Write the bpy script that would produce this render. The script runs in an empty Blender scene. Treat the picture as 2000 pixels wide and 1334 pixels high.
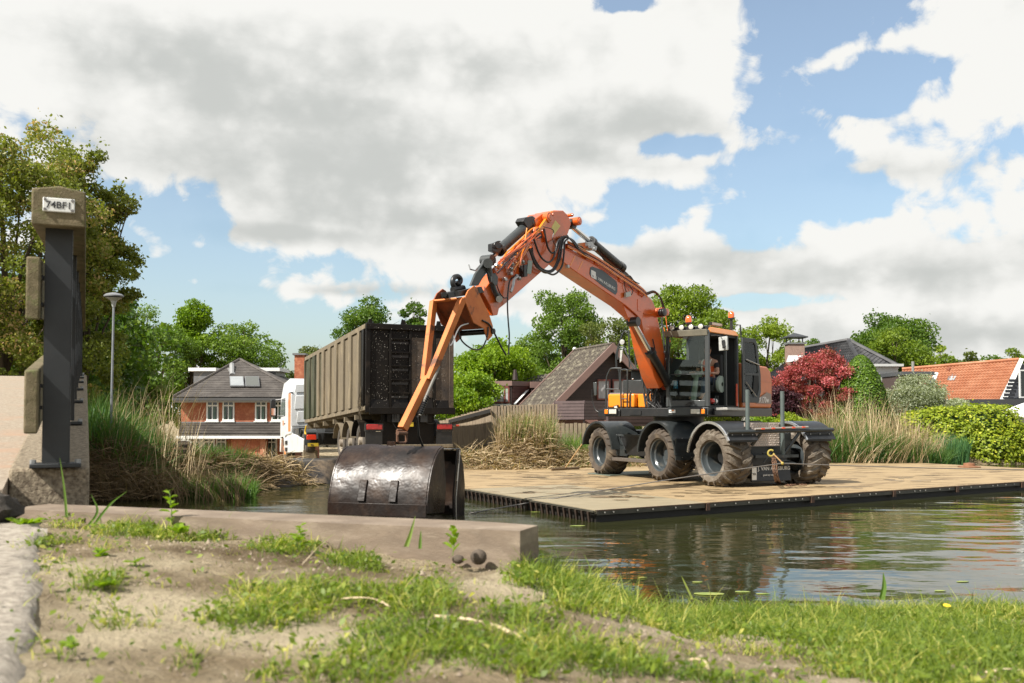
import bpy, math, random
import numpy as np
from mathutils import Vector, Matrix, noise as mnoise
rng = np.random.default_rng(7); random.seed(7)
R = math.radians
scene = bpy.context.scene
COL = scene.collection

# ------------------------------------------------------------------ camera
CZ = 1.68; FPX = 1944.0; PITCH = R(2.0); PY0 = 812 - FPX*math.tan(PITCH)
cam = bpy.data.cameras.new('camera'); cam.lens = 35; cam.sensor_width = 36.0
cam.lens = 36.0*FPX/2000; cam.shift_y = (PY0-667)/2000.0
cam.clip_start = 0.05; cam.clip_end = 6000
cam.dof.use_dof = True; cam.dof.focus_distance = 20.0; cam.dof.aperture_fstop = 6.3
camo = bpy.data.objects.new('camera', cam); COL.objects.link(camo)
camo.location = (0, 0, CZ); camo.rotation_euler = (R(90)+PITCH, 0, 0)
scene.camera = camo

# ------------------------------------------------------------------ light
SUN_TO = Vector((-1.0, -0.80, 1.32)).normalized()
sl = bpy.data.lights.new('sun', 'SUN'); sl.energy = 5.0; sl.angle = R(0.53); sl.color = (1.0, .945, .86)
so = bpy.data.objects.new('sun', sl); COL.objects.link(so)
so.location = SUN_TO*50; so.rotation_euler = SUN_TO.to_track_quat('Z', 'Y').to_euler()
scene.view_settings.view_transform = 'Standard'; scene.view_settings.look = 'None'
scene.view_settings.exposure = 0.72; scene.view_settings.gamma = 1.0
scene.view_settings.use_curve_mapping = False
scene.cycles.use_denoising = True
scene.cycles.max_bounces = 8; scene.cycles.transparent_max_bounces = 12
scene.cycles.caustics_reflective = False; scene.cycles.caustics_refractive = False

def rdir(px, py):
    f = Vector((0, math.cos(PITCH), math.sin(PITCH))); u = Vector((0, -math.sin(PITCH), math.cos(PITCH)))
    return f + Vector(((px-1000)/FPX, 0, 0)) - u*((py-PY0)/FPX)
CAMP = Vector((0, 0, CZ))
def at(px, py, D):
    d = rdir(px, py); return CAMP + d*(D/d.y)
def pp(px, py, P0, n):
    d = rdir(px, py); n = Vector(n); return CAMP + d*((Vector(P0)-CAMP).dot(n)/d.dot(n))
def gz(px, py, z):
    d = rdir(px, py); return CAMP + d*((z-CZ)/d.z)

# ------------------------------------------------------------------ sky
W = bpy.data.worlds.new('World'); scene.world = W; W.use_nodes = True
nt = W.node_tree; N = nt.nodes; L = nt.links; N.clear()
def nn(tree, t, **kw):
    n = tree.nodes.new(t)
    for k, v in kw.items(): setattr(n, k, v)
    return n
def wmath(op, a, b=None, c=None, clamp=False):
    n = nn(nt, 'ShaderNodeMath', operation=op); n.use_clamp = clamp
    for i, v in enumerate((a, b, c)):
        if v is None: continue
        if isinstance(v, (int, float)): n.inputs[i].default_value = v
        else: L.new(v, n.inputs[i])
    return n.outputs[0]
def wramp(v, a, b):
    n = nn(nt, 'ShaderNodeMapRange'); n.interpolation_type = 'SMOOTHSTEP'
    L.new(v, n.inputs[0]); n.inputs[1].default_value = a; n.inputs[2].default_value = b
    return n.outputs[0]
tc = nn(nt, 'ShaderNodeTexCoord'); DIR = tc.outputs['Generated']
sepd = nn(nt, 'ShaderNodeSeparateXYZ'); L.new(DIR, sepd.inputs[0])
def wnoise(scale, detail, rough, sc=(1, 1, 1), off=(0, 0, 0), dist=0):
    m = nn(nt, 'ShaderNodeMapping'); L.new(DIR, m.inputs[0]); m.inputs['Scale'].default_value = sc; m.inputs['Location'].default_value = off
    n = nn(nt, 'ShaderNodeTexNoise'); L.new(m.outputs[0], n.inputs['Vector'])
    n.inputs['Scale'].default_value = scale; n.inputs['Detail'].default_value = detail; n.inputs['Roughness'].default_value = rough
    n.inputs['Distortion'].default_value = dist
    return n.outputs[0]
def blob(px, py, rx, ry):
    c = rdir(px, py).normalized()
    m = nn(nt, 'ShaderNodeVectorMath', operation='SUBTRACT'); L.new(DIR, m.inputs[0]); m.inputs[1].default_value = c
    k = nn(nt, 'ShaderNodeVectorMath', operation='MULTIPLY'); L.new(m.outputs[0], k.inputs[0]); k.inputs[1].default_value = (FPX/rx, FPX/rx*.6, FPX/ry)
    l = nn(nt, 'ShaderNodeVectorMath', operation='LENGTH'); L.new(k.outputs[0], l.inputs[0])
    return wmath('SUBTRACT', 1.0, l.outputs['Value'])
def bmax(lst, floor=-1.2):
    o = None
    for b in lst:
        v = blob(*b); o = v if o is None else wmath('SMOOTH_MAX', o, v, .25)
    return wmath('MAXIMUM', o, floor)
gaps = bmax([(310, 430, 110, 60), (430, 520, 230, 42), (300, 590, 200, 75), (540, 650, 300, 80), (470, 590, 120, 40), (230, 480, 120, 60),
             (1545, 40, 60, 110), (1500, 205, 75, 110), (1515, 330, 100, 75), (1600, 400, 110, 42), (1480, 425, 90, 45),
             (1230, 400, 150, 38), (1180, 445, 70, 32), (1345, 285, 90, 22), (1735, 150, 120, 38), (1680, 20, 110, 45), (1690, 185, 70, 26),
             (1225, 5, 45, 14), (1460, 590, 150, 14), (1030, 690, 130, 60), (950, 560, 60, 20), (60, 560, 200, 90), (-250, 380, 260, 160),
             (2350, 300, 260, 120), (600, -420, 500, 160), (1800, -500, 400, 180)])
fb1 = wnoise(6.0, 10, .62, (1, 1, 1.4)); fb2 = wnoise(17, 9, .66, (1, 1, 1.2), (3, 1, 2), .5)
nz = wmath('ADD', wmath('MULTIPLY', wmath('SUBTRACT', fb1, .5), 2.7), wmath('MULTIPLY', wmath('SUBTRACT', fb2, .5), 2.4))
def wvor(scale, off):
    d_ = nn(nt, 'ShaderNodeTexNoise'); L.new(DIR, d_.inputs['Vector']); d_.inputs['Scale'].default_value = scale*.6; d_.inputs['Detail'].default_value = 4
    k = nn(nt, 'ShaderNodeVectorMath', operation='MULTIPLY_ADD'); L.new(d_.outputs['Color'], k.inputs[0]); k.inputs[1].default_value = (.9/scale,)*3; 
    s_ = nn(nt, 'ShaderNodeVectorMath', operation='ADD'); L.new(DIR, s_.inputs[0]); s_.inputs[1].default_value = off; L.new(s_.outputs[0], k.inputs[2])
    v = nn(nt, 'ShaderNodeTexVoronoi', feature='SMOOTH_F1'); v.inputs['Smoothness'].default_value = .35; v.inputs['Scale'].default_value = scale; L.new(k.outputs[0], v.inputs['Vector']); return v.outputs['Distance']
bill = wmath('ADD', wmath('MULTIPLY', wmath('SUBTRACT', wvor(13, (0, 0, 0)), .42), 1.1), wmath('ADD', wmath('MULTIPLY', wmath('SUBTRACT', wvor(32, (.3, .1, .2)), .42), .7), wmath('MULTIPLY', wmath('SUBTRACT', wvor(75, (.1, .5, .2)), .42), .35)))
nz = wmath('ADD', wmath('MULTIPLY', nz, .72), wmath('SUBTRACT', bill, .13))
fld = wmath('ADD', gaps, nz)                       # > 0 : open sky
gen = wmath('ADD', wmath('MULTIPLY', wmath('SUBTRACT', wnoise(2.2, 8, .55, (1, 1, 1.4), (5, 5, 5)), .5), 5.0), -.25)
behind = wramp(sepd.outputs[1], .62, .3)           # the sky beyond the view goes on with the same scatter
fld = wmath('ADD', wmath('MULTIPLY', fld, wmath('SUBTRACT', 1.0, behind)), wmath('MULTIPLY', gen, behind))
cover = wmath('MAXIMUM', wramp(fld, .34, -.20), .12)
grey = bmax([(640, 330, 420, 90), (760, 420, 230, 45), (330, 130, 260, 60), (780, 110, 300, 60), (1250, 250, 260, 60), (930, 375, 150, 50),
             (1850, 530, 330, 48), (1790, 335, 170, 32), (1320, 500, 200, 35), (1900, 655, 300, 40), (1150, 300, 160, 50), (520, 210, 250, 50),
             (1300, 590, 300, 25), (560, 455, 240, 22), (700, 570, 300, 16), (1000, 470, 200, 30)], -.6)
gr = wmath('ADD', wmath('MULTIPLY', grey, .62), wmath('MULTIPLY', wmath('SUBTRACT', wnoise(4.2, 8, .62, (1, 1, 2.0), (9, 2, 4)), .5), 2.3))
gr = wmath('ADD', gr, wmath('ADD', wmath('MULTIPLY', wmath('SUBTRACT', fb2, .5), .5), wmath('MULTIPLY', bill, .68)))
edge = wramp(fld, -1.3, -.15)                      # thin cloud edges stay bright
gr = wmath('SUBTRACT', gr, wmath('MULTIPLY', edge, .25))
gmix = wramp(gr, -.30, .80)
cm = nn(nt, 'ShaderNodeMix', data_type='RGBA'); L.new(gmix, cm.inputs[0])
cm.inputs[6].default_value = (.60, .597, .575, 1); cm.inputs[7].default_value = (.385, .395, .38, 1)
bgc = nn(nt, 'ShaderNodeBackground'); L.new(cm.outputs[2], bgc.inputs[0]); bgc.inputs[1].default_value = .95
sky = nn(nt, 'ShaderNodeTexSky', sky_type='NISHITA'); sky.sun_disc = False
sky.sun_elevation = math.asin(SUN_TO.z); sky.sun_rotation = math.atan2(SUN_TO.x, SUN_TO.y)
sky.air_density = 1.0; sky.dust_density = 2.0; sky.ozone_density = 1.2
bgs = nn(nt, 'ShaderNodeBackground'); stn = nn(nt, 'ShaderNodeMix', data_type='RGBA', blend_type='MULTIPLY'); stn.inputs[0].default_value = 1; L.new(sky.outputs[0], stn.inputs[6]); stn.inputs[7].default_value = (.98, 1.02, .98, 1); L.new(stn.outputs[2], bgs.inputs[0]); bgs.inputs[1].default_value = .11
mx = nn(nt, 'ShaderNodeMixShader'); L.new(cover, mx.inputs[0]); L.new(bgs.outputs[0], mx.inputs[1]); L.new(bgc.outputs[0], mx.inputs[2])
wo = nn(nt, 'ShaderNodeOutputWorld'); L.new(mx.outputs[0], wo.inputs[0])
W.cycles.sampling_method = 'MANUAL'; W.cycles.sample_map_resolution = 512

# ------------------------------------------------------------------ materials
def M(name, c1, c2=None, scale=3, rough=.6, metal=0, bump=0, bscale=25, c3=None, s3=1.0, t3=.55, sc=(1, 1, 1), coat=0, spec=.5, rvar=0, w3=.08, bdist=.02, bdet=8):
    m = bpy.data.materials.new(name); m.use_nodes = True; t = m.node_tree; n = t.nodes; l = t.links
    p = n['Principled BSDF']; p.inputs['Roughness'].default_value = rough; p.inputs['Metallic'].default_value = metal
    p.inputs['Specular IOR Level'].default_value = spec
    p.inputs['Coat Weight'].default_value = coat; p.inputs['Coat Roughness'].default_value = .12
    co = nn(t, 'ShaderNodeNewGeometry').outputs['Position']
    mp = nn(t, 'ShaderNodeMapping'); l.new(co, mp.inputs[0]); mp.inputs['Scale'].default_value = sc
    def noi(s, d=6, r=.6):
        k = nn(t, 'ShaderNodeTexNoise'); l.new(mp.outputs[0], k.inputs['Vector']); k.inputs['Scale'].default_value = s; k.inputs['Detail'].default_value = d; k.inputs['Roughness'].default_value = r; return k.outputs[0]
    def mixc(f, a, b):
        k = nn(t, 'ShaderNodeMix', data_type='RGBA'); l.new(f, k.inputs[0])
        for i, v in ((6, a), (7, b)):
            if isinstance(v, tuple): k.inputs[i].default_value = (*v, 1)
            else: l.new(v, k.inputs[i])
        return k.outputs[2]
    def rng_(v, a, b):
        k = nn(t, 'ShaderNodeMapRange'); l.new(v, k.inputs[0]); k.inputs[1].default_value = a; k.inputs[2].default_value = b; return k.outputs[0]
    col = None
    if c2:
        f = rng_(noi(scale), .34, .66); col = mixc(f, c1, c2)
        if rvar: 
            k = nn(t, 'ShaderNodeMapRange'); l.new(f, k.inputs[0]); k.inputs[3].default_value = rough-rvar; k.inputs[4].default_value = rough+rvar; l.new(k.outputs[0], p.inputs['Roughness'])
    if c3: col = mixc(rng_(noi(s3, 8, .65), t3-w3, t3+w3), col if col else c1, c3)
    if col: l.new(col, p.inputs['Base Color'])
    else: p.inputs['Base Color'].default_value = (*c1, 1)
    if bump:
        b = nn(t, 'ShaderNodeBump'); b.inputs['Strength'].default_value = bump; b.inputs['Distance'].default_value = bdist
        l.new(noi(bscale, bdet, .65), b.inputs['Height']); l.new(b.outputs[0], p.inputs['Normal'])
    return m
def leafmat(name, c1, c2, c3=None, trans=.35, rough=.5):
    m = bpy.data.materials.new(name); m.use_nodes = True; t = m.node_tree; n = t.nodes; l = t.links; n.clear()
    a = nn(t, 'ShaderNodeAttribute', attribute_name='tint')
    r = nn(t, 'ShaderNodeValToRGB'); l.new(a.outputs['Fac'], r.inputs[0])
    r.color_ramp.elements[0].color = (*c1, 1); r.color_ramp.elements[1].color = (*c2, 1)
    if c3:
        e = r.color_ramp.elements.new(.78); e.color = (*c2, 1); r.color_ramp.elements[-1].color = (*c3, 1)
    d = nn(t, 'ShaderNodeBsdfPrincipled'); d.inputs['Roughness'].default_value = rough; d.inputs['Specular IOR Level'].default_value = .35; l.new(r.outputs[0], d.inputs['Base Color'])
    tr = nn(t, 'ShaderNodeBsdfTranslucent')
    hs = nn(t, 'ShaderNodeMix', data_type='RGBA'); hs.blend_type = 'MULTIPLY'; hs.inputs[0].default_value = 1; l.new(r.outputs[0], hs.inputs[6]); hs.inputs[7].default_value = (1.5, 1.6, .7, 1)
    l.new(hs.outputs[2], tr.inputs[0])
    x = nn(t, 'ShaderNodeMixShader'); x.inputs[0].default_value = trans; l.new(d.outputs[0], x.inputs[1]); l.new(tr.outputs[0], x.inputs[2])
    o = nn(t, 'ShaderNodeOutputMaterial'); l.new(x.outputs[0], o.inputs[0])
    return m
def glassmat(name, tint=(.8, .85, .82), refl=1.0, ior=1.5):
    m = bpy.data.materials.new(name); m.use_nodes = True; t = m.node_tree; n = t.nodes; l = t.links; n.clear()
    tr = nn(t, 'ShaderNodeBsdfTransparent'); tr.inputs[0].default_value = (*tint, 1)
    g = nn(t, 'ShaderNodeBsdfGlossy'); g.inputs['Roughness'].default_value = .02; g.inputs[0].default_value = (.9, .95, .95, 1)
    f = nn(t, 'ShaderNodeFresnel'); f.inputs[0].default_value = ior
    k = nn(t, 'ShaderNodeMath', operation='MULTIPLY'); l.new(f.outputs[0], k.inputs[0]); k.inputs[1].default_value = refl
    x = nn(t, 'ShaderNodeMixShader'); l.new(k.outputs[0], x.inputs[0]); l.new(tr.outputs[0], x.inputs[1]); l.new(g.outputs[0], x.inputs[2])
    o = nn(t, 'ShaderNodeOutputMaterial'); l.new(x.outputs[0], o.inputs[0]); return m
def emis(name, c, s):
    m = bpy.data.materials.new(name); m.use_nodes = True; p = m.node_tree.nodes['Principled BSDF']
    p.inputs['Base Color'].default_value = (*c, 1); p.inputs['Emission Color'].default_value = (*c, 1); p.inputs['Emission Strength'].default_value = s; return m

# ------------------------------------------------------------------ mesh building
WL = {}
def link(o, parent=None):
    COL.objects.link(o)
    if parent is not None:
        o.parent = parent; o.matrix_parent_inverse = Matrix.Translation(-WL[parent.name])
    return o
def mesh_np(name, V, F, mat, parent=None, tint=None, smooth=False, origin=None):
    """V (n,3) array, F (m,k) array of equal-size faces"""
    V = np.asarray(V, float); F = np.asarray(F)
    if origin is None:
        mn, mx_ = V.min(0), V.max(0); origin = np.array([(mn[0]+mx_[0])/2, (mn[1]+mx_[1])/2, mn[2]])
    me = bpy.data.meshes.new(name); n, k = F.shape
    me.vertices.add(len(V)); me.vertices.foreach_set('co', (V-origin).astype(np.float32).ravel())
    me.loops.add(n*k); me.loops.foreach_set('vertex_index', F.astype(np.int32).ravel())
    me.polygons.add(n); me.polygons.foreach_set('loop_start', np.arange(0, n*k, k, dtype=np.int32))
    try: me.polygons.foreach_set('loop_total', np.full(n, k, dtype=np.int32))
    except Exception: pass
    me.update(calc_edges=True); me.validate()
    if tint is not None:
        a = me.attributes.new('tint', 'FLOAT', 'FACE'); a.data.foreach_set('value', np.asarray(tint, np.float32))
    if smooth: me.polygons.foreach_set('use_smooth', np.ones(n, bool))
    me.materials.append(mat)
    o = bpy.data.objects.new(name, me); o.location = origin; WL[o.name] = Vector(origin)
    link(o, parent); WL[o.name] = Vector(origin); return o
def tag(o, label=None, cat=None, group=None, kind=None):
    if label: o['label'] = label
    if cat: o['category'] = cat
    if group: o['group'] = group
    if kind: o['kind'] = kind
    return o
def empty(name, loc, label=None, cat=None, group=None, parent=None):
    o = bpy.data.objects.new(name, None); o.empty_display_size = .2; o.location = loc
    link(o, parent); WL[o.name] = Vector(loc)
    return tag(o, label, cat, group)
class MB:
    def __init__(s): s.v = []; s.f = []
    def add(s, vs, fs):
        b = len(s.v); s.v += [tuple(v) for v in vs]; s.f += [tuple(i+b for i in f) for f in fs]; return s
    def hexa(s, p):   # 8 points: bottom 0-3, top 4-7
        return s.add(p, [(3, 2, 1, 0), (4, 5, 6, 7), (0, 1, 5, 4), (1, 2, 6, 5), (2, 3, 7, 6), (3, 0, 4, 7)])
    def box(s, o, X, Y, Z):   # corner o and three edge vectors
        o = Vector(o); X = Vector(X); Y = Vector(Y); Z = Vector(Z)
        return s.hexa([o, o+X, o+X+Y, o+Y, o+Z, o+X+Z, o+X+Y+Z, o+Y+Z])
    def cbox(s, c, sx, sy, sz, ax=(1, 0, 0), ay=(0, 1, 0), az=(0, 0, 1)):
        X = Vector(ax)*sx; Y = Vector(ay)*sy; Z = Vector(az)*sz
        return s.box(Vector(c)-X/2-Y/2-Z/2, X, Y, Z)
    def prism(s, poly, ext):
        n = len(poly); e = Vector(ext); a = [Vector(p) for p in poly]; b = [p+e for p in a]
        s.add(a+b, [tuple(range(n-1, -1, -1)), tuple(range(n, 2*n))]+[(i, (i+1) % n, n+(i+1) % n, n+i) for i in range(n)]); return s
    def tube(s, pts, r, n=8, cap=True):
        pts = [Vector(p) for p in pts]; k = len(pts); rr = r if isinstance(r, (list, tuple)) else [r]*k
        vs = []; up = None
        for i, p in enumerate(pts):
            d = (pts[min(i+1, k-1)]-pts[max(i-1, 0)]).normalized()
            if up is None:
                up = Vector((0, 0, 1)) if abs(d.z) < .9 else Vector((1, 0, 0))
            x = d.cross(up).normalized(); up = x.cross(d).normalized()
            for j in range(n):
                a = 2*math.pi*j/n; vs.append(p+(x*math.cos(a)+up*math.sin(a))*rr[i])
        fs = [(i*n+j, i*n+(j+1) % n, (i+1)*n+(j+1) % n, (i+1)*n+j) for i in range(k-1) for j in range(n)]
        if cap: fs += [tuple(range(n-1, -1, -1)), tuple((k-1)*n+j for j in range(n))]
        return s.add(vs, fs)
    def cyl(s, a, b, r, r2=None, n=16): return s.tube([a, b], [r, r if r2 is None else r2], n)
    def lathe(s, c, axis, prof, n=32, close=False, ref=None):
        """prof: list of (distance along axis, radius)"""
        c = Vector(c); ax = Vector(axis).normalized(); r_ = Vector(ref) if ref else (Vector((0, 0, 1)) if abs(ax.z) < .9 else Vector((1, 0, 0)))
        x = ax.cross(r_).normalized(); y = ax.cross(x); k = len(prof)
        vs = [c+ax*h+(x*math.cos(2*math.pi*j/n)+y*math.sin(2*math.pi*j/n))*rad for h, rad in prof for j in range(n)]
        kk = k if close else k-1
        fs = [(i*n+j, i*n+(j+1) % n, ((i+1) % k)*n+(j+1) % n, ((i+1) % k)*n+j) for i in range(kk) for j in range(n)]
        return s.add(vs, fs)
    def arc(s, c, ax, x, y, r, w, a0, a1, th=.012, n=20, off=0):
        """arched sheet: centre c, axis ax (its width w runs along it)"""
        c = Vector(c); vs = []
        for i in range(n+1):
            a = R(a0+(a1-a0)*i/n); d = Vector(x)*math.cos(a)+Vector(y)*math.sin(a)
            for rr in (r, r+th):
                for h in (off, off+w): vs.append(c+d*rr+Vector(ax)*h)
        fs = []
        for i in range(n):
            b = i*4; e = b+4
            fs += [(b, e, e+1, b+1), (b+2, b+3, e+3, e+2), (b, b+2, e+2, e), (b+1, e+1, e+3, b+3)]
        fs += [(0, 1, 3, 2), (n*4, n*4+2, n*4+3, n*4+1)]
        return s.add(vs, fs)
    def ball(s, c, r, n=10, sz=1.0):
        c = Vector(c); vs = []; m = n//2+1
        for i in range(m):
            t = math.pi*i/(m-1)
            for j in range(n): vs.append(c+Vector((math.sin(t)*math.cos(2*math.pi*j/n)*r, math.sin(t)*math.sin(2*math.pi*j/n)*r, math.cos(t)*r*sz)))
        return s.add(vs, [(i*n+j, (i+1)*n+j, (i+1)*n+(j+1) % n, i*n+(j+1) % n) for i in range(m-1) for j in range(n)])
    def build(s, name, mat, parent=None, smooth=None, bevel=0, origin=None, local=False, seg=2):
        V = np.array(s.v, float)
        mn, mx_ = V.min(0), V.max(0)
        if origin is None: origin = (0, 0, 0) if local else ((mn[0]+mx_[0])/2, (mn[1]+mx_[1])/2, mn[2])
        origin = Vector(origin)
        me = bpy.data.meshes.new(name); me.from_pydata([Vector(v)-origin for v in s.v], [], s.f)
        me.validate(); me.update()
        me.materials.append(mat)
        if smooth:
            me.polygons.foreach_set('use_smooth', np.ones(len(me.polygons), bool))
            me.set_sharp_from_angle(angle=R(smooth if smooth is not True else 40))
        o = bpy.data.objects.new(name, me); o.location = origin
        if local:
            COL.objects.link(o); o.parent = parent
        else: link(o, parent)
        WL[o.name] = origin
        if bevel:
            b = o.modifiers.new('bevel', 'BEVEL'); b.width = bevel; b.segments = seg; b.limit_method = 'ANGLE'; b.angle_limit = R(35)
            me.polygons.foreach_set('use_smooth', np.ones(len(me.polygons), bool))
            me.set_sharp_from_angle(angle=R(60))
        return o
def copy_tree(o, parent=None):
    c = o.copy(); COL.objects.link(c); WL[c.name] = WL.get(o.name, Vector()).copy()
    if parent is not None: c.parent = parent
    for ch in list(o.children): copy_tree(ch, c)
    return c
def text_mesh(name, body, size, origin, X, Y, mat, parent, thick=.002, align='LEFT'):
    """flat lettering: X runs along the line, Y up"""
    cu = bpy.data.curves.new(name, 'FONT'); cu.body = body; cu.size = size; cu.extrude = thick; cu.align_x = align; cu.resolution_u = 2; cu.offset = size*.014
    ob = bpy.data.objects.new(name, cu); COL.objects.link(ob)
    dg = bpy.context.evaluated_depsgraph_get(); me = bpy.data.meshes.new_from_object(ob.evaluated_get(dg))
    bpy.data.objects.remove(ob); 
    X = Vector(X).normalized(); Y = Vector(Y).normalized(); Z = X.cross(Y)
    mt = Matrix((( X.x, Y.x, Z.x, 0), (X.y, Y.y, Z.y, 0), (X.z, Y.z, Z.z, 0), (0, 0, 0, 1)))
    me.transform(mt); me.materials.clear(); me.materials.append(mat); me.name = name
    o = bpy.data.objects.new(name, me); o.location = origin; link(o, parent); WL[o.name] = Vector(origin); return o
def spl(pts, n=6):
    """smooth Catmull-Rom path through points"""
    P = [Vector(p) for p in pts]; P = [P[0]*2-P[1]]+P+[P[-1]*2-P[-2]]; out = []
    for i in range(1, len(P)-2):
        for k in range(n):
            t = k/n; a, b, c, d = P[i-1:i+3]
            out.append(.5*((2*b)+(c-a)*t+(2*a-5*b+4*c-d)*t*t+(3*b-a-3*c+d)*t**3))
    out.append(P[-2]); return out
def catenary(a, b, sag, n=14):
    a = Vector(a); b = Vector(b)
    return [a.lerp(b, i/n)-Vector((0, 0, sag*4*(i/n)*(1-i/n))) for i in range(n+1)]
# ------------------------------------------------------------------ terrain
FBX = [-400, -60, -12, -9, -7.7, -6.1, -4.6, -3.9, 0, 4, 8, 10, 14, 20, 60, 400]
FBY = [14, 14, 17.5, 19.3, 20.2, 22.9, 24.6, 26.6, 27.3, 29.3, 30.8, 32.2, 34.0, 35.2, 37, 37]
LPX = [-400, -1.95, -1.69, .02, .3, .8, 1.4, 2.06, 4, 10, 40, 400]
LPY = [3.45, 3.45, 3.5, 2.86, 3.2, 3.55, 3.75, 4.0, 5.0, 7.5, 12, 20]
def near_z(x, y):
    z = 1.335 - .052*np.clip(x+1.5, 0, 1.5) - .02*np.clip(x, 0, 6) - .035*np.clip(2.3-y, 0, 1)
    return z - .085*np.clip(y-1.4, 0, 5)*np.clip((x-.03)/.45, 0, 1)*1.45
def zroad(x, y):
    s = (x+4)*-.3697+(y-27)*.929
    return .52-.045*np.clip(s, 0, 40)
def H(x, y):
    x = np.asarray(x, float); y = np.asarray(y, float)
    lp = np.interp(x, LPX, LPY); fb = np.interp(x, FBX, FBY)
    slope = np.where(x < .1, 5.0, .8)
    zn = near_z(x, np.minimum(y, lp)) - slope*np.clip(y-lp, 0, 3)
    wl = np.clip((x+2.5)/3.5, 0, 1); wl = wl*wl*(3-2*wl)      # 0 left land, 1 right land
    zr = zroad(x, y)*(1-wl)+wl*(.42-.02*np.clip(y-30, 0, 40))
    bump = .55*np.exp(-((x+11.6)/3.2)**4)*np.exp(-((y-22.5)/3.2)**2) + .2*np.exp(-((x+6.2)/1.2)**2)*np.exp(-((y-24.5)/1.0)**2)*0
    zf = np.minimum(zr+bump, -.25+(y-fb)*np.where(x < -3.5, .62, .5)+.25)
    zf = np.where(y < fb, -.5*np.clip(fb-y, 0, 1.2), zf)
    return np.where(y < (lp+fb)/2, np.maximum(zn, -.8), np.maximum(zf, np.where(y > fb+1, -3, -.8)))
def Hs(x, y): return float(H(x, y))
def axis(lo, hi, segs):
    out = []
    for a, b, d in segs: out += list(np.arange(a, b, d))
    return np.array(out+[hi])
xs = axis(0, 1500, [(-1500, -200, 130), (-200, -40, 16), (-40, -14, 1.6), (-14, -3, .35), (-3, 3.2, .035), (3.2, 16, .4), (16, 44, 2), (44, 200, 14), (200, 1500, 130)])
ys = axis(0, 1500, [(-300, -20, 60), (-20, 1.0, 1.5), (1.0, 5.2, .035), (5.2, 18, .5), (18, 38, .3), (38, 90, 3), (90, 1500, 90)])
gx, gy = np.meshgrid(xs, ys); hz = H(gx, gy)
# small lumps in the soil of the near bank, and clods
def vnoise(x, y, s, seed=0):
    out = np.empty(x.size); xf = x.ravel()*s+seed; yf = y.ravel()*s-seed
    for i in range(x.size): out[i] = mnoise.noise((xf[i], yf[i], seed*.37))
    return out.reshape(x.shape)
near = (np.abs(gx) < 3.3) & (gy > .9) & (gy < 5.3)
ii = np.where(near)
nx_, ny_ = gx[ii], gy[ii]
hz[ii] += .016*vnoise(nx_, ny_, 2.6, 1)+.009*vnoise(nx_, ny_, 8, 2)+.006*vnoise(nx_, ny_, 22, 3)+.004*vnoise(nx_, ny_, 48, 4)
V = np.stack([gx.ravel(), gy.ravel(), hz.ravel()], 1); nX = len(xs); nY = len(ys)
a = (np.arange(nY-1)[:, None]*nX+np.arange(nX-1)[None, :]).ravel()
F = np.stack([a, a+1, a+nX+1, a+nX], 1)
mg = M('soil', (.27, .212, .132), (.125, .09, .052), scale=3.2, rough=.97, bump=.9, bscale=60, c3=(.44, .37, .25), s3=1.7, t3=.53, spec=.15, bdist=.03)
g = mesh_np('ground', V, F, mg, smooth=True, origin=(0, 0, 0)); tag(g, kind='structure')

def sheet(name, poly_x, poly_y, nx, ny, fn, mat, lift=.004, smooth=True):
    u = np.linspace(0, 1, nx); v = np.linspace(0, 1, ny); U, Vv = np.meshgrid(u, v)
    c = [np.array(p, float) for p in zip(poly_x, poly_y)]
    P = (c[0][None, None]*((1-U)*(1-Vv))[..., None]+c[1][None, None]*(U*(1-Vv))[..., None]+c[2][None, None]*(U*Vv)[..., None]+c[3][None, None]*((1-U)*Vv)[..., None])
    Z = fn(P[..., 0], P[..., 1])+lift
    VV = np.concatenate([P.reshape(-1, 2), Z.reshape(-1, 1)], 1)
    a = (np.arange(ny-1)[:, None]*nx+np.arange(nx-1)[None, :]).ravel()
    o = mesh_np(name, VV, np.stack([a, a+1, a+nx+1, a+nx], 1), mat, smooth=smooth); tag(o, kind='structure'); return o

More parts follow.
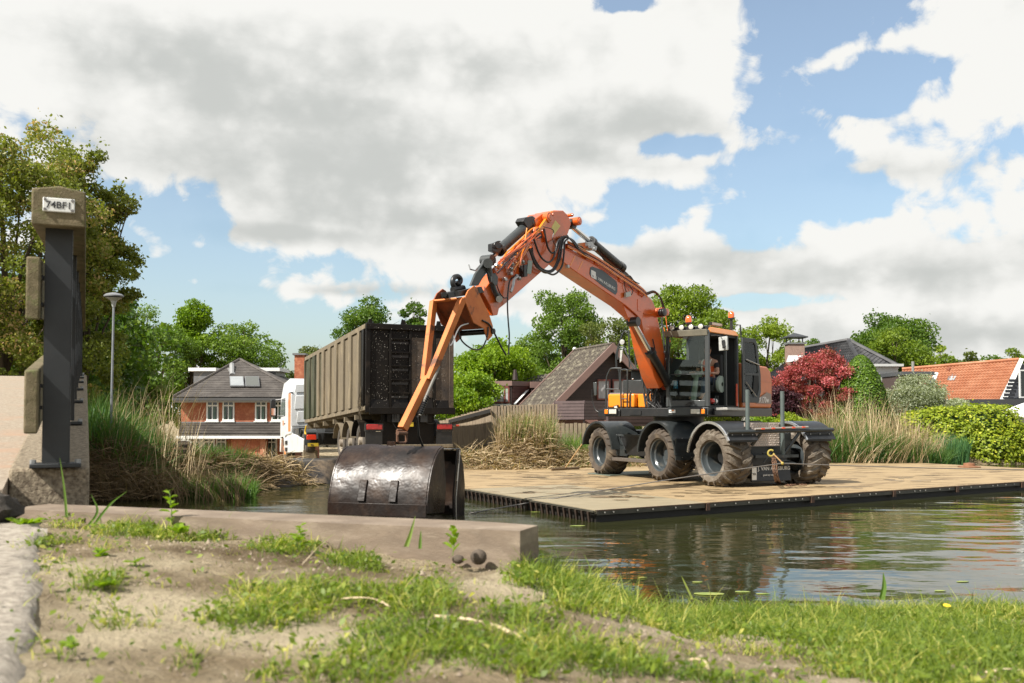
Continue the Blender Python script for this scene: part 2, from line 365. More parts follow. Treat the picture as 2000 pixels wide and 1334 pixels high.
# ------------------------------------------------------------------ water
def watermat():
    m = bpy.data.materials.new('canal_water'); m.use_nodes = True; t = m.node_tree; n = t.nodes; l = t.links
    p = n['Principled BSDF']; p.inputs['Roughness'].default_value = .035; p.inputs['IOR'].default_value = 1.36
    co = nn(t, 'ShaderNodeNewGeometry').outputs['Position']
    def noi(s, sc, d, w=0):
        k = nn(t, 'ShaderNodeMapping'); l.new(co, k.inputs[0]); k.inputs['Scale'].default_value = sc; k.inputs['Rotation'].default_value = (0, 0, w)
        q = nn(t, 'ShaderNodeTexNoise'); l.new(k.outputs[0], q.inputs['Vector']); q.inputs['Scale'].default_value = s; q.inputs['Detail'].default_value = d; q.inputs['Roughness'].default_value = .45; return q.outputs[0]
    def mth(op, a, b):
        k = nn(t, 'ShaderNodeMath', operation=op)
        for i, v in enumerate((a, b)):
            if isinstance(v, (int, float)): k.inputs[i].default_value = v
            else: l.new(v, k.inputs[i])
        return k.outputs[0]
    # water stirred by the grab: rougher within a few metres of it
    d = nn(t, 'ShaderNodeVectorMath', operation='DISTANCE'); l.new(co, d.inputs[0]); d.inputs[1].default_value = (-1.9, 16.8, 0)
    chop = nn(t, 'ShaderNodeMapRange'); chop.interpolation_type = 'SMOOTHSTEP'; l.new(d.outputs['Value'], chop.inputs[0]); chop.inputs[1].default_value = 5.2; chop.inputs[2].default_value = 1.5
    long = mth('MULTIPLY', noi(.62, (.85, 1.35, 1), 2, .25), 1.0)
    mid = mth('MULTIPLY', noi(2.3, (.8, 1.4, 1), 3, -.2), .17)
    fine = mth('MULTIPLY', noi(14, (.8, 1.2, 1), 4), mth('ADD', .010, mth('MULTIPLY', chop.outputs[0], .16)))
    hgt = mth('ADD', mth('ADD', long, mid), fine)
    b = nn(t, 'ShaderNodeBump'); b.inputs['Strength'].default_value = 1.0; b.inputs['Distance'].default_value = .048; l.new(hgt, b.inputs['Height']); l.new(b.outputs[0], p.inputs['Normal'])
    c = nn(t, 'ShaderNodeMix', data_type='RGBA'); l.new(noi(.5, (1, 1, 1), 3), c.inputs[0]); c.inputs[6].default_value = (.034, .035, .011, 1); c.inputs[7].default_value = (.021, .024, .008, 1)
    l.new(c.outputs[2], p.inputs['Base Color']); return m
wx = np.concatenate([np.arange(-60, -14, 4), np.arange(-14, 60, 1.5)])
Vw = []; 
for x in wx:
    fbx = np.interp(x, FBX, FBY)
    Vw += [(x, 2.0, 0), (x, fbx+.9, 0)]
Fw = [(2*i, 2*i+2, 2*i+3, 2*i+1) for i in range(len(wx)-1)]
o = mesh_np('water', np.array(Vw, float), np.array(Fw), watermat(), origin=(0, 0, 0)); tag(o, kind='structure')

# ------------------------------------------------------------------ footpath and bridge
BD = Vector((-.4295, 1, 0)).normalized()         # bridge heading
BL = Vector((-BD.y, BD.x, 0))                    # to its left
B0 = Vector((-1.575, 3.72, 0))                    # outer near corner of the edge kerb
def bz(t):                                       # top of kerb along the bridge
    return 1.488+.093*t-.0022*t*t
gravel = M('gravel_concrete', (.38, .33, .26), (.25, .20, .155), scale=60, rough=.95, bump=.7, bscale=120, c3=(.36, .25, .18), s3=3, t3=.6, spec=.2, bdist=.008)
gravel2 = M('exposed_aggregate', (.42, .35, .25), (.15, .115, .08), scale=62, rough=.9, bump=1.0, bscale=70, spec=.25, bdist=.02)
asph = M('worn_asphalt', (.42, .375, .31), (.22, .19, .155), scale=45, rough=.95, bump=1.0, bscale=70, spec=.2, bdist=.008)
bridge = empty('footbridge', (-5.2, 11, 0.9), 'low humped concrete footbridge with gravelled deck crossing the canal at the left', 'bridge')
def strip(l0, l1, dz, th, t0=0.0, t1=18.5, n=37):
    vs = []; fs = []
    for i in range(n+1):
        t = t0+(t1-t0)*i/n; p = B0+BD*t; z = bz(t)+dz
        a = p+BL*l0; b = p+BL*l1
        vs += [(a.x, a.y, z), (b.x, b.y, z), (b.x, b.y, z-th), (a.x, a.y, z-th)]
    for i in range(n):
        b = 4*i; e = b+4
        for k in range(4): fs.append((b+k, b+(k+1) % 4, e+(k+1) % 4, e+k))
    fs += [(3, 2, 1, 0), (4*n, 4*n+1, 4*n+2, 4*n+3)]
    return MB().add(vs, fs)
strip(0, .27, 0, .34).build('kerb', gravel2, bridge, smooth=30, bevel=.012)
strip(.272, 2.6, -.035, .28, -.25).build('deck', gravel, bridge, smooth=30)
strip(2.603, 2.87, 0, .34).build('kerb', gravel2, bridge, smooth=30)
# asphalt path leading onto the bridge
def path_z(x, y):
    d = (-.42-.4565*(y-.9))-x
    z = near_z(x, y)+.016*vnoise(x, y, 2.6, 1)+.005*vnoise(x, y, 8, 2)+.002*vnoise(x, y, 30, 3)
    return z+.014-.06*np.clip(1-(d+.05*vnoise(x, y, 9, 6))/.035, 0, 1)
sheet('footpath', (-2.6, -.42, -1.44, -3.6), (.9, .9, 3.1, 3.25), 70, 70, path_z, asph)

# railing
wood_m = M('mossy_timber', (.19, .155, .095), (.10, .085, .045), scale=6, rough=.85, bump=.4, bscale=40, c3=(.12, .13, .05), s3=5, t3=.6, sc=(4, 1, 4), spec=.25)
steel_d = M('dark_painted_steel', (.014, .016, .018), (.02, .023, .025), scale=10, rough=.5, bump=.03, bscale=60)
galv = M('dull_zinc', (.35, .36, .36), (.25, .26, .26), scale=20, rough=.5, metal=.6)
rail = empty('bridge_railing', B0+Vector((-.07, .1, 1.5)), 'timber and dark steel railing running away along the right edge of the footbridge', 'railing')
def along(t, l, z): 
    p = B0+BD*t+BL*l; return Vector((p.x, p.y, bz(t)+z))
def beam(l, z, w, h, t0, t1, n=12, peak=0):
    vs = []; fs = []; k = 5 if peak else 4
    for i in range(n+1):
        t = t0+(t1-t0)*i/n
        c = [along(t, l-w/2, z), along(t, l+w/2, z), along(t, l+w/2, z+h)]
        if peak: c.append(along(t, l, z+h+peak))
        c.append(along(t, l-w/2, z+h)); vs += c
    for i in range(n):
        b = k*i; e = b+k
        for j in range(k): fs.append((b+j, e+j, e+(j+1) % k, b+(j+1) % k))
    fs += [tuple(range(k)), tuple(k*n+j for j in range(k-1, -1, -1))]
    return MB().add(vs, fs)
tE = 16.6
beam(.115, .885, .178, .13, -.13, tE, 14, .016).build('cap_rail', wood_m, rail, bevel=.006)
for zz in (.14, .545):
    beam(.195, zz, .045, .225, -.13, tE).build('side_rail', wood_m, rail, bevel=.006)
post_src = None
for k in range(11):
    t = .02+k*1.62
    base = along(t, .115, 0); pe = empty('post', base, parent=rail)
    if post_src is None:
        m = MB(); ax = -BL; ay = BD
        m.cbox(Vector(ay)*-.036+Vector((0, 0, .4525)), .086, .008, .865, ax, ay)
        m.cbox(Vector(ax)*.0425+Vector((0, 0, .4525)), .008, .075, .865, ax, ay)
        m.cbox(-Vector(ax)*.0425+Vector((0, 0, .4525)), .008, .075, .865, ax, ay)
        ms = m.build('post_section', steel_d, pe, local=True)
        m = MB().cbox((0, 0, .008), .172, .14, .016, ax, ay); mp_ = m.build('base_plate', steel_d, pe, local=True, bevel=.003)
        bolts = []
        for sx in (-.075, .075):
            m = MB().cyl(Vector(ax)*sx+Vector(ay)*-.045+Vector((0, 0, .016)), Vector(ax)*sx+Vector(ay)*-.045+Vector((0, 0, .03)), .011, n=6)
            bolts.append(m.build('bolt', galv, pe, local=True))
        m = MB()
        for zz in (.22, .30, .60, .70): m.cbox(-Vector(ax)*.062+Vector((0, 0, zz)), .026, .05, .014, ax, ay)
        bolts.append(m.build('bracket', steel_d, pe, local=True)); post_src = [ms, mp_]+bolts
    else:
        for s_ in post_src:
            c = s_.copy(); COL.objects.link(c); c.parent = pe; WL[c.name] = Vector()
np_ = along(-.13, .115, .96); pl = MB().cbox(np_-BD*.004, .105, .006, .05, -BL, BD)
plate = pl.build('number_plate', M('enamel_white', (.68, .69, .67), rough=.35), rail, bevel=.004)
for sx in (-.045, .045):
    for sz in (-.018, .018): MB().cyl(np_-BL*sx+Vector((0, 0, sz))-BD*.007, np_-BL*sx+Vector((0, 0, sz))-BD*.011, .0055, n=8).build('screw', M('screw_head', (.2, .19, .18), rough=.4, metal=.7) if sx == -.045 and sz < 0 else bpy.data.materials['screw_head'], plate)
black = M('black_print', (.02, .02, .022), rough=.5)
text_mesh('lettering', '74BF1', .034, np_-BD*.008-Vector((0, 0, .0115)), -BL, (0, 0, 1), black, plate, .0004, 'CENTER')

# timber beam along the bank
tb = M('hard_timber', (.225, .175, .13), (.155, .12, .09), scale=6, rough=.85, bump=.3, bscale=40, c3=(.28, .225, .17), s3=3, t3=.56, sc=(2.5, 2.5, 9), spec=.25)
PA = Vector((-1.74, 3.42, 0)); PB = Vector((.022, 2.76, 0)); dv = (PB-PA).normalized(); nv = Vector((-dv.y, dv.x, 0))
mb = MB(); nseg = 14; vs = []; ZT = 1.362
for i in range(nseg+1):
    p = PA.lerp(PB, i/nseg)
    wv = 0; w2 = .2 if i < nseg-1 else (.185 if i == nseg-1 else .15)
    for q, z in ((p, ZT-.30), (p+nv*.2, ZT-.30), (p+nv*w2, ZT+wv), (p+nv*0, ZT+wv)): vs.append((q.x, q.y, z))
fs = [(b*4+k, (b+1)*4+k, (b+1)*4+(k+1) % 4, b*4+(k+1) % 4) for b in range(nseg) for k in range(4)]+[(0, 1, 2, 3), (nseg*4+3, nseg*4+2, nseg*4+1, nseg*4)]
mb.add(vs, fs)
bb = mb.build('timber_beam', tb); tag(bb, 'long weathered timber beam edging the sandy bank in front of the water', 'beam')
# half-buried cobble against the beam
st = MB().ball((0, 0, 0), .023, 14, .95)
sto = st.build('round_stone', M('pebble_stone', (.13, .10, .075), (.06, .047, .035), scale=30, rough=.9, bump=.4, bscale=60), smooth=True); sto.location = (-.092, 2.755, Hs(-.092, 2.75)+.008)
tag(sto, 'small round stone lying against the right end of the timber beam', 'stone', 'stones against the beam')
sto2 = sto.copy(); COL.objects.link(sto2); sto2.location = (-.150, 2.79, Hs(-.15, 2.79)+.002); sto2.scale = (.75, .7, .6); WL[sto2.name] = sto2.location.copy()
tag(sto2, 'smaller dark stone left of the round one at the beam', 'stone', 'stones against the beam')

# ------------------------------------------------------------------ plants
def blades(name, base, h, w, lean, curve, tint, mat, seg=4, parent=None, up=None):
    n = len(base); t = np.linspace(0, 1, seg+1)
    ang = rng.uniform(0, math.pi, n); wv = np.stack([np.cos(ang), np.sin(ang), np.zeros(n)], 1)
    lean3 = np.concatenate([lean, np.zeros((n, 1))], 1)
    V = np.zeros((n, seg+1, 2, 3))
    for k, tk in enumerate(t):
        p = base.copy(); p[:, 2] += h*tk*(1-.35*curve*tk*tk)
        p += lean3*h[:, None]*(.35*tk+.65*curve*tk*tk)[:, None] if np.ndim(curve) else lean3*h[:, None]*(.35*tk+.65*curve*tk*tk)
        ww = w*(1-tk**1.6)*(.6+.4*min(1, tk*5))+.0002
        V[:, k, 0] = p-wv*ww[:, None]/2; V[:, k, 1] = p+wv*ww[:, None]/2
    idx = (np.arange(n)*(seg+1)*2)[:, None]+np.arange(seg)[None, :]*2
    F = np.stack([idx, idx+1, idx+3, idx+2], -1).reshape(-1, 4)
    return mesh_np(name, V.reshape(-1, 3), F, mat, parent, tint=np.repeat(tint, seg))
def leaves(name, P, size, tint, mat, parent=None, flat=.5, aspect=.6, origin=None, nrm=None):
    n = len(P); nr = rng.normal(size=(n, 3)); nr[:, 2] = nr[:, 2]*.7+flat*1.6
    if nrm is not None: nr = nr*.55+nrm
    nr /= np.linalg.norm(nr, axis=1, keepdims=True)
    r = rng.normal(size=(n, 3)); a = np.cross(nr, r); a /= np.linalg.norm(a, axis=1, keepdims=True); b = np.cross(nr, a)
    s = (size*rng.uniform(.65, 1.35, n))[:, None]
    V = np.stack([P-a*s*.5, P+b*s*aspect*.5+nr*s*.08, P+a*s*.5, P-b*s*aspect*.5+nr*s*.08], 1)
    F = np.arange(n*4).reshape(n, 4)
    return mesh_np(name, V.reshape(-1, 3), F, mat, parent, tint=tint, origin=origin)
LM = {
 'fresh': leafmat('leaf_fresh', (.07, .13, .012), (.19, .26, .02), (.33, .38, .04)),
 'bright': leafmat('leaf_bright', (.07, .15, .008), (.19, .29, .012), (.31, .40, .02)),
 'mid': leafmat('leaf_mid', (.05, .10, .014), (.14, .225, .026), (.26, .34, .05)),
 'dark': leafmat('leaf_dark', (.03, .065, .008), (.08, .15, .014), (.16, .235, .02)),
 'olive': leafmat('leaf_olive', (.06, .09, .02), (.14, .17, .035), (.26, .25, .07)),
 'brown': leafmat('leaf_mottled', (.075, .105, .016), (.21, .235, .035), (.60, .38, .23)),
 'grey': leafmat('leaf_grey', (.15, .18, .11), (.33, .36, .24), (.46, .48, .36)),
 'yellow': leafmat('leaf_yellow', (.11, .17, .012), (.30, .36, .025), (.52, .52, .05)),
 'pink': leafmat('blossom', (.09, .06, .02), (.42, .07, .085), (.66, .26, .26), .3),
 'purple': leafmat('leaf_purple', (.02, .006, .010), (.07, .02, .028), (.12, .05, .04), .2),
 'cone': leafmat('leaf_topiary', (.045, .09, .008), (.10, .19, .010), (.18, .28, .02), .25),
 'reed': leafmat('reed_straw', (.08, .13, .025), (.17, .15, .06), (.60, .48, .30), .25, .6),
 'straw': leafmat('dead_straw', (.12, .08, .04), (.38, .28, .16), (.68, .56, .37), .15, .7),
 'reedgreen': leafmat('reed_green', (.05, .11, .02), (.13, .23, .045), (.33, .38, .11), .35, .5),
 'iris': leafmat('iris_green', (.04, .11, .04), (.09, .20, .07), (.17, .28, .08), .3, .5),
 'grass': leafmat('grass_blades', (.06, .115, .014), (.20, .265, .03), (.50, .47, .13), .4, .5)}
bark = M('bark', (.10, .075, .05), (.05, .038, .026), scale=3, rough=.95, bump=.5, bscale=18, sc=(1, 1, .3))
def tree(label, px, D, topy, basez, hw, kind, nl=9000, ls=.22, K=70, cb=.25, rad=.25, airy=1.0, tint=(.0, 1.0), group=None, name='tree', shape=1.0, seed=0, gap=0, rough_=.5, topw=1.0, cat='tree'):
    """px: centre column, topy: top row, hw: half-width in photo pixels, cb: share of the height below the crown"""
    r_ = np.random.default_rng(100+seed)
    top = at(px, topy, D); x0, y0 = top.x, D; zt = top.z; Hh = zt-basez; Rw = hw*1.12*D/FPX
    root = empty(name, (x0, y0, basez), label, cat, group)
    zc0 = basez+Hh*cb; ch = (zt-zc0)
    d = r_.normal(size=(K, 3)); d /= np.linalg.norm(d, axis=1, keepdims=True); d[:, 2] = d[:, 2]*.98
    f = r_.uniform(.45, 1.0, K)**.6
    nzv = np.array([1+rough_*mnoise.noise((v[0]*1.6+seed, v[1]*1.6, v[2]*1.6)) for v in d])
    rr = Rw*.88*f*nzv
    zz = zc0+ch*(.5+.44*d[:, 2]*f*(.85+.15*nzv))
    taper = np.clip(1-(1-topw)*np.clip((zz-zc0)/ch, 0, 1), .05, 1)
    hd = d[:, :2]/np.maximum(np.linalg.norm(d[:, :2], axis=1, keepdims=True), 1e-3)
    hr = np.sqrt(np.clip(1-d[:, 2]**2, 0, 1))**shape
    C = np.stack([x0+hd[:, 0]*rr*hr*taper, y0+hd[:, 1]*rr*hr*taper, zz], 1)
    K=K; cr = (rad*1.12)*Rw*r_.uniform(.6, 1.3, K); nl = int(nl*1.7*(1.3 if D > 40 else 1.15)); ls = ls*(.68 if D > 40 else .9)
    wgt = cr**2; cnt = np.maximum(4, (nl*wgt/wgt.sum()).astype(int))
    ci = np.repeat(np.arange(K), cnt); n = len(ci)
    dd = r_.normal(size=(n, 3)); dd /= np.linalg.norm(dd, axis=1, keepdims=True)
    q = dd*(r_.uniform(.15, 1, n)**.45)[:, None]
    P = C[ci]+q*cr[ci][:, None]*np.array([1.15, 1.15, .72])
    # twigs that stick out past the outline
    k2 = int(n*.035*airy); j = r_.integers(0, n, k2); P2 = P[j]+(P[j]-np.array([x0, y0, zc0+ch*.45]))*r_.uniform(.02, .11, (k2, 1))
    P = np.concatenate([P, P2])
    ct = r_.uniform(0, 1, K); tn = tint[0]+(tint[1]-tint[0])*np.clip(.45*ct[ci]+.55*r_.uniform(0, 1, n), 0, 1)
    tn = np.concatenate([tn, tn[j]])
    leaves('crown', P, ls, tn, LM[kind], root, flat=.35)
    tr = MB(); r0 = max(.07, Hh*.018); ht = basez+Hh*(cb+.45*(1-cb))
    cx, cy = x0, y0; pts = [(x0, y0, basez-.2), (x0+.03*Hh*r_.normal()*.3, y0, basez+Hh*.2), (x0+.02*Hh*r_.normal(), y0, ht), (x0+.02*Hh*r_.normal(), y0, zc0+ch*.82)]
    tr.tube(spl(pts, 4), [r0*(1.15-.95*i/12) for i in range(13)], 8)
    for i in range(min(K, 26)):
        s0 = Vector((x0, y0, basez+Hh*(cb*.75)+(r_.uniform(0, .5))*ch)); e = Vector(C[i]); 
        if e.z < s0.z: s0.z = max(basez+Hh*cb*.6, e.z-.12*Hh)
        m_ = s0.lerp(e, .5)+Vector((0, 0, .04*Hh)); tr.tube(spl([s0, m_, e], 3), [r0*.38*(1-.85*q_/6) for q_ in range(7)], 5, False)
        for _ in range(2):
            e2 = e+Vector(r_.normal(size=3))*cr[i]*.7; tr.tube([s0.lerp(e, .75), e2], [r0*.13, r0*.03], 4, False)
    tr.build('trunk', bark, root, smooth=True)
    return root
# ------------------------------------------------------------------ trees
mtree = dict(group='broadleaved trees behind the houses')
tree('big tree with mottled green and brown leaves filling the left edge', 20, 23, 190, .8, 190, 'brown', nl=40000, ls=.095, K=210, cb=.04, rad=.15, seed=1, rough_=.45, airy=1.8, shape=.5, tint=(.15, 1))
tree('mottled brown-green tree reaching furthest right beside the railing cap', 165, 24.5, 262, .8, 92, 'brown', nl=13000, ls=.10, K=100, cb=.12, rad=.17, seed=71, rough_=.6, airy=3.0, shape=.5, tint=(.15, 1))
tree('dark green tree behind the railing, left of the lamp post', 120, 30, 470, .3, 160, 'dark', nl=12000, ls=.2, K=70, cb=.05, rad=.3, seed=2)
tree('dark tree just right of the lamp post, lower branches over the reeds', 205, 34, 520, .0, 70, 'dark', nl=7000, ls=.2, K=50, cb=.05, rad=.34, seed=3)
tree('low green bushy tree seen under the railing boards at the far left', 30, 36, 640, .0, 130, 'mid', nl=7000, ls=.2, K=50, cb=.02, rad=.3, seed=31)
tree('loose mid green tree left of the bright narrow one', 302, 75, 588, -.8, 58, 'mid', nl=7000, ls=.25, K=46, cb=.12, rad=.33, seed=4, **mtree)
tree('bright lime green upright tree behind the reeds', 378, 78, 566, -.8, 40, 'bright', nl=9000, ls=.34, K=60, cb=.05, rad=.36, seed=5, shape=.6, topw=.55, **mtree)
tree('low green tree filling the gap left of the brick house', 285, 46, 668, -.8, 40, 'mid', nl=6000, ls=.22, K=40, cb=.02, rad=.35, seed=6, **mtree)
tree('broad airy green tree directly behind the brick house roof', 478, 80, 604, -1.2, 76, 'mid', nl=9000, ls=.32, K=60, cb=.18, rad=.26, tint=(.25, 1), seed=7, **mtree)
tree('small tree low behind the left side of the brick house', 425, 82, 690, -1.2, 34, 'mid', nl=3500, ls=.28, K=26, cb=.1, rad=.36, seed=32, **mtree)
tree('pale thin tree between the brick house and the container', 606, 85, 655, -1.2, 36, 'olive', nl=3500, ls=.3, K=26, cb=.1, rad=.34, seed=8, **mtree)
tree('dark oak rising behind the left half of the container', 716, 62, 560, -.8, 66, 'dark', nl=9000, ls=.25, K=56, cb=.1, rad=.28, tint=(.25, 1), seed=9, **mtree)
tree('dark oak rising behind the middle of the container', 798, 63, 572, -.8, 46, 'dark', nl=6500, ls=.25, K=40, cb=.1, rad=.3, tint=(.25, 1), seed=10, **mtree)
tree('bright yellow green tree between the container and the brown houses', 960, 46, 640, .0, 78, 'bright', nl=17000, ls=.21, K=90, cb=.02, rad=.26, tint=(.15, 1), seed=11, **mtree)
tree('bright green bush at the foot of the yellow green tree, above the fence', 915, 41, 720, .1, 52, 'bright', nl=6000, ls=.18, K=40, cb=.0, rad=.34, seed=33, **mtree)
tree('tall airy tree behind the brown house gable', 1103, 62, 560, .0, 74, 'mid', nl=11000, ls=.24, K=80, cb=.12, rad=.22, shape=.5, tint=(.2, .9), seed=12, **mtree)
tree('thin yellowish tree right of the tall airy one, under the boom', 1200, 57, 596, .0, 66, 'olive', nl=9000, ls=.2, K=66, cb=.04, rad=.24, seed=53, shape=.6, airy=1.5, **mtree)
tree('airy green tree left of the tall one, over the dormer', 1045, 66, 640, .0, 46, 'mid', nl=6000, ls=.26, K=40, cb=.0, rad=.3, seed=90, **mtree)
tree('yellow-green tree low between the arm and the A-frame ridge', 1235, 60, 640, .0, 46, 'fresh', nl=6000, ls=.24, K=40, cb=.0, rad=.3, seed=91, **mtree)
tree('full dark green tree low behind the brown house ridge', 1150, 66, 640, .0, 100, 'mid', nl=6500, ls=.28, K=46, cb=.0, rad=.32, tint=(0, .7), seed=34, **mtree)
tree('large bright green tree behind the excavator cab', 1335, 50, 537, .0, 92, 'fresh', nl=16000, ls=.22, K=90, cb=.06, rad=.24, tint=(.1, .9), seed=14, **mtree)
tree('lighter open tree right of the cab, in front of the dark roof', 1503, 56, 596, .0, 66, 'fresh', nl=8000, ls=.22, K=60, cb=.1, rad=.24, tint=(.3, 1), seed=15, airy=1.6, **mtree)
tree('fresh green tree directly behind the open cab door', 1430, 52, 650, .0, 60, 'fresh', nl=6000, ls=.22, K=44, cb=.0, rad=.3, seed=35, **mtree)
tree('small dark tree just showing over the dark tiled roof', 1607, 70, 641, .0, 32, 'dark', nl=2500, ls=.26, K=22, cb=.1, rad=.36, tint=(.2, 1), seed=16, **mtree)
tree('great domed dark green tree behind the tiled roofs', 1738, 78, 598, .0, 78, 'dark', nl=13000, ls=.32, K=84, cb=.05, rad=.25, tint=(.3, 1), seed=17, **mtree)
tree('yellower tree standing in front of the domed one', 1746, 70, 625, .0, 62, 'fresh', nl=9000, ls=.27, K=66, cb=.03, rad=.26, tint=(0, .8), seed=18, **mtree)
for i, (px, ty, hw, kd, lb) in enumerate([
    (1838, 662, 34, 'fresh', 'light tree next right of the domed tree'), (1885, 676, 34, 'olive', 'pale low tree over the left part of the orange roof'),
    (1935, 682, 36, 'mid', 'mid green low tree over the middle of the orange roof'), (1985, 664, 34, 'fresh', 'tree over the right end of the orange roof'),
    (1790, 680, 30, 'mid', 'dark filler tree left of the orange roof ridge'), (1640, 668, 36, 'mid', 'low green tree behind the hipped dark roof'),
    (2055, 640, 60, 'mid', 'tall tree past the white gable edge'), (1575, 668, 34, 'fresh', 'green tree behind the brick chimney with the metal cap')]):
    tree(lb, px, 84+i*2, ty, .0, hw, kd, nl=3000, ls=.36, K=30, cb=.0, rad=.34, seed=40+i, **mtree)
for i, (px, hw, kd) in enumerate([(240, 60, 'dark'), (520, 60, 'mid'), (640, 50, 'mid'), (860, 60, 'dark'), (1010, 60, 'mid'), (1240, 50, 'mid')]):
    tree(['dark low tree behind the lamp post reeds', 'low trees edge right of the brick house ridge', 'green growth behind the brick chimney', 'dark growth behind the container edge', 'green growth behind the dormer', 'low green tree behind the excavator railings'][i], px, 95, 735 if i not in (0,) else 640, -1.2, hw, kd, nl=2600, ls=.45, K=26, cb=.0, rad=.36, seed=60+i, **mtree)

# ------------------------------------------------------------------ houses
brick = M('red_brick', (.36, .115, .055), (.27, .085, .045), scale=9, rough=.9, bump=.3, bscale=30, c3=(.42, .17, .09), s3=4)
tile_g = M('grey_brown_tile', (.072, .062, .055), (.052, .045, .04), scale=6, rough=.8, c3=(.10, .088, .078), s3=1.2)
white = M('white_paint', (.74, .75, .73), (.66, .67, .65), scale=3, rough=.5)
dark_g = M('window_dark', (.015, .02, .02), rough=.06, spec=.8)
curtain = M('green_blind', (.12, .18, .15), (.08, .12, .10), scale=5, rough=.8)
lead = M('lead_grey', (.12, .125, .13), (.16, .165, .17), scale=3, rough=.5)
def tiled(P00, P10, P11, P01, nu, nv, amp=.02, step=.03, wave=True, sub=4):
    """roof plane laid with overlapping courses; u along the eave, v up the slope"""
    P = [Vector(p) for p in (P00, P10, P11, P01)]; nrm = ((P[1]-P[0]).cross(P[3]-P[0])).normalized()
    if nrm.z < 0: nrm = -nrm
    us = nu*sub if wave else 1; vs = []; fs = []
    for j in range(nv):
        for e in (0, 1):
            v = (j+e)/nv; a = P[0].lerp(P[3], v); b = P[1].lerp(P[2], v)
            for i in range(us+1):
                u = i/us; h = step*(1-e)+(.012)+(amp*math.sin(2*math.pi*u*nu) if wave else 0)
                vs.append(a.lerp(b, u)+nrm*h)
    w = us+1
    for j in range(nv):
        for i in range(us):
            b = j*2*w+i; fs.append((b, b+1, b+w+1, b+w))
            if j < nv-1: fs.append((b+w, b+w+1, b+2*w+1, b+2*w))
    return MB().add(vs, fs)
def window(par, x0, y0, x1, y1, D, mull=1, tr=.3, fr=white, pane=dark_g, dep=.1, cur=True):
    """front-facing window from photo rows/columns on the facade at distance D"""
    a = at(x0, y1, D); b = at(x1, y0, D); w = b.x-a.x; h = b.z-a.z; t = min(.09, w*.12)
    f = MB(); y = D-.03
    f.box((a.x, y, a.z), (w, 0, 0), (0, .12, 0), (0, 0, t)); f.box((a.x, y, b.z-t), (w, 0, 0), (0, .12, 0), (0, 0, t))
    f.box((a.x, y, a.z+t), (t, 0, 0), (0, .12, 0), (0, 0, h-2*t)); f.box((b.x-t, y, a.z+t), (t, 0, 0), (0, .12, 0), (0, 0, h-2*t))
    for i in range(mull):
        xm = a.x+w*(i+1)/(mull+1); f.box((xm-t*.35, y+.004, a.z+t), (t*.7, 0, 0), (0, .11, 0), (0, 0, h-2*t))
    if tr: f.box((a.x+t, y+.008, b.z-h*tr), (w-2*t, 0, 0), (0, .10, 0), (0, 0, t))
    fo = f.build('window', fr, par)
    MB().cbox((a.x+w/2, D+.03, a.z+h/2), w-t, .02, h-t).build('pane', pane, fo)
    if cur:
        c = MB()
        for i in range(mull+1):
            xa = a.x+w*i/(mull+1); c.cbox((xa+w/(mull+1)*.3, D+.012, a.z+h*(1-tr)/2), w/(mull+1)*.42, .008, h*(1-tr)*.86)
        c.build('curtain', curtain, fo)
    MB().cbox((a.x+w/2, D-.06, a.z-.04), w+.1, .16, .07).build('sill', white, fo)
    return fo
DH = 60.0
hb = empty('brick_house', at(450, 905, DH+4), 'two-storey red brick house with grey hipped roof and solar panels', 'house')
def fb(x, y, d=DH): return at(x, y, d)
zb = fb(400, 912).z
# upper storey wall, ground-floor walls
a = fb(353, 784); b = fb(566, 784)
MB().box((a.x, DH+.1, fb(0, 826).z), (b.x-a.x, 0, 0), (0, 9, 0), (0, 0, a.z-fb(0, 826).z+.1)).build('upper_wall', brick, hb)
MB().box((a.x+.05, DH+.15, zb-.6), (b.x-a.x, 0, 0), (0, 8.9, 0), (0, 0, fb(0, 826).z-zb+.6)).build('lower_wall', brick, hb)
p0 = fb(459, 906); p1 = fb(523, 852); MB().box((p0.x, DH-.9, zb-.6), (p1.x-p0.x, 0, 0), (0, 1.0, 0), (0, 0, p1.z-zb+.6)).build('bay_wall', brick, hb)
q0 = fb(516, 906); MB().box((q0.x, DH-1.0, zb-.6), (.3, 0, 0), (0, .09, 0), (0, 0, p1.z-zb+.6)).build('pier', M('light_brick', (.42, .19, .11), (.34, .14, .08), scale=9, rough=.9), hb)
# hipped roof: front hip and the two side slopes
apex = at(468.5, 703, DH+5.2); e0 = at(339, 776, DH-.5); e1 = at(602, 776, DH-.5); bk = Vector((0, 5.5, 0)); dz0 = apex.z
b0 = e0+Vector((0, 12, 0)); b1 = e1+Vector((0, 12, 0)); ap2 = apex+Vector((0, 1.6, 0))
front = MB()
nv = 22; nrm = ((e1-e0).cross(apex-e0)).normalized(); nrm = nrm if nrm.z > 0 else -nrm; vs = []; fs = []
for j in range(nv):
    for e in (0, 1):
        v = min((j+e)/nv, .995); l_ = e0.lerp(apex, v); r_ = e1.lerp(apex, v)
        for i in range(2): vs.append((l_ if i == 0 else r_)+nrm*(.022*(1-e)+.02))
    k = j*4; fs.append((k, k+1, k+3, k+2))
    if j < nv-1: fs.append((k+2, k+3, k+5, k+4))
front.add(vs, fs)
tag(front.build('roof_tiles', tile_g, hb), kind='stuff')
MB().add([e0, e1, apex, ap2, b0, b1], [(0, 1, 2), (0, 2, 3, 4), (1, 5, 3, 2), (4, 3, 5), (0, 4, 5, 1)]).build('roof', tile_g, hb)
for P_ in (e0, e1): MB().tube([P_+Vector((0, 0, .05)), apex+Vector((0, 0, .06))], .09, 6).build('ridge_tiles', tile_g, hb)
gut = M('gutter_grey', (.30, .30, .29), rough=.5)
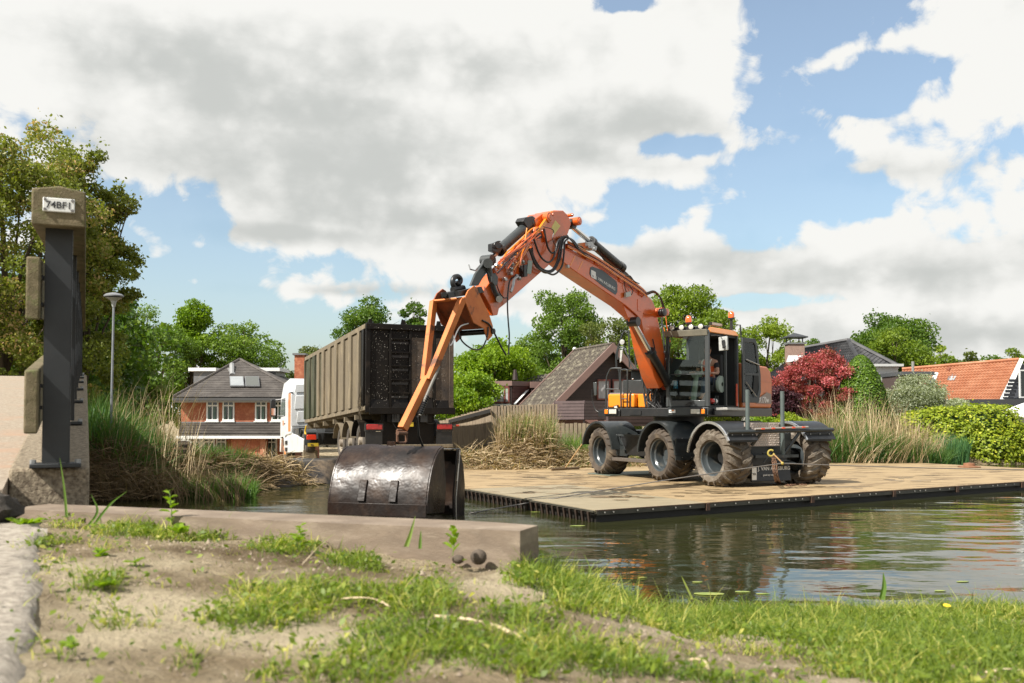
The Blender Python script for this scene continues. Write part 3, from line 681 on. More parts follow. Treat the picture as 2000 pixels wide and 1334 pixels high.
MB().box(e0+Vector((-.05, -.12, -.20)), (e1.x-e0.x+.1, 0, 0), (0, .16, 0), (0, 0, .17)).build('gutter', M('dark_gutter', (.06, .06, .062), rough=.4), hb)
MB().box(e0+Vector((0, 0, -.30)), (e1.x-e0.x, 0, 0), (0, .6, 0), (0, 0, .1)).build('fascia', gut, hb)
# skirt roof
c0 = at(349, 848, DH-1.3); c1 = at(602, 848, DH-1.3); d0 = at(354, 826, DH+.08); d1 = at(602, 826, DH+.08)
tag(tiled(c0, c1, Vector((d1.x, d1.y, d0.z)), d0, 1, 7, step=.05, wave=False).build('skirt_tiles', tile_g, hb), kind='stuff')
MB().add([c0, c1, Vector((d1.x, d1.y, d0.z)), d0, c0-Vector((0, 0, .1)), c1-Vector((0, 0, .1)), Vector((c1.x, DH+.1, c0.z-.1)), Vector((c0.x, DH+.1, c0.z-.1))], [(0, 1, 2, 3), (4, 5, 1, 0), (7, 6, 5, 4), (0, 3, 7, 4), (1, 5, 6, 2)]).build('skirt_roof', tile_g, hb)
MB().box(c0+Vector((-.1, -.08, -.26)), (c1.x-c0.x, 0, 0), (0, .12, 0), (0, 0, .16)).build('skirt_fascia', white, hb)
MB().box((d0.x, DH+.02, d0.z), (d1.x-d0.x, 0, 0), (0, .08, 0), (0, 0, .07)).build('flashing', lead, hb)
for x0, x1 in ((403, 427), (434.5, 458), (498, 521.5), (530, 556)): window(hb, x0, 781.5, x1, 822, DH+.06)
window(hb, 352, 856, 374, 876, DH+.1, cur=False); window(hb, 370, 856, 392, 884, DH+.1); window(hb, 396, 856, 420, 884, DH+.1); window(hb, 422, 856, 442, 884, DH+.1)
MB().box(at(388, 884, DH+.04), (.35, 0, 0), (0, .1, 0), (0, 0, .9)).build('white_panel', white, hb)
window(hb, 520, 852, 541, 904, DH+.06, tr=.25)
# dormers on the side slopes
for x0, x1 in ((377, 430), (505, 553)):
    a = at(x0, 726, DH+7); b = at(x1, 722, DH+7)
    MB().box((a.x, DH+6, a.z), (b.x-a.x, 0, 0), (0, 3, 0), (0, 0, .22)).build('dormer_roof', white, hb)
    MB().box((a.x+.3, DH+6.2, a.z-1.4), (b.x-a.x-.6, 0, 0), (0, 2.6, 0), (0, 0, 1.4)).build('dormer_wall', lead, hb)
# solar collectors lie on the front slope
pn = nrm
def onroof(x, y, lift): return pp(x, y, e0+pn*lift, pn)
for (x0, x1), m_ in (((448.5, 475.5), M('sky_glass', (.42, .44, .44), (.3, .32, .33), scale=1, rough=.12, spec=.9, metal=.3)), ((478.5, 505.5), M('collector_glass', (.075, .08, .07), rough=.1, spec=.8))):
    q = [onroof(x0+1, 756, .1), onroof(x1+2, 756, .1), onroof(x1, 737, .1), onroof(x0, 737, .1)]
    p_ = MB().prism(q, pn*.08).build('solar_panel', lead, hb)
    c_ = sum(q, Vector())/4; MB().prism([c_+(v-c_)*.9+pn*.082 for v in q], pn*.01).build('panel_glass', m_, p_)
zc = M('zinc_flue', (.42, .42, .41), (.3, .3, .3), scale=3, rough=.4, metal=.5)
MB().tube(spl([onroof(456, 733, 0), at(455, 727, DH+3.4), at(447, 724, DH+3.3)], 4), .13, 8).build('flue_pipe', zc, hb)
MB().tube([onroof(453, 733, 0), at(453, 712, DH+4)], .16, 8).cyl(at(453, 722, DH+3.8), at(453, 719, DH+3.8), .30).build('flue_pipe', zc, hb)
ch = at(586.5, 740, DH+3); ct = at(586.5, 694, DH+3)
MB().cbox((ch.x, ch.y, (ch.z-1+ct.z)/2), .62, .62, ct.z-ch.z+1).build('chimney', brick, hb)
MB().cbox((ct.x, ct.y, ct.z+.06), .82, .82, .12).build('chimney_cap', lead, hb)

# brown timber A-frame house
brown = M('brown_boards', (.042, .024, .020), (.028, .016, .014), scale=3, rough=.6)
barge = M('brown_paint', (.20, .125, .105), (.17, .105, .09), scale=2, rough=.55)
lich = M('lichen_tile', (.095, .08, .062), (.055, .046, .037), scale=8, rough=.95, c3=(.20, .18, .13), s3=3.6, t3=.57, w3=.06, bump=.3, bscale=30)
ap = Vector((3.83, 38, 4.36)); gd = Vector((.95, .31, 0)); rd_ = Vector((-1.16, 3.6, 0)); dn = 3.4
def gp(t, k=0, z=0, back=0): return ap+gd*t+rd_*(back/3.78)+Vector((0, 0, z-abs(t)*.955+0)) if k == 0 else None
ab = empty('timber_house', Vector((3.6, 40, .3)), 'dark brown timber A-frame house with steep lichen-covered roof', 'house')
lo = 3.1
L0 = gp(-lo); L1 = gp(-lo, back=3.9); A0 = gp(0); A1 = gp(0, back=3.9); R0 = gp(lo); R1 = gp(lo, back=3.9)
MB().prism([gp(-lo, z=-.12, back=.35), gp(0, z=-.12, back=.35), gp(lo, z=-.12, back=.35)], rd_*.93).build('wall', brown, ab)
pm = MB(); zz = L0.z
for i in range(24):
    z0 = zz+.12*i+.02; hw_ = max(0, (A0.z-.25-z0)/.955)
    if hw_ < .15: break
    c = Vector((ap.x, ap.y, 0))+rd_*(.33/3.78); a = c-gd*hw_; 
    b_ = MB().box((a.x, a.y, z0), gd*(2*hw_), rd_.normalized()*.02, (0, 0, .105)); b_.build('board', brown, ab)
tag(tiled(L0, L1, A1, A0, 15, 14, amp=.06, step=.03).build('roof_tiles', lich, ab), kind='stuff')
tag(tiled(R1, R0, A0, A1, 21, 16, amp=.028, step=.03, sub=2).build('roof_tiles', lich, ab), kind='stuff')
for s_ in (-1, 1):
    e = gp(s_*lo); f_ = -rd_.normalized()*.10
    MB().prism([A0+Vector((0, 0, .10))+f_*.3, e+Vector((0, 0, .10))+f_*.3, e+Vector((0, 0, -.24))+f_*.3, A0+Vector((0, 0, -.24))+f_*.3], f_).build('bargeboard', barge, ab)
    e = gp(s_*lo, back=3.85); MB().prism([A1+Vector((0, 0, .12)), e+Vector((0, 0, .12)), e+Vector((0, 0, -.05)), A1+Vector((0, 0, -.05))], -f_).build('bargeboard', barge, ab)
MB().tube([A0+Vector((0, 0, .07))-rd_*.02, A1+Vector((0, 0, .07))], .075, 6).build('ridge_tiles', lich, ab)
MB().ball(A1+Vector((0, .1, .12)), .09, 8).build('ridge_end', white, ab)
redf = M('oxide_red_frame', (.16, .045, .035), rough=.5); glr = glassmat('window_glass', (.5, .55, .55), 1.6)
lace = M('lace_curtain', (.42, .42, .42), (.25, .25, .26), scale=9, rough=.9, sc=(6, 6, .5))
for x0, x1 in ((1166, 1191), (1196, 1224)):
    n_ = rd_.normalized(); P0 = Vector((ap.x, ap.y, 0))+rd_*(.26/3.78)
    q = [pp(x0, 781, P0, n_), pp(x1, 781, P0, n_), pp(x1, 741, P0, n_), pp(x0, 741, P0, n_)]; c_ = sum(q, Vector())/4
    fr = MB()
    for i in range(4):
        a, b = q[i], q[(i+1) % 4]; a2 = c_+(a-c_)*.86; b2 = c_+(b-c_)*.86; fr.prism([a, b, b2, a2], n_*-.06)
    fo = fr.build('window', redf, ab); MB().prism([c_+(v-c_)*.87-n_*.015 for v in q], n_*.008).build('pane', lace, fo)

# flat-roofed dormer house behind the fence
dh = empty('dormer_house', Vector((.3, 43, .3)), 'low brown house with flat-roofed window dormer left of the A-frame', 'house')
C0 = at(999, 790, 42); u1 = Vector((-1, .25, 0)).normalized(); u2 = Vector((.75, .95, 0)).normalized(); hh = at(999, 744, 42).z-C0.z
def boxuv(o, a, b, z0, z1): return MB().box(o+Vector((0, 0, z0)), u1*a, u2*b, (0, 0, z1-z0))
boxuv(C0, .86, 1.5, -1.6, hh-.18).build('dormer_wall', brown, dh)
for i in range(7): MB().box(C0+Vector((0, 0, i*.13+.02))+u2*.06-u1*.012, u1*-.014, u2*1.4, (0, 0, .11)).build('board', M('red_brown_board', (.095, .035, .028), rough=.6) if i == 0 else bpy.data.materials['red_brown_board'], dh)
boxuv(C0-u1*.06-u2*.06, 1.0, 1.7, hh-.2, hh).build('fascia', barge, dh)
fr = MB(); w0 = C0+u1*.05-u2*.03
for z0, z1, a0, a1 in ((.06, .12, 0, .78), (hh-.3, hh-.22, 0, .78), (.06, hh-.22, 0, .06), (.06, hh-.22, .18, .24), (.06, hh-.22, .72, .78)):
    fr.box(w0+u1*a0+Vector((0, 0, z0)), u1*(a1-a0), -u2*.04, (0, 0, z1-z0))
fo = fr.build('window', redf, dh); MB().box(w0+Vector((0, 0, .1)), u1*.75, -u2*.01, (0, 0, hh-.38)).build('pane', lace, fo)
MB().box(w0+Vector((0, 0, hh-.5)), u1*.75, -u2*.02, (0, 0, .2)).build('blind', M('green_roller_blind', (.28, .33, .26), rough=.8), fo)
MB().box(C0+Vector((0, 0, -.04))-u2*.1, u1*.9, u2*.1, (0, 0, .06)).build('sill', white, dh)
tag(tiled(at(995, 792, 41.5)+Vector((0, 0, -.4)), at(1060, 792, 42)+Vector((0, 0, -.4)), at(1086, 728, 46), at(1012, 740, 46), 10, 10, amp=.03).build('roof_tiles', lich, dh), kind='stuff')
tag(tiled(at(935, 800, 42.5)+Vector((0, 0, -.4)), at(962, 800, 42.5)+Vector((0, 0, -.4)), at(975, 765, 44), at(957, 765, 44), 5, 8, amp=.03).build('roof_tiles', lich, dh), kind='stuff')
MB().prism([at(1003, 789, 41.3), at(1006, 790, 41.3), at(1043, 751, 43.5), at(1039, 750, 43.5)], (0, .1, 0)).build('bargeboard', white, dh)
MB().prism([at(960, 777, 42), at(963, 780, 42), at(937, 806, 42), at(934, 800, 42)], (0, .1, 0)).build('bargeboard', barge, dh)
a = at(1039, 757, 42.5); MB().box((a.x, a.y, a.z-.9), (1.1, .2, 0), (-.1, 1.2, 0), (0, 0, .9)).build('dormer_wall', brown, dh)
MB().box((a.x-.05, a.y-.1, a.z-.01), (1.25, .2, 0), (-.1, 1.4, 0), (0, 0, .26)).build('fascia', barge, dh)
MB().box((a.x+.14, a.y-.03, a.z-.55), (.5, .1, 0), (0, -.03, 0), (0, 0, .5)).build('window', lace, dh)
MB().cyl(at(1006, 742, 44), at(1006, 722, 44), .13, .07, 8).build('vent_pipe', brown, dh)

# dark hip-roofed house on the right
anth = M('anthracite_tile', (.036, .036, .039), (.025, .026, .029), scale=5, rough=.6, c3=(.06, .06, .063), s3=2)
ht = empty('tiled_house', at(1600, 812, 50), 'house with anthracite hipped tile roof and capped brick chimney', 'house')
k = dict(amp=.04, step=.04)
r0 = at(1572, 682, 54); r1 = at(1657, 667, 53)
E0 = at(1462, 728, 48.5); E1 = at(1700, 790, 47); 
tag(tiled(at(1440, 775, 47.5), at(1722, 775, 47), r1, r0, 34, 20, **k).build('roof_tiles', anth, ht), kind='stuff')
hx = at(1752, 716, 50.5)
vs = [r1, at(1700, 782, 46.6), hx, at(1775, 730, 54)]
tag(tiled(at(1706, 768, 47.2), hx+Vector((.1, 0, -.1)), r1+Vector((.12, 0, 0)), r1, 10, 16, **k).build('roof_tiles', anth, ht), kind='stuff')
MB().tube([r1+Vector((0, 0, .08)), at(1712, 768, 47.1)], .12, 6).build('ridge_tiles', anth, ht)
MB().tube([r0+Vector((0, 0, .08)), r1+Vector((0, 0, .08))], .12, 6).build('ridge_tiles', anth, ht)
MB().tube([r1+Vector((0, 0, .08)), hx+Vector((0, 0, .06))], .12, 6).build('ridge_tiles', anth, ht)
a = at(1470, 800, 48.5); MB().box((a.x, 48.8, 0), (6.0, 0, 0), (0, 6, 0), (0, 0, a.z+.3)).build('wall', M('white_render', (.6, .6, .58), rough=.8), ht)
MB().prism([at(1696, 712, 47.5), at(1702, 712, 47.5), at(1722, 745, 46.8), at(1714, 745, 46.8)], (0, .1, 0)).build('bargeboard', white, ht)
a = at(1708, 715, 48.5); MB().box((a.x, 48.3, a.z-.02), (1.35, 0, 0), (0, 1.6, 0), (0, 0, .12)).build('gutter', M('pale_gutter', (.45, .46, .45), rough=.5), ht)
a = at(1712, 760, 48.5); MB().box((a.x, 48.6, a.z), (1.1, 0, 0), (0, 2, 0), (0, 0, 1.15)).build('side_wall', bpy.data.materials['white_render'], ht)
c1 = at(1552, 673, 51.5); cb = at(1553, 700, 51.5)
MB().cbox((c1.x, c1.y, (c1.z+cb.z)/2-.5), .80, .80, c1.z-cb.z+1).build('chimney', M('buff_brick', (.30, .20, .16), (.23, .15, .12), scale=9, rough=.9), ht)
MB().cbox((c1.x, c1.y, c1.z+.04), .92, .92, .08).build('chimney_rim', lead, ht)
cm_ = MB(); 
for sx in (-.32, .32):
    for sy in (-.32, .32): cm_.cbox((c1.x+sx, c1.y+sy, c1.z+.2), .05, .05, .26)
cc = c1+Vector((0, 0, .33)); q = [cc+Vector((sx*.55, sy*.55, 0)) for sx, sy in ((-1, -1), (1, -1), (1, 1), (-1, 1))]
cm_.add(q+[v+Vector((0, 0, .05)) for v in q]+[cc+Vector((0, 0, .28)), cc+Vector((0, 0, .38))], [(3, 2, 1, 0), (0, 1, 5, 4), (1, 2, 6, 5), (2, 3, 7, 6), (3, 0, 4, 7), (4, 5, 8), (5, 6, 8), (6, 7, 8), (7, 4, 8)])
cm_.build('chimney_cap', M('cap_metal', (.035, .037, .04), rough=.4), ht)
MB().prism([at(1540, 694, 51), at(1568, 694, 51), at(1572, 704, 50.7), at(1536, 707, 50.7)], (0, .05, 0)).build('flashing', M('lead_flashing', (.45, .46, .46), rough=.5), ht)

# orange tiled house
org = M('orange_tile', (.38, .155, .075), (.31, .12, .06), scale=5, rough=.8, c3=(.42, .20, .11), s3=1.5)
ho = empty('orange_roof_house', at(1880, 812, 47), 'house with bright orange tiled roof, skylight and white gable trim', 'house')
g0 = at(1762, 724, 50); g1 = at(1990, 705, 47.5); h0 = at(1762, 783, 46.5); h1 = at(1951, 783, 44.6)
tag(tiled(h0, h1, g1, g0, 34, 13, amp=.028, step=.05).build('roof_tiles', org, ho), kind='stuff')
MB().tube([g0+Vector((0, 0, .08)), g1+Vector((0, 0, .08))], .09, 6).build('ridge_tiles', org, ho)
o_ = Vector((.02, -.06, 0)); MB().prism([h1+o_+Vector((0, 0, .08)), g1+o_+Vector((0, 0, .14)), g1+o_+Vector((.2, 0, .10)), h1+o_+Vector((.26, 0, -.05))], (0.03, .08, 0)).build('bargeboard', white, ho)
g2 = g1+Vector((1.5, .6, -1.9)); MB().add([g1+Vector((.1, .1, 0)), h1+Vector((.1, .1, 0)), h1+Vector((3.4, .9, 0)), h1+Vector((3.4, .9, -2)), h1+Vector((.1, .1, -2))], [(0, 1, 2), (1, 4, 3, 2)]).build('gable_wall', M('dark_siding', (.03, .033, .04), rough=.6), ho)
for i in range(6): MB().box(h1+Vector((.2+.06*i, .04, .05+.16*i)), (.55, .13, 0), (0, .03, 0), (0, 0, .13)).build('board', bpy.data.materials['dark_siding'], ho)
a = at(1990, 775, 44.5); fo = MB().box((a.x, a.y-.1, a.z), (.06, .02, 0), (0, .1, 0), (0, 0, 1.15)).box((a.x+.5, a.y+.02, a.z), (.06, .02, 0), (0, .1, 0), (0, 0, 1.15)).box((a.x, a.y-.1, a.z+1.15), (.56, .13, 0), (0, .1, 0), (0, 0, .06)).box((a.x, a.y-.1, a.z-.05), (.56, .13, 0), (0, .1, 0), (0, 0, .06)).build('window', white, ho)
MB().box((a.x+.03, a.y-.05, a.z), (.5, .12, 0), (0, .01, 0), (0, 0, 1.15)).build('pane', dark_g, fo)
rn = ((h1-h0).cross(g0-h0)).normalized(); rn = rn if rn.z > 0 else -rn
def orf(x, y, l): return pp(x, y, h0+rn*l, rn)
sk = MB().prism([orf(1850, 744, .08), orf(1864, 744, .08), orf(1870, 733, .08), orf(1856, 733, .08)], rn*.07).build('skylight', lead, ho)
MB().prism([orf(1852.5, 743, .155), orf(1863, 743, .155), orf(1868, 734.5, .155), orf(1857.5, 734.5, .155)], rn*.01).build('pane', bpy.data.materials['sky_glass'], sk)
MB().prism([orf(1849, 726, .1), orf(1854, 728, .1), orf(1856, 722, .1), orf(1851, 722, .1)], rn*.14).build('roof_vent', M('vent_brown', (.2, .06, .03), rough=.7), ho)
# dormer at its left end
a = at(1760, 733, 45.5); MB().box((a.x, 45.3, a.z), (1.45, 0, 0), (0, 3, 0), (0, 0, .17)).build('dormer_roof', M('dark_felt', (.06, .065, .07), rough=.7), ho)
MB().box((a.x+.05, 45.5, a.z-1.2), (1.2, 0, 0), (0, 2.5, 0), (0, 0, 1.2)).build('dormer_wall', M('dull_brown_board', (.07, .05, .045), rough=.7), ho)  # wall in one even dark brown
MB().box((a.x+.75, 45.45, a.z-.9), (.42, 0, 0), (0, .04, 0), (0, 0, .8)).build('window', M('red_pane', (.25, .10, .07), rough=.2), ho)
MB().prism([at(1806, 764, 45.2), at(1817, 768, 45.2), at(1833, 728, 46.2), at(1828, 727, 46.2)], (0, .08, 0)).build('bargeboard', white, ho)
MB().cyl(at(1783, 735, 48), at(1783, 706, 48), .07, n=8).build('vent_pipe', M('grey_pipe', (.22, .22, .21), rough=.6), ho)
for x in (1943, 1972):
    MB().cbox(at(x, 705, 49), .35, .3, .12).build('ridge_vent', M('pale_vent', (.6, .6, .58), rough=.6), ho)
ext = empty('flat_roof_extension', at(1900, 812, 42), 'low extension with dark flat roof in front of the orange house', 'building')
a = at(1878, 784, 42.5); MB().box((a.x, 41.5, a.z-.18), (5.5, 0, 0), (0, 3, 0), (0, 0, .26)).build('flat_roof', M('roof_edge', (.035, .037, .04), rough=.5), ext)
MB().box((a.x+.1, 41.8, 0), (5.3, 0, 0), (0, 2.6, 0), (0, 0, a.z-.18)).build('wall', M('grey_brown_wall', (.10, .09, .08), rough=.8), ext)  # wall in one even grey-brown
# white parasol
pr = empty('garden_parasol', at(2005, 880, 39), 'white garden parasol half out of frame at the right', 'parasol')
c = at(2008, 784, 39); vs = [c]; n = 8
for ring, (rr, dz) in enumerate(((1.25, -.48), (1.25, -.62))):
    for i in range(n):
        a_ = 2*math.pi*(i+.5)/n; vs.append(c+Vector((rr*math.cos(a_), rr*math.sin(a_), dz)))
MB().add(vs, [(0, 1+i, 1+(i+1) % n) for i in range(n)]+[(1+i, 9+i, 9+(i+1) % n, 1+(i+1) % n) for i in range(n)]).build('canopy', M('parasol_cloth', (.78, .77, .78), rough=.8), pr)
MB().cyl(c-Vector((0, 0, 2.4)), c, .025, n=8).build('pole', galv, pr)

# ------------------------------------------------------------------ fences
plank = M('grey_plank', (.30, .24, .165), (.22, .17, .12), scale=7, rough=.9, c3=(.17, .13, .09), s3=3, t3=.6, sc=(2, 2, .4))
blk = M('black_timber', (.02, .018, .016), rough=.7)
fe = empty('plank_fence', at(960, 895, 32), 'weathered vertical plank fence with curved top between trailer and reeds', 'fence')
fpts = [(855, 823), (880, 816), (905, 809), (930, 802), (958, 793), (985, 792), (1088, 789)]
def ftop(x): return np.interp(x, [p[0] for p in fpts], [p[1] for p in fpts])
x = 853.0; src = None
while x < 1088:
    D = 37-.0485*(x-853) if x < 960 else 31.8+.004*(x-960)
    tp = at(x, ftop(x)+random.uniform(-.8, .8), D); z0 = .1
    w = 5.8*D/FPX
    y_off = .025*(int(x*1.7) % 2)
    D2 = D-.0485*5.6 if x < 958 else D+.0; t2 = at(x+5.6, ftop(x+5.6), D2); a_ = Vector((tp.x, D+y_off, z0)); b_ = Vector((t2.x, D2+y_off, z0)); sd = Vector((-(b_-a_).y, (b_-a_).x, 0)).normalized()*.022
    MB().box(a_, (b_-a_)*.97, sd, (0, 0, tp.z-z0)).build('plank', plank, fe); x += 5.9
for ya, yb in (((876, 820), (959, 798)), ((895, 873), (955, 868))):
    a = at(*ya, 35.75); b = at(*yb, 31.75); MB().prism([a, b, b-Vector((0, 0, .12)), a-Vector((0, 0, .12))], (0, -.06, 0)).build('rail', blk, fe)
pf = empty('picket_fence', at(1115, 893, 30.5), 'low grey picket fence behind the front wheel of the excavator', 'fence')
for i in range(16):
    xx = 1088+i*8.2; a = at(xx, 826+random.uniform(-1, 2), 31.0); MB().box((a.x, 31.0, .1), (.105, 0, 0), (0, .02, 0), (0, 0, a.z-.1)).build('picket', plank, pf)
a = at(1088, 838, 31.1); MB().box((a.x, 31.04, a.z-.05), (2.1, 0, 0), (0, .04, 0), (0, 0, .09)).build('rail', plank, pf)
tr_ = empty('terrace_screen', at(1130, 850, 34), 'brown horizontal slat screen round the terrace of the A-frame house', 'screen')
slat = M('brown_slat', (.115, .082, .08), (.085, .06, .06), scale=4, rough=.6)
for i in range(6):
    a = at(1083.5, 783.5+i*6.2+5, 34); b = at(1141, 783+i*6.2+5, 33.4); MB().prism([a, b, b+Vector((0, 0, .092)), a+Vector((0, 0, .092))], (0, .03, 0)).build('slat', slat, tr_)
    c = at(1186, 783.5+i*6+5, 34.6); MB().prism([b+Vector((.02, 0, 0)), c, c+Vector((0, 0, .09)), b+Vector((.02, 0, .092))], (0, .03, 0)).build('slat', slat, tr_)
for X_ in (1084, 1141, 1186):
    a = at(X_, 782, 34.0 if X_ != 1141 else 33.5); MB().cbox((a.x, a.y+.06, a.z-.6), .07, .07, 1.2).build('post', slat, tr_)
a = at(1084, 820, 34); MB().box((a.x, 34.1, .3), (1.8, 0, 0), (0, .1, 0), (0, 0, a.z-.3)).build('base_board', M('terracotta_base', (.16, .085, .07), rough=.8), tr_)

# ------------------------------------------------------------------ lamps
lm = empty('street_lamp', Vector((at(217, 770, 21).x, 21, .8)), 'galvanised street lamp with flat round head rising behind the reeds at left', 'street lamp', 'street lamps')
t_ = at(222, 600, 21); pz = M('galvanised', (.27, .29, .31), (.21, .23, .25), scale=4, rough=.45, metal=.4)
MB().tube([(at(217, 770, 21).x, 21, .6), (t_.x, 21, t_.z)], [.027, .023], 12).build('pole', pz, lm, smooth=True)
hd = at(222, 577, 21)
MB().lathe((t_.x, 21, t_.z), (0, 0, 1), [(0, .03), (.06, .045), (.13, .06), (.16, .10), (.20, .17)], 20).build('lantern', M('lantern_glass', (.35, .37, .36), rough=.2), lm, smooth=True)
MB().lathe((t_.x, 21, hd.z), (0, 0, 1), [(-.03, .01), (-.03, .20), (-.005, .205), (.03, .16), (.06, .05), (.065, .005)], 24).build('lamp_shade', M('lamp_grey', (.2, .21, .22), rough=.4), lm, smooth=True)
l2 = empty('street_lamp', Vector((at(944, 800, 44).x, 44, .2)), 'small pale street lamp with bent arm above the plank fence', 'street lamp', 'street lamps')
MB().tube(spl([(at(944, 800, 44).x, 44, .2), at(944, 780, 44), at(943.5, 772, 44), at(940, 768.5, 44), at(929, 769, 44)], 4), .045, 8).build('pole', M('pale_grey', (.6, .62, .6), rough=.5), l2, smooth=True)
MB().cbox(at(932, 769.5, 44), .26, .16, .06).build('lamp_head', bpy.data.materials['pale_grey'], l2)

# ------------------------------------------------------------------ garden shrubs
def shrub(label, name, px, D, topy, z0, hw, kind, **kw):
    kw.setdefault('cb', .0); return tree(label, px, D, topy, z0, hw, kind, name=name, cat='shrub', **kw)
shrub('red blossoming hawthorn beside the orange engine cover', 'hawthorn_shrub', 1588, 37, 664, .4, 70, 'pink', nl=20000, ls=.085, K=170, rad=.15, seed=80, rough_=.9, airy=4)
shrub('dark purple-leaved shrub low in front of the hawthorn', 'purple_shrub', 1522, 35.5, 752, .4, 42, 'purple', nl=6000, ls=.1, K=40, rad=.3, seed=81)
shrub('pale grey-green willow shrub right of the clipped cone', 'willow_shrub', 1790, 38, 728, .3, 78, 'grey', nl=15000, ls=.09, K=80, rad=.22, seed=82, airy=2, topw=.6)
shrub('second tuft of grey willow over the hedge', 'willow_shrub', 1850, 37, 762, .3, 40, 'grey', nl=5000, ls=.09, K=40, rad=.26, seed=83, airy=2)
shrub('yellow flowering shrub low behind the rear fenders', 'yellow_shrub', 1545, 32.5, 802, .4, 44, 'yellow', nl=5000, ls=.08, K=34, rad=.28, seed=84)
shrub('small bright green shrub under the engine cover', 'green_shrub', 1478, 32.8, 800, .4, 34, 'bright', nl=3500, ls=.08, K=26, rad=.3, seed=85)
# clipped cone
cz = empty('topiary_cone', Vector((at(1681, 812, 36).x, 36, .3)), 'tall clipped green cone between hawthorn and willow', 'topiary')
n = 22000; u = rng.uniform(0, 1, n)**.7; th = rng.uniform(0, 2*math.pi, n); tp = at(1681, 693, 36); z0c = .3
prof = lambda s: np.clip(1-(1-s)**1.9, 0, 1)**.55   # s = distance from top 0..1
Rc = 56*36/FPX; s_ = u; rr_ = Rc*prof(s_)*(1+.05*rng.normal(size=n)*.6)*(1+.03*np.sin(5*th+9*s_)+.02*np.sin(13*th)*np.sin(20*s_))
Pn = np.stack([tp.x+rr_*np.cos(th), 36+rr_*np.sin(th), z0c+(tp.z-z0c)*(1-s_)], 1)
Nr = np.stack([np.cos(th), np.sin(th), .3+0*th], 1)
leaves('foliage', Pn, .085, rng.uniform(0, 1, n), LM['cone'], cz, nrm=Nr)
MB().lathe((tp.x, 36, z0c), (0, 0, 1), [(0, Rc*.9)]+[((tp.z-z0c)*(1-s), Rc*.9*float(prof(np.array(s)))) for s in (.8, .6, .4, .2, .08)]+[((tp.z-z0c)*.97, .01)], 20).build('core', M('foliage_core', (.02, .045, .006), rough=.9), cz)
# hedge of creeper, a row of rounded masses
hg = empty('creeper_hedge', Vector((at(1880, 812, 35.6).x, 35.6, .0)), 'thick yellow-green creeper hedge growing down to the water at right', 'hedge')
P_ = []; Nn = []; hmb = MB()
for i, (px, ty, by, hw, Dq) in enumerate([(1795, 806, 880, 32, 36.4), (1830, 798, 895, 30, 36.2), (1868, 800, 902, 36, 35.9), (1905, 795, 905, 38, 35.7), (1942, 794, 905, 34, 35.7), (1964, 806, 903, 24, 35.6), (1985, 830, 905, 26, 35.6), (2020, 842, 905, 34, 35.6), (1850, 830, 905, 40, 35.8), (1925, 840, 906, 46, 35.4), (1770, 815, 870, 26, 36.6)]):
    c = at(px, (ty+by)/2, Dq); rz = (by-ty)/2*Dq/FPX; rx = hw*Dq/FPX; k = 2600
    d = rng.normal(size=(k, 3)); d /= np.linalg.norm(d, axis=1, keepdims=True); d /= ((np.abs(d[:, 0])**4+np.abs(d[:, 2])**4+d[:, 1]**4)**.25)[:, None]
    lump = 1+.10*np.sin(d[:, 0]*9+i)*np.sin(d[:, 2]*11+2*i)+.05*rng.normal(size=k)
    P_.append(np.array(c)+d*np.array([rx, .9, rz])*lump[:, None]*1.0); Nn.append(d+np.array([0, 0, .3]))
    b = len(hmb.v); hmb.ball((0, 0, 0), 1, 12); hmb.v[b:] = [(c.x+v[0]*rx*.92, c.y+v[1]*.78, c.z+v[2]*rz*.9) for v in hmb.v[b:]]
P_ = np.concatenate(P_); Nn = np.concatenate(Nn)
leaves('foliage', P_, .105, np.clip(rng.normal(.55, .25, len(P_)), 0, 1), LM['yellow'], hg, nrm=Nn, aspect=.75)
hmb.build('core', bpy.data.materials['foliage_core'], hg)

# ------------------------------------------------------------------ reeds
def reedbed(name, pxr, Dr, n, hr, w, mat, leanx=0, lean_s=.25, tint=(0, 1), curve=(.3, 1.1), zoff=0, dens=None, topf=None):
    px = rng.uniform(*pxr, n*3); D = rng.uniform(*Dr, n*3); x = (px-1000)/FPX*D; z = H(x, D)
    ok = np.ones(n*3, bool) if dens is None else rng.uniform(0, 1, n*3) < dens(px, D)
    x, D, z, px = (q[ok][:n] for q in (x, D, z, px)); k = len(x)
    base = np.stack([x, D, np.maximum(z, -.05)+zoff], 1)
    h = rng.uniform(*hr, k)
    if topf is not None: h = h*topf(px, D)
    lean = rng.normal(size=(k, 2))*lean_s; lean[:, 0] += leanx
    o = blades(name, base, h, w*rng.uniform(.6, 1.3, k), lean, rng.uniform(*curve, k), np.clip(rng.uniform(tint[0], tint[1], k), 0, 1), mat)
    return tag(o, kind='stuff')
# right bed
reedbed('reed_bed', (1555, 1850), (31.3, 34.0), 12000, (.9, 1.9), .022, LM['reedgreen'], tint=(0, .78), leanx=-.05, lean_s=.42, topf=lambda p, d: np.interp(p, [1550, 1600, 1700, 1780, 1850], [.75, 1.0, 1.0, .8, .45]))
reedbed('dry_reeds', (1575, 1840), (31.2, 33.6), 1000, (1.6, 3.2), .019, LM['straw'], leanx=-.05, lean_s=.24, tint=(.45, 1), topf=lambda p, d: np.interp(p, [1570, 1620, 1700, 1780, 1850], [.7, 1, 1.05, .8, .5]))
reedbed('bent_reeds', (1640, 1800), (31.0, 32.4), 420, (1.0, 2.0), .018, LM['straw'], leanx=.75, lean_s=.3, tint=(.3, 1))
reedbed('iris_clump', (1825, 1890), (33.6, 34.6), 700, (.7, 1.25), .035, LM['iris'], lean_s=.25, curve=(.2, .8), zoff=.05)
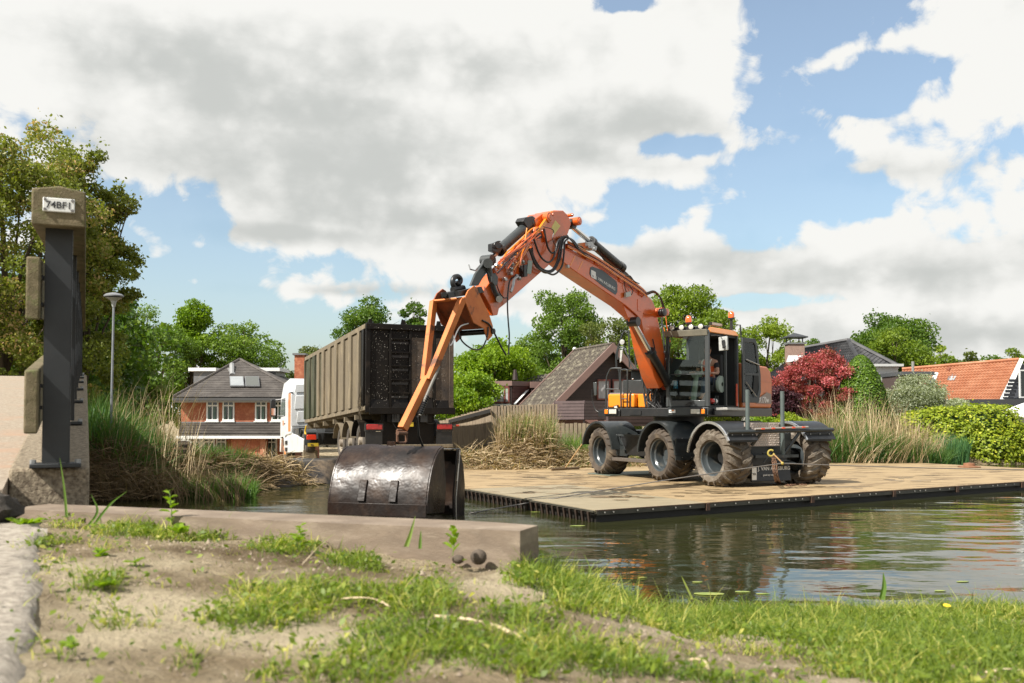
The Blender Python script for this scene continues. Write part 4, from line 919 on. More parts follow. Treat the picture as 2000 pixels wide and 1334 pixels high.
# behind the excavator and the picket fence
reedbed('reed_bed', (1085, 1480), (29.5, 31.0), 2600, (.5, 1.15), .018, LM['reedgreen'], lean_s=.35, tint=(.3, 1))
reedbed('bank_grass', (880, 1560), (27.6, 31.5), 9000, (.12, .38), .014, LM['reedgreen'], lean_s=.6, tint=(.4, 1))
# cut reeds heaped in front of the fence
def heap(name, c, rx, ry, hz_, n, ln, w, mat, tint=(0, 1), up=.35):
    th = rng.uniform(0, 2*math.pi, n); r = np.sqrt(rng.uniform(0, 1, n)); x = c[0]+rx*r*np.cos(th); y = c[1]+ry*r*np.sin(th)
    z = np.maximum(H(x, y), 0)+hz_*(1-r**2)*rng.uniform(0, 1, n)**.6
    d = rng.normal(size=(n, 3)); d[:, 2] = np.abs(d[:, 2])*up-.1; d /= np.linalg.norm(d, axis=1, keepdims=True)
    L_ = ln*rng.uniform(.4, 1.3, n); a = np.stack([x, y, z], 1); b = a+d*L_[:, None]; b[:, 2] = np.maximum(b[:, 2], np.maximum(H(b[:, 0], b[:, 1]), 0)+.01)
    s = np.cross(d, rng.normal(size=(n, 3))); s /= np.linalg.norm(s, axis=1, keepdims=True); s *= (w*rng.uniform(.5, 1.4, n))[:, None]/2
    m_ = (a+b)/2+np.array([0, 0, .05]); V = np.stack([a-s, a+s, m_-s, m_+s, b-s*.3, b+s*.3], 1)
    i0 = np.arange(n)*6; F = np.concatenate([np.stack([i0, i0+1, i0+3, i0+2], 1), np.stack([i0+2, i0+3, i0+5, i0+4], 1)])
    tn = rng.uniform(tint[0], tint[1], n); return tag(mesh_np(name, V.reshape(-1, 3), F, mat, tint=np.concatenate([tn, tn])), kind='stuff')
hp = at(1020, 900, 28.6)
lf0 = lambda p, d: np.interp(p, [150, 230, 290, 340], [1.25, 1.05, .75, .4])
heap('cut_reed_heap', (hp.x+.15, 28.7), .95, .8, 1.0, 3800, .5, .020, LM['straw'], (.2, 1))
reedbed('broad_reeds', (1560, 1840), (31.3, 33.4), 3600, (.6, 1.5), .042, LM['iris'], lean_s=.5, tint=(0, .9), curve=(.2, 1.4), topf=lambda p, d: np.interp(p, [1550, 1620, 1700, 1780, 1850], [.7, 1, 1, .8, .5]))
reedbed('dry_reeds', (970, 1082), (28.2, 29.4), 1300, (.9, 2.0), .018, LM['straw'], lean_s=.2, tint=(.3, 1))
reedbed('broad_reeds', (165, 330), (20.6, 23.0), 2600, (.5, 1.3), .036, LM['iris'], lean_s=.5, tint=(0, .9), curve=(.2, 1.4), topf=lf0)
heap('cut_reed_heap', (hp.x+.15, 29.2), .7, .5, 1.1, 1800, .55, .022, LM['straw'], (.3, 1), up=1.2)
heap('cut_reed_litter', (hp.x-.5, 28.1), 1.9, .7, .14, 3000, .5, .02, LM['straw'], (.3, 1))
reedbed('reed_bed', (985, 1078), (28.3, 29.6), 2200, (.9, 1.75), .02, LM['reedgreen'], lean_s=.22, tint=(.3, 1))
heap('cut_reed_litter', (at(1110, 900, 29.2).x, 29.2), 2.4, .7, .16, 2600, .5, .018, LM['straw'], (.2, .95))
heap('bank_litter', (at(1320, 900, 30.2).x, 30.2), 4.2, .9, .12, 3000, .45, .018, LM['straw'], (.4, 1))
# left bank: tall green and dry reeds in shade, dark brush below
lf = lambda p, d: np.interp(p, [150, 230, 290, 340, 400, 470, 520], [1.25, 1.05, .75, .48, .45, .42, .3])
reedbed('reed_bed', (165, 500), (20.3, 24.0), 9500, (.6, 1.5), .021, LM['reedgreen'], leanx=.02, lean_s=.42, curve=(.1, 1.3), topf=lf, tint=(0, .8))
reedbed('dry_reeds', (200, 390), (20.2, 22.5), 300, (1.2, 2.7), .013, LM['straw'], leanx=.12, lean_s=.24, tint=(.5, 1), topf=lambda p, d: np.interp(p, [200, 300, 350, 400], [.8, 1.1, 1.0, .7]))
reedbed('low_reeds', (170, 480), (19.6, 21.2), 600, (.5, 1.1), .018, LM['straw'], leanx=-.2, lean_s=.5, tint=(0, .45))
for (px, D, rx, ry, hz_, n) in ((230, 20.4, 1.3, .8, .75, 3600), (330, 21.3, 1.2, .8, .42, 3600), (420, 22.4, .9, .6, .22, 2400), (480, 23.4, .7, .5, .12, 1500), (540, 24.2, .9, .35, .1, 700)):
    heap('dead_brush', (at(px, 900, D).x, D), rx, ry, hz_, n, .5, .016, LM['straw'], (0, .45) if px < 500 else (.3, .9))
# a gnarled stump in the left bank
sp = at(357, 890, 22.0); stp = MB().lathe((sp.x, 22, .3), (0, 0, 1), [(0, .24), (.35, .19), (.6, .22), (.75, .2), (.82, .1), (.83, .005)], 14)
stp.v = [(x+.04*mnoise.noise((x*5, y*5, z*5)), y+.04*mnoise.noise((x*5+9, y*5, z*5)), z) for x, y, z in stp.v]
tag(stp.build('tree_stump', M('stump_bark', (.09, .065, .045), (.04, .03, .02), scale=8, rough=.95, bump=.8, bscale=25), smooth=True), 'short dark tree stump sticking out of the left reeds', 'stump')
# the muddy slope beside the lorry
mudm = M('wet_mud', (.032, .030, .028), (.06, .052, .045), scale=4, rough=.35, bump=.5, bscale=18, c3=(.30, .22, .14), s3=.8, t3=.64, bdist=.03)
MUDZ = lambda x, y: np.clip((y-(24.1+0*x))*.62, -.05, .5)+.01*vnoise(x, y, 4, 2)
def mudz(x, y): return H(x, y)+.03+.02*vnoise(x, y, 3, 2)
sheet('mud_slope', (-5.9, -3.3, -3.2, -6.6), (23.0, 26.2, 28.5, 26.5), 40, 30, mudz, mudm)
# mooring bollard cap on the far edge of the raft is built with the raft
# ------------------------------------------------------------------ pontoon raft
DZ = .20
deckm = M('wet_plywood', (.36, .262, .142), (.28, .20, .105), scale=1.6, rough=.75, bump=.15, bscale=40, c3=(.15, .10, .05), s3=1.05, t3=.56, w3=.035, sc=(1, 2.6, 1))
deckm2 = M('dull_plate', (.30, .25, .16), (.24, .20, .125), scale=2.0, rough=.6, bump=.1, bscale=40, c3=(.16, .15, .10), s3=1.3, t3=.64, w3=.03, sc=(1, 2.4, 1))
rust = M('rusty_steel', (.10, .05, .03), (.05, .03, .02), scale=9, rough=.8, bump=.3, bscale=40)
blacks = M('black_hull', (.014, .012, .010), rough=.6)
edge_m = M('edge_steel', (.085, .078, .060), (.05, .047, .036), scale=5, rough=.45, metal=.3)
PAq = gz(1162, 996, DZ); PBq = gz(2000, 940, DZ); uu = (PBq-PAq).normalized(); vv = Vector((-.432, .902, 0))
vv = (gz(905, 953, DZ)-PAq).normalized()
raft = empty('pontoon_raft', PAq+uu*7+vv*5, 'large flat floating pontoon raft with plywood deck carrying the excavator', 'pontoon')
RL, RW = 17.4, 12.4
k = 0
def dq(u, v, z=DZ): p = PAq+uu*u+vv*v; return Vector((p.x, p.y, z))
cols = [0, 2.42, 5.1, 7.55, 9.7, 12.2, 14.8, RL]
for i in range(len(cols)-1):
    for j in range(5):
        v0, v1 = RW*j/5, RW*(j+1)/5; g_ = .006
        q = [dq(cols[i]+g_, v0+g_), dq(cols[i+1]-g_, v0+g_), dq(cols[i+1]-g_, v1-g_), dq(cols[i]+g_, v1-g_)]
        dzr = random.uniform(-.004, .004)
        MB().prism([p+Vector((0, 0, -.03+dzr)) for p in q], (0, 0, .03)).build('deck_plate', deckm2 if (i == 0 and j == 0) or (i == 0 and j == 1) else deckm, raft)
MB().prism([dq(.05, .05, -.25), dq(RL-.05, .05, -.25), dq(RL-.05, RW-.05, -.25), dq(.05, RW-.05, -.25)], (0, 0, DZ+.25-.036)).build('hull', blacks, raft)
for i in range(len(cols)-1):   # edge channels of the separate floats, with joints between
    a, b = cols[i]+.02, cols[i+1]-.02
    m = MB(); o_ = -vv*.0
    m.prism([dq(a, -.03, DZ-.005), dq(b, -.03, DZ-.005), dq(b, -.03, DZ-.085), dq(a, -.03, DZ-.085)], vv*.075)
    c = m.build('edge_channel', edge_m, raft)
    m = MB().prism([dq(a, -.045, DZ-.002), dq(b, -.045, DZ-.002), dq(b, -.045, DZ-.018), dq(a, -.045, DZ-.018)], vv*.012); m.build('edge_lip', rust, c)
    bm_ = MB(); t = a+.15
    while t < b-.1: 
        p = dq(t, -.034, DZ-.045); bm_.cyl(p, p-vv*.014, .014, n=6); t += random.choice((.18, .5, .33))
    tag(bm_.build('bolts', M('bright_bolt', (.42, .40, .36), rough=.4, metal=.3) if i == 0 else bpy.data.materials['bright_bolt'], c), kind='stuff')
for t in cols[1:-1]:
    MB().cbox(dq(t, -.03, DZ-.07), .08, .06, .12, uu, vv).build('coupling', rust, raft)
for i in range(62):     # upright corrugations along the left side
    v = .08+i*.2
    if v > RW: break
    MB().prism([dq(-.05, v, DZ-.035), dq(-.05, v+.055, DZ-.035), dq(.02, v+.05+.05, -.08), dq(.02, v+.05, -.08)], -uu*.035).build('side_rib', M('dark_rust', (.055, .032, .02), (.025, .016, .011), scale=9, rough=.85) if i == 0 else bpy.data.materials['dark_rust'], raft)
MB().prism([dq(-.06, -.04, DZ-.008), dq(-.06, RW, DZ-.008), dq(-.06, RW, DZ-.035), dq(-.06, -.04, DZ-.035)], uu*.03).build('edge_lip', edge_m, raft)
mp = gz(1893, 913, DZ)
mpo = empty('mooring_cap', mp, 'rusty round mooring cap on the far edge of the raft by the hedge', 'mooring cap')
MB().lathe(mp, (0, 0, 1), [(0, .30), (.03, .31), (.05, .16), (.12, .15), (.14, .005)], 18).build('cap', M('orange_rust', (.26, .12, .06), (.18, .08, .04), scale=9, rough=.85), mpo, smooth=30)
gp1 = gz(1235, 925, DZ)
MB().cbox(gp1+Vector((0, 0, .012)), 2.2, 1.1, .02, uu, vv).build('rubber_mat', M('green_rubber', (.10, .13, .11), (.13, .15, .12), scale=3, rough=.45), raft)

# damp stains and mud smears dried on the deck
stn_ = MB()
def smear(px, py, rx, ry):
    c = gz(px, py, DZ+.0055); n_ = 14; ph = random.uniform(0, 9)
    stn_.add([c]+[c+Vector((rx*math.cos(2*math.pi*j/n_)*(1+.45*mnoise.noise((ph, j*.8, 0))), ry*math.sin(2*math.pi*j/n_)*(1+.45*mnoise.noise((ph+5, j*.8, 0))), 0)) for j in range(n_)], [(0, 1+j, 1+(j+1) % n_) for j in range(n_)])
for (px, py, sx, sy, k_) in ((1060, 930, 90, 8, 26), (1110, 951, 120, 6, 16), (1030, 962, 60, 4, 8), (1210, 968, 70, 6, 10), (1400, 962, 110, 5, 16), (1580, 950, 120, 5, 14), (1160, 932, 60, 4, 10), (1750, 935, 140, 8, 9), (1330, 945, 60, 4, 8)):
    for _ in range(k_): smear(px+random.gauss(0, sx*.5), py+random.gauss(0, sy*.5), random.uniform(.05, .34), random.uniform(.04, .16))
tag(stn_.build('mud_stains', M('damp_mud', (.19, .135, .072), (.27, .195, .108), scale=5, rough=.45), raft), kind='stuff')
# broom
br = empty('broom', gz(1108, 919, DZ), 'wide yard broom left lying on the raft by the cut reeds', 'broom')
wd = M('pale_wood', (.45, .29, .14), rough=.7)
a = gz(1077, 920, DZ)+Vector((0, 0, .05)); b = gz(1131, 917, DZ)+Vector((0, 0, .05))
MB().tube([a, b], .032, 8).build('head', M('dark_wood', (.13, .09, .05), rough=.8), br)
for i in range(0, 22): pass
bm_ = MB()
for i in range(40):
    p = a.lerp(b, i/39); bm_.tube([p, p-Vector((0, .01, .05))], .006, 4)
tag(bm_.build('bristles', M('bristle', (.2, .12, .06), rough=.9), br), kind='stuff')
MB().tube([a.lerp(b, .5)+Vector((0, 0, .02)), at(1140, 863, 26.4)], .016, 8).build('handle', wd, br)

# ------------------------------------------------------------------ wheels
tyre_m = M('muddy_rubber', (.085, .064, .046), (.045, .036, .028), scale=3, rough=.85, c3=(.16, .125, .085), s3=2.2, t3=.6, bump=.2, bscale=30)
tyre_c = M('caked_tyre', (.155, .13, .098), (.085, .064, .046), scale=4, rough=.95, c3=(.25, .22, .18), s3=3, t3=.58, bump=.9, bscale=22, bdist=.03)
rim_m = M('grey_rim', (.052, .062, .066), (.038, .046, .05), scale=5, rough=.32, c3=(.12, .11, .09), s3=4, t3=.62, coat=.3)
chas = M('anthracite_paint', (.028, .033, .034), (.020, .024, .025), scale=4, rough=.42, c3=(.065, .06, .05), s3=2.5, t3=.64, coat=.15)
blackp = M('black_paint', (.012, .013, .014), (.02, .02, .02), scale=8, rough=.35)
chrome = M('chrome_rod', (.75, .75, .76), rough=.12, metal=1)
hose = M('black_hose', (.016, .016, .017), rough=.42)
steel = M('bare_steel', (.42, .42, .41), (.3, .3, .3), scale=20, rough=.35, metal=.8)
org_m = M('machine_orange', (.66, .115, .012), (.60, .10, .012), scale=2, rough=.30, c3=(.33, .105, .04), s3=1.6, t3=.60, w3=.12, coat=.6)
org_l = M('cowl_orange', (.78, .25, .015), rough=.3, coat=.5)
def tyre(Rr, w, rr, lugs=20, mud=0, lh=.045):
    m = MB(); h = w/2
    prof = [(-h*.72, rr), (-h*.96, rr+.03), (-h*1.04, (Rr+rr)/2), (-h*.96, Rr-.10), (-h*.80, Rr-.045), (-h*.4, Rr-.03), (0, Rr-.025), (h*.4, Rr-.03), (h*.80, Rr-.045), (h*.96, Rr-.10), (h*1.04, (Rr+rr)/2), (h*.96, rr+.03), (h*.72, rr)]
    m.lathe((0, 0, 0), (1, 0, 0), prof, 48, close=True)
    if mud: 
        m.v = [(x*(1+.02*mnoise.noise((x*9, y*9, z*9))), y*(1+mud*mnoise.noise((x*6, y*9, z*9))), z*(1+mud*mnoise.noise((x*6+3, y*9, z*9)))) for x, y, z in m.v]
    for s_ in (-1, 1):
        for i in range(lugs):
            t0 = 2*math.pi*(i+(.5 if s_ > 0 else 0))/lugs; vs = []
            st = [(.02, 0, lh), (.35, .07, lh), (.72, .17, lh*.95), (.97, .245, -.045), (1.035, .29, -.11)]
            for ax_, dt, hh_ in st:
                for wdt in (-.052, .052):
                    a = t0+dt+wdt*(1.0 if ax_ < .9 else .8); top = Rr-.045+hh_ if ax_ < .9 else Rr+hh_
                    base = Rr-.07 if ax_ < .9 else Rr+hh_-.05
                    if mud: top += mud*.6*random.uniform(-1, .6)
                    X = s_*h*ax_; Xb = s_*h*min(ax_, .94)
                    vs += [(X, top*math.cos(a), top*math.sin(a)), (Xb, base*math.cos(a+wdt*.25), base*math.sin(a+wdt*.25))]
            fs = []
            for k in range(len(st)-1):
                b = k*4; e = b+4; fs += [(b, e, e+2, b+2), (b, b+1, e+1, e), (b+2, e+2, e+3, b+3)]
            fs += [(0, 2, 3, 1), (16, 17, 19, 18)]; m.add(vs, fs)
    return m
def rim(rr, w, deep=.75):
    m = MB(); h = w/2
    m.lathe((0, 0, 0), (1, 0, 0), [(h*.80, rr+.025), (h*.84, rr+.012), (h*.80, rr-.012), (h*.55, rr-.022), (h*.45, rr-.05), (h*(.55-deep), rr-.055), (h*(.50-deep), rr-.09), (h*(.45-deep), .18), (h*(.52-deep), .16), (h*(.52-deep), .15)], 40)
    m.lathe((0, 0, 0), (1, 0, 0), [(-h*.6, rr-.03), (-h*.8, rr+.02)], 40)
    m.lathe((0, 0, 0), (1, 0, 0), [(h*(.45-deep), .165), (h*(.72-deep)+.02, .155), (h*(.74-deep)+.02, .12), (h*(.80-deep)+.02, .11), (h*(.80-deep)+.02, .003)], 24)
    for i in range(8):
        a = 2*math.pi*i/8; m.cyl((h*(.46-deep), .21*math.cos(a), .21*math.sin(a)), (h*(.46-deep)+.035, .21*math.cos(a), .21*math.sin(a)), .016, n=6)
    return m
CU = Vector((-.432, .902, 0)).normalized(); CV = Vector((CU.y, -CU.x, 0))      # chassis forward, chassis to its right
W0 = Vector((4.13, 20.85, DZ))
def C(a, b, z): p = W0+CU*a+CV*b; return Vector((p.x, p.y, DZ+z))
exc = empty('excavator', C(2.6, 1.4, 0), 'orange and grey six-wheeled excavator with knuckled boom standing on the pontoon raft', 'excavator')
TR = .61
def put_wheel(a, b, side, w, src=None, mud=0, steer=0, deep=.75):
    """side -1 = left of the chassis (faces the viewer), b = outer face"""
    we = empty('wheel', C(a, b-side*w/2, TR-.02), parent=exc)
    ax = (CV*side); ax = Matrix.Rotation(R(steer), 3, 'Z') @ ax
    z = Vector((0, 0, 1)); y = z.cross(ax)
    mt = Matrix(((ax.x, y.x, 0, 0), (ax.y, y.y, 0, 0), (0, 0, 1, 0), (0, 0, 0, 1)))
    we.rotation_euler = (mt @ Matrix.Rotation(random.uniform(0, 6), 4, 'X')).to_euler()
    if src is None:
        t_ = tyre(TR, w, .36, 19, mud, lh=.05 if not mud else .06).build('tyre', tyre_c if mud else tyre_m, we, smooth=50, local=True)
        r_ = rim(.36, w, deep).build('rim', rim_m, we, smooth=35, local=True)
        return (t_, r_)
    for s_ in src:
        c = s_.copy(); COL.objects.link(c); c.parent = we; WL[c.name] = Vector()
    return src
wrear = put_wheel(0, 0, -1, .68, mud=.035, steer=3, deep=1.1); put_wheel(0, 2.82, 1, .68, wrear, steer=3)
wfr = put_wheel(1.97, .03, -1, .58); put_wheel(1.97, 2.79, 1, .58, wfr)
put_wheel(4.6, .03, -1, .58, wfr, steer=-2); put_wheel(4.6, 2.79, 1, .58, wfr, steer=-2)

# chassis
def cb(a0, a1, b0, b1, z0, z1): return MB().box(C(a0, b0, z0), CU*(a1-a0), CV*(b1-b0), (0, 0, z1-z0))
cb(-.28, 5.1, .85, 1.95, .62, 1.12).build('chassis_frame', chas, exc, bevel=.02)
for a in (0, 1.97, 4.6): 
    MB().cyl(C(a, .3, TR), C(a, 2.5, TR), .12, n=12).build('axle', blackp, exc, smooth=True)
    MB().ball(C(a, 1.41, TR), .24, 12).build('differential', blackp, exc, smooth=True)
cb(2.45, 4.05, .22, .86, .52, 1.02).build('side_tank', blackp, exc, bevel=.02)
cb(2.42, 4.08, .18, .23, .98, 1.03).build('tank_lip', chas, exc)
MB().prism([C(3.9, .20, 1.0), C(4.1, .20, 1.0), C(4.1, .20, .5), C(3.55, .20, .5)], CV*.03).build('gusset_plate', chas, exc)
MB().prism([C(2.45, .20, .8), C(2.75, .20, .55), C(2.45, .20, .5)], CV*.03).build('gusset_plate', chas, exc)
cb(2.5, 4.0, .05, .28, .38, .46).build('step', M('rusty_step', (.12, .095, .075), (.07, .06, .05), scale=20, rough=.85, bump=.4, bscale=60), exc, bevel=.01)
cb(.55, 1.4, .9, 1.9, 1.0, 1.2).build('cross_member', blackp, exc)
MB().cyl(C(3.1, 1.41, 1.1), C(3.1, 1.41, 1.50), .62, n=32).build('slewing_ring', blackp, exc, smooth=True)
trim = M('aluminium_trim', (.7, .7, .7), rough=.25, metal=.8)
def fender(a, b0, w, r=.74, a0=8, a1=172, trimmed=False, flap=0):
    f = MB().arc(C(a, b0, TR-.02), CV, -CU, (0, 0, 1), r, w, a0, a1, .014, 24).build('fender', chas if not trimmed else blackp, exc, smooth=40)
    m = MB().arc(C(a, b0, TR-.02), CV, -CU, (0, 0, 1), r-.035, .035, a0, a1, .05, 24, -.03); m.build('fender_rim', trim if trimmed else chas, f, smooth=40)
    return f
r1_ = fender(0, .0, .74, .76, 30, 172, True); r2_ = fender(0, 2.06, .78, .76, 30, 172, True)
f1 = fender(1.97, -.0, .80, .76, 2, 176); f2 = fender(1.97, 2.05, .8, .76, 5, 176)
f3 = fender(4.6, -.0, .80, .74, 5, 168); f4 = fender(4.6, 2.05, .8, .74, 8, 168)
for b in (-.01, 2.06):   # rear mudflaps hung from the bar
    q = MB().box(C(-.60, b+.02, .93), CV*.70, CU*.02, (0, 0, .20)); fl = q.build('mudflap', blackp, exc, bevel=.008)
    for t in (.12, .38, .64): MB().cyl(C(-.605, b+t, 1.09), C(-.62, b+t, 1.09), .014, n=6).build('bolt', steel, fl)
cb(1.20, 1.24, -.005, .78, .50, .98).build('splash_plate', chas, exc)
cb(1.19, 1.23, .03, .76, .90, .97).build('clamp_strip', blackp, exc)
for t in (.15, .4, .65):
    for zz in (.56, .98): MB().cyl(C(1.19, t, zz), C(1.175, t, zz), .012, n=6).build('bolt', steel, exc)
# tail frame
MB().tube([C(-.62, 0, 1.145), C(-.62, 2.80, 1.18)], .042, 12).build('rear_bar', chas, exc, smooth=True)
for b, z0, z1 in ((.60, .95, 2.02), (1.52, .62, 2.0)):
    MB().tube([C(-.50, b, z0), C(-.50, b, z1)], .045, 12).build('upright_post', M('post_green_grey', (.10, .125, .12), (.08, .10, .095), scale=6, rough=.45) if b < 1 else bpy.data.materials['post_green_grey'], exc, smooth=True)
MB().tube([C(-.60, 1.9, 1.14), C(-.50, 1.55, .66)], .035, 10).build('brace', chas, exc, smooth=True)
MB().tube([C(-.60, .86, 1.12), C(-.45, .74, .86)], .035, 10).build('brace', chas, exc, smooth=True)
al = M('chequer_plate', (.52, .44, .38), (.42, .36, .31), scale=6, rough=.5, metal=.2)
cp = MB().box(C(-.40, .60, .84), CV*.92, CU*.02, (0, 0, .50)).build('chequer_panel', al, exc)
dm = MB()
for i in range(15):
    for j in range(10):
        b = .64+i*.059+(.03 if j % 2 else 0); z = .865+j*.049; c = C(-.402, b, z); s_ = 1 if (i+j) % 2 else -1
        X = (CV*.026+Vector((0, 0, .010*s_))); Y = Vector((0, 0, .010))-CV*.004*s_
        dm.add([c-X, c-Y, c+X, c+Y, c-CU*.008], [(0, 1, 4), (1, 2, 4), (2, 3, 4), (3, 0, 4)])
tag(dm.build('chequer_bumps', M('bright_aluminium', (.72, .60, .52), rough=.35, metal=.5), cp), kind='stuff')
lb = MB().tube([C(-.66, .66, 1.205), C(-.66, 2.07, 1.24)], .022, 8).build('lamp_strip', M('strip_grey', (.3, .27, .24), rough=.5), exc)
red = M('red_lens', (.55, .02, .012), rough=.2, coat=.6); redb = M('orange_red_lens', (.75, .08, .03), rough=.25, coat=.5)
for i in range(5): MB().cbox(C(-.685, .85+i*.27, 1.212+i*.007), .075, .02, .03, CV, CU).build('marker_lamp', redb, lb)
cb(-.38, -.2, .75, 1.75, .42, .66).build('tow_block', blackp, exc, bevel=.02)
cb(-.56, -.50, .75, 1.9, .60, .66).build('tow_beam', chas, exc)
MB().tube([C(-.55, .95, .7), C(-.55, 1.2, .76), C(-.55, .96, .50)], .018, 8).build('linkage', chas, exc)
MB().prism([C(-.6, 1.35, .46), C(-.6, 1.8, .46), C(-.35, 1.8, .52), C(-.35, 1.3, .52)], (0, 0, .02)).build('step_plate', chas, exc)
blade = MB().prism([C(-.42, .76, .10), C(-.42, 1.82, .10), C(-.36, 1.82, .48), C(-.36, .76, .48)], CU*.05).build('rear_plate', blackp, exc, bevel=.01)
wt = M('white_print', (.72, .73, .71), rough=.6)
text_mesh('lettering', 'J. VAN AALSBURG', .108, C(-.425, .92, .335), CV, (0, 0, 1), wt, blade, .001)
text_mesh('lettering', 'goed op weg', .055, C(-.43, 1.05, .22), CV, (0, 0, 1), wt, blade, .001)
MB().box(C(-.43, .76, .14), CV*.12, CU*.004, (0, 0, .28)).build('logo_panel', wt, blade)
text_mesh('lettering', 'VA', .07, C(-.437, .77, .24), CV, (0, 0, 1), black, blade, .001)

# upper structure ------------------------------------------------
UF = Vector((-.6, -.8, 0)); US = Vector((.8, -.6, 0)); SO = Vector((4.28, 24.06, 0))
def U(f, s, z): return SO+UF*f+US*s+Vector((0, 0, z))
def uf(px, py, f): return pp(px, py, U(f, 0, 0), UF)     # on a cross plane f
def us(px, py, s): return pp(px, py, U(0, s, 0), US)     # on a lengthwise plane s
def ub(f0, f1, s0, s1, z0, z1): return MB().box(U(f0, s0, z0), UF*(f1-f0), US*(s1-s0), (0, 0, z1-z0))
ub(-2.0, 1.62, -1.45, 1.28, 1.66, 1.86).build('base_frame', blackp, exc, bevel=.015)
ub(1.60, 1.66, .30, 1.30, 1.69, 1.87).build('cab_bumper', chas, exc, bevel=.01)
ub(1.60, 1.66, -1.55, -.95, 1.66, 1.82).build('front_bumper', blackp, exc, bevel=.01)
ub(1.6, 1.64, -.7, -.4, 1.70, 1.80).build('vent_panel', blackp, exc)
lens = M('headlamp_glass', (.62, .60, .52), (.45, .44, .38), scale=30, rough=.15, coat=.8)
amb = M('amber_lens', (.75, .20, .01), rough=.2, coat=.6)
for s0 in (1.0, -1.22):
    h_ = ub(1.67, 1.70, s0-.13, s0+.26 if s0 > 0 else s0+.22, 1.71, 1.84).build('headlight', blackp, exc)
    ss = (s0-.10, s0+.12, s0+.15, s0+.24) if s0 > 0 else (s0+.0, s0+.20, s0-.12, s0-.03)
    ub(1.70, 1.712, ss[0], ss[1], 1.725, 1.828).build('lens', lens, h_, bevel=.01); ub(1.70, 1.712, ss[2], ss[3], 1.725, 1.828).build('indicator', amb, h_, bevel=.01)
lg = ub(1.665, 1.672, .34, .50, 1.745, 1.815).build('sticker', wt, exc)
text_mesh('lettering', 'RC', .05, U(1.675, .36, 1.76), US, (0, 0, 1), black, lg, .001)
ub(1.675, 1.68, .42, .47, 1.79, 1.81).build('logo_mark', amb, lg)

# cab
gl = glassmat('cab_glass', (.86, .92, .88), 1.0); inter = M('cab_interior', (.02, .022, .022), rough=.7); igr = M('seat_grey_green', (.30, .36, .30), (.25, .30, .26), scale=5, rough=.6)
cabm = M('cab_grey', (.045, .050, .050), (.034, .039, .040), scale=5, rough=.45, coat=.2)
cab = empty('cab', U(.9, .8, 1.87), parent=exc)
zt, zb_ = 3.50, 1.88
def col(f, s, z0, z1, w=.07, d=.07, df=0): return MB().hexa([U(f+df*0+a*d, s+b*w, z0) for a, b in ((0, 0), (0, 1), (1, 1), (1, 0))]+[U(f+df+a*d, s+b*w, z1) for a, b in ((0, 0), (0, 1), (1, 1), (1, 0))])
fr = MB()
for m_ in (col(1.52, .34, zb_, zt), col(1.52, 1.20, zb_, zt+.02, .09), col(.0, 1.21, zb_, zt, .08), col(.0, .34, zb_, zt, .08), col(.62, 1.22, zb_, zt, .06, .05)): 
    b = len(fr.v); fr.v += m_.v; fr.f += [tuple(i+b for i in f) for f in m_.f]
cf = fr.build('cab_pillars', cabm, cab, bevel=.015)
ub(1.50, 1.585, .41, 1.20, zb_, 2.02).build('front_sill', cabm, cab, bevel=.01)
ub(.08, .55, .34, .40, zb_, 3.45).build('far_side', inter, cab); ub(.55, 1.5, .34, .40, zb_, 2.95).build('far_panel', inter, cab)
ub(0, .05, .42, 1.22, zb_, 3.45).build('back_wall', inter, cab)
ub(.0, 1.55, .36, 1.27, zb_-.02, zb_+.03).build('floor', inter, cab)
wsn = MB().prism([U(1.56, .42, 2.60), U(1.56, 1.19, 2.60), U(1.56, 1.19, 3.40), U(1.56, .42, 3.40)], UF*.006); wsn.build('windscreen', gl, cab)
MB().prism([U(1.56, .47, 2.04), U(1.56, 1.13, 2.04), U(1.56, 1.19, 2.12), U(1.56, 1.19, 2.57), U(1.56, .42, 2.57), U(1.56, .42, 2.12)], UF*.006).build('lower_window', gl, cab)
ub(1.555, 1.575, .42, 1.19, 2.572, 2.597).build('window_bar', cabm, cab)
for s0, s1 in ((.41, .48), (1.12, 1.20)): MB().prism([U(1.55, s0, 2.02), U(1.55, s1, 2.02), U(1.55, s0 if s0 < 1 else s1, 2.16)], UF*.03).build('corner_plate', cabm, cab)
MB().hexa([U(a, b, z) for z, (a0, a1) in ((3.40, (1.5, 1.60)), (3.53, (1.42, 1.66))) for a, b in ((a0, .33), (a0, 1.27), (a1, 1.27), (a1, .33))]).build('sun_visor', M('visor_beige', (.26, .245, .19), (.20, .19, .15), scale=6, rough=.6), cab, bevel=.008)
rf = MB().hexa([U(a, b, z) for z, e in ((3.47, 0), (3.60, .06)) for a, b in ((-.02+e, .32+e), (-.02+e, 1.30-e), (1.52-e, 1.30-e), (1.52-e, .32+e))]).build('roof', org_l, cab, bevel=.02)
ub(.0, 1.5, .36, 1.26, 3.42, 3.47).build('headliner', inter, cab)
ub(1.40, 1.52, .36, 1.24, 3.53, 3.62).build('lamp_bracket', blackp, cab, bevel=.01)
for s in (.42, .63, .84, 1.05):
    e = MB().lathe(U(1.52, s+.06, 3.60), UF, [(0, .055), (.05, .065), (.055, .06), (.056, .001)], 16).build('work_light', blackp, cab, smooth=40)
    MB().lathe(U(1.576, s+.06, 3.60), UF, [(0, .052), (.008, .04), (.010, .001)], 16).build('lens', lens, e, smooth=True)
beam_o = M('beacon_orange', (.80, .13, .02), rough=.15, coat=1.0)
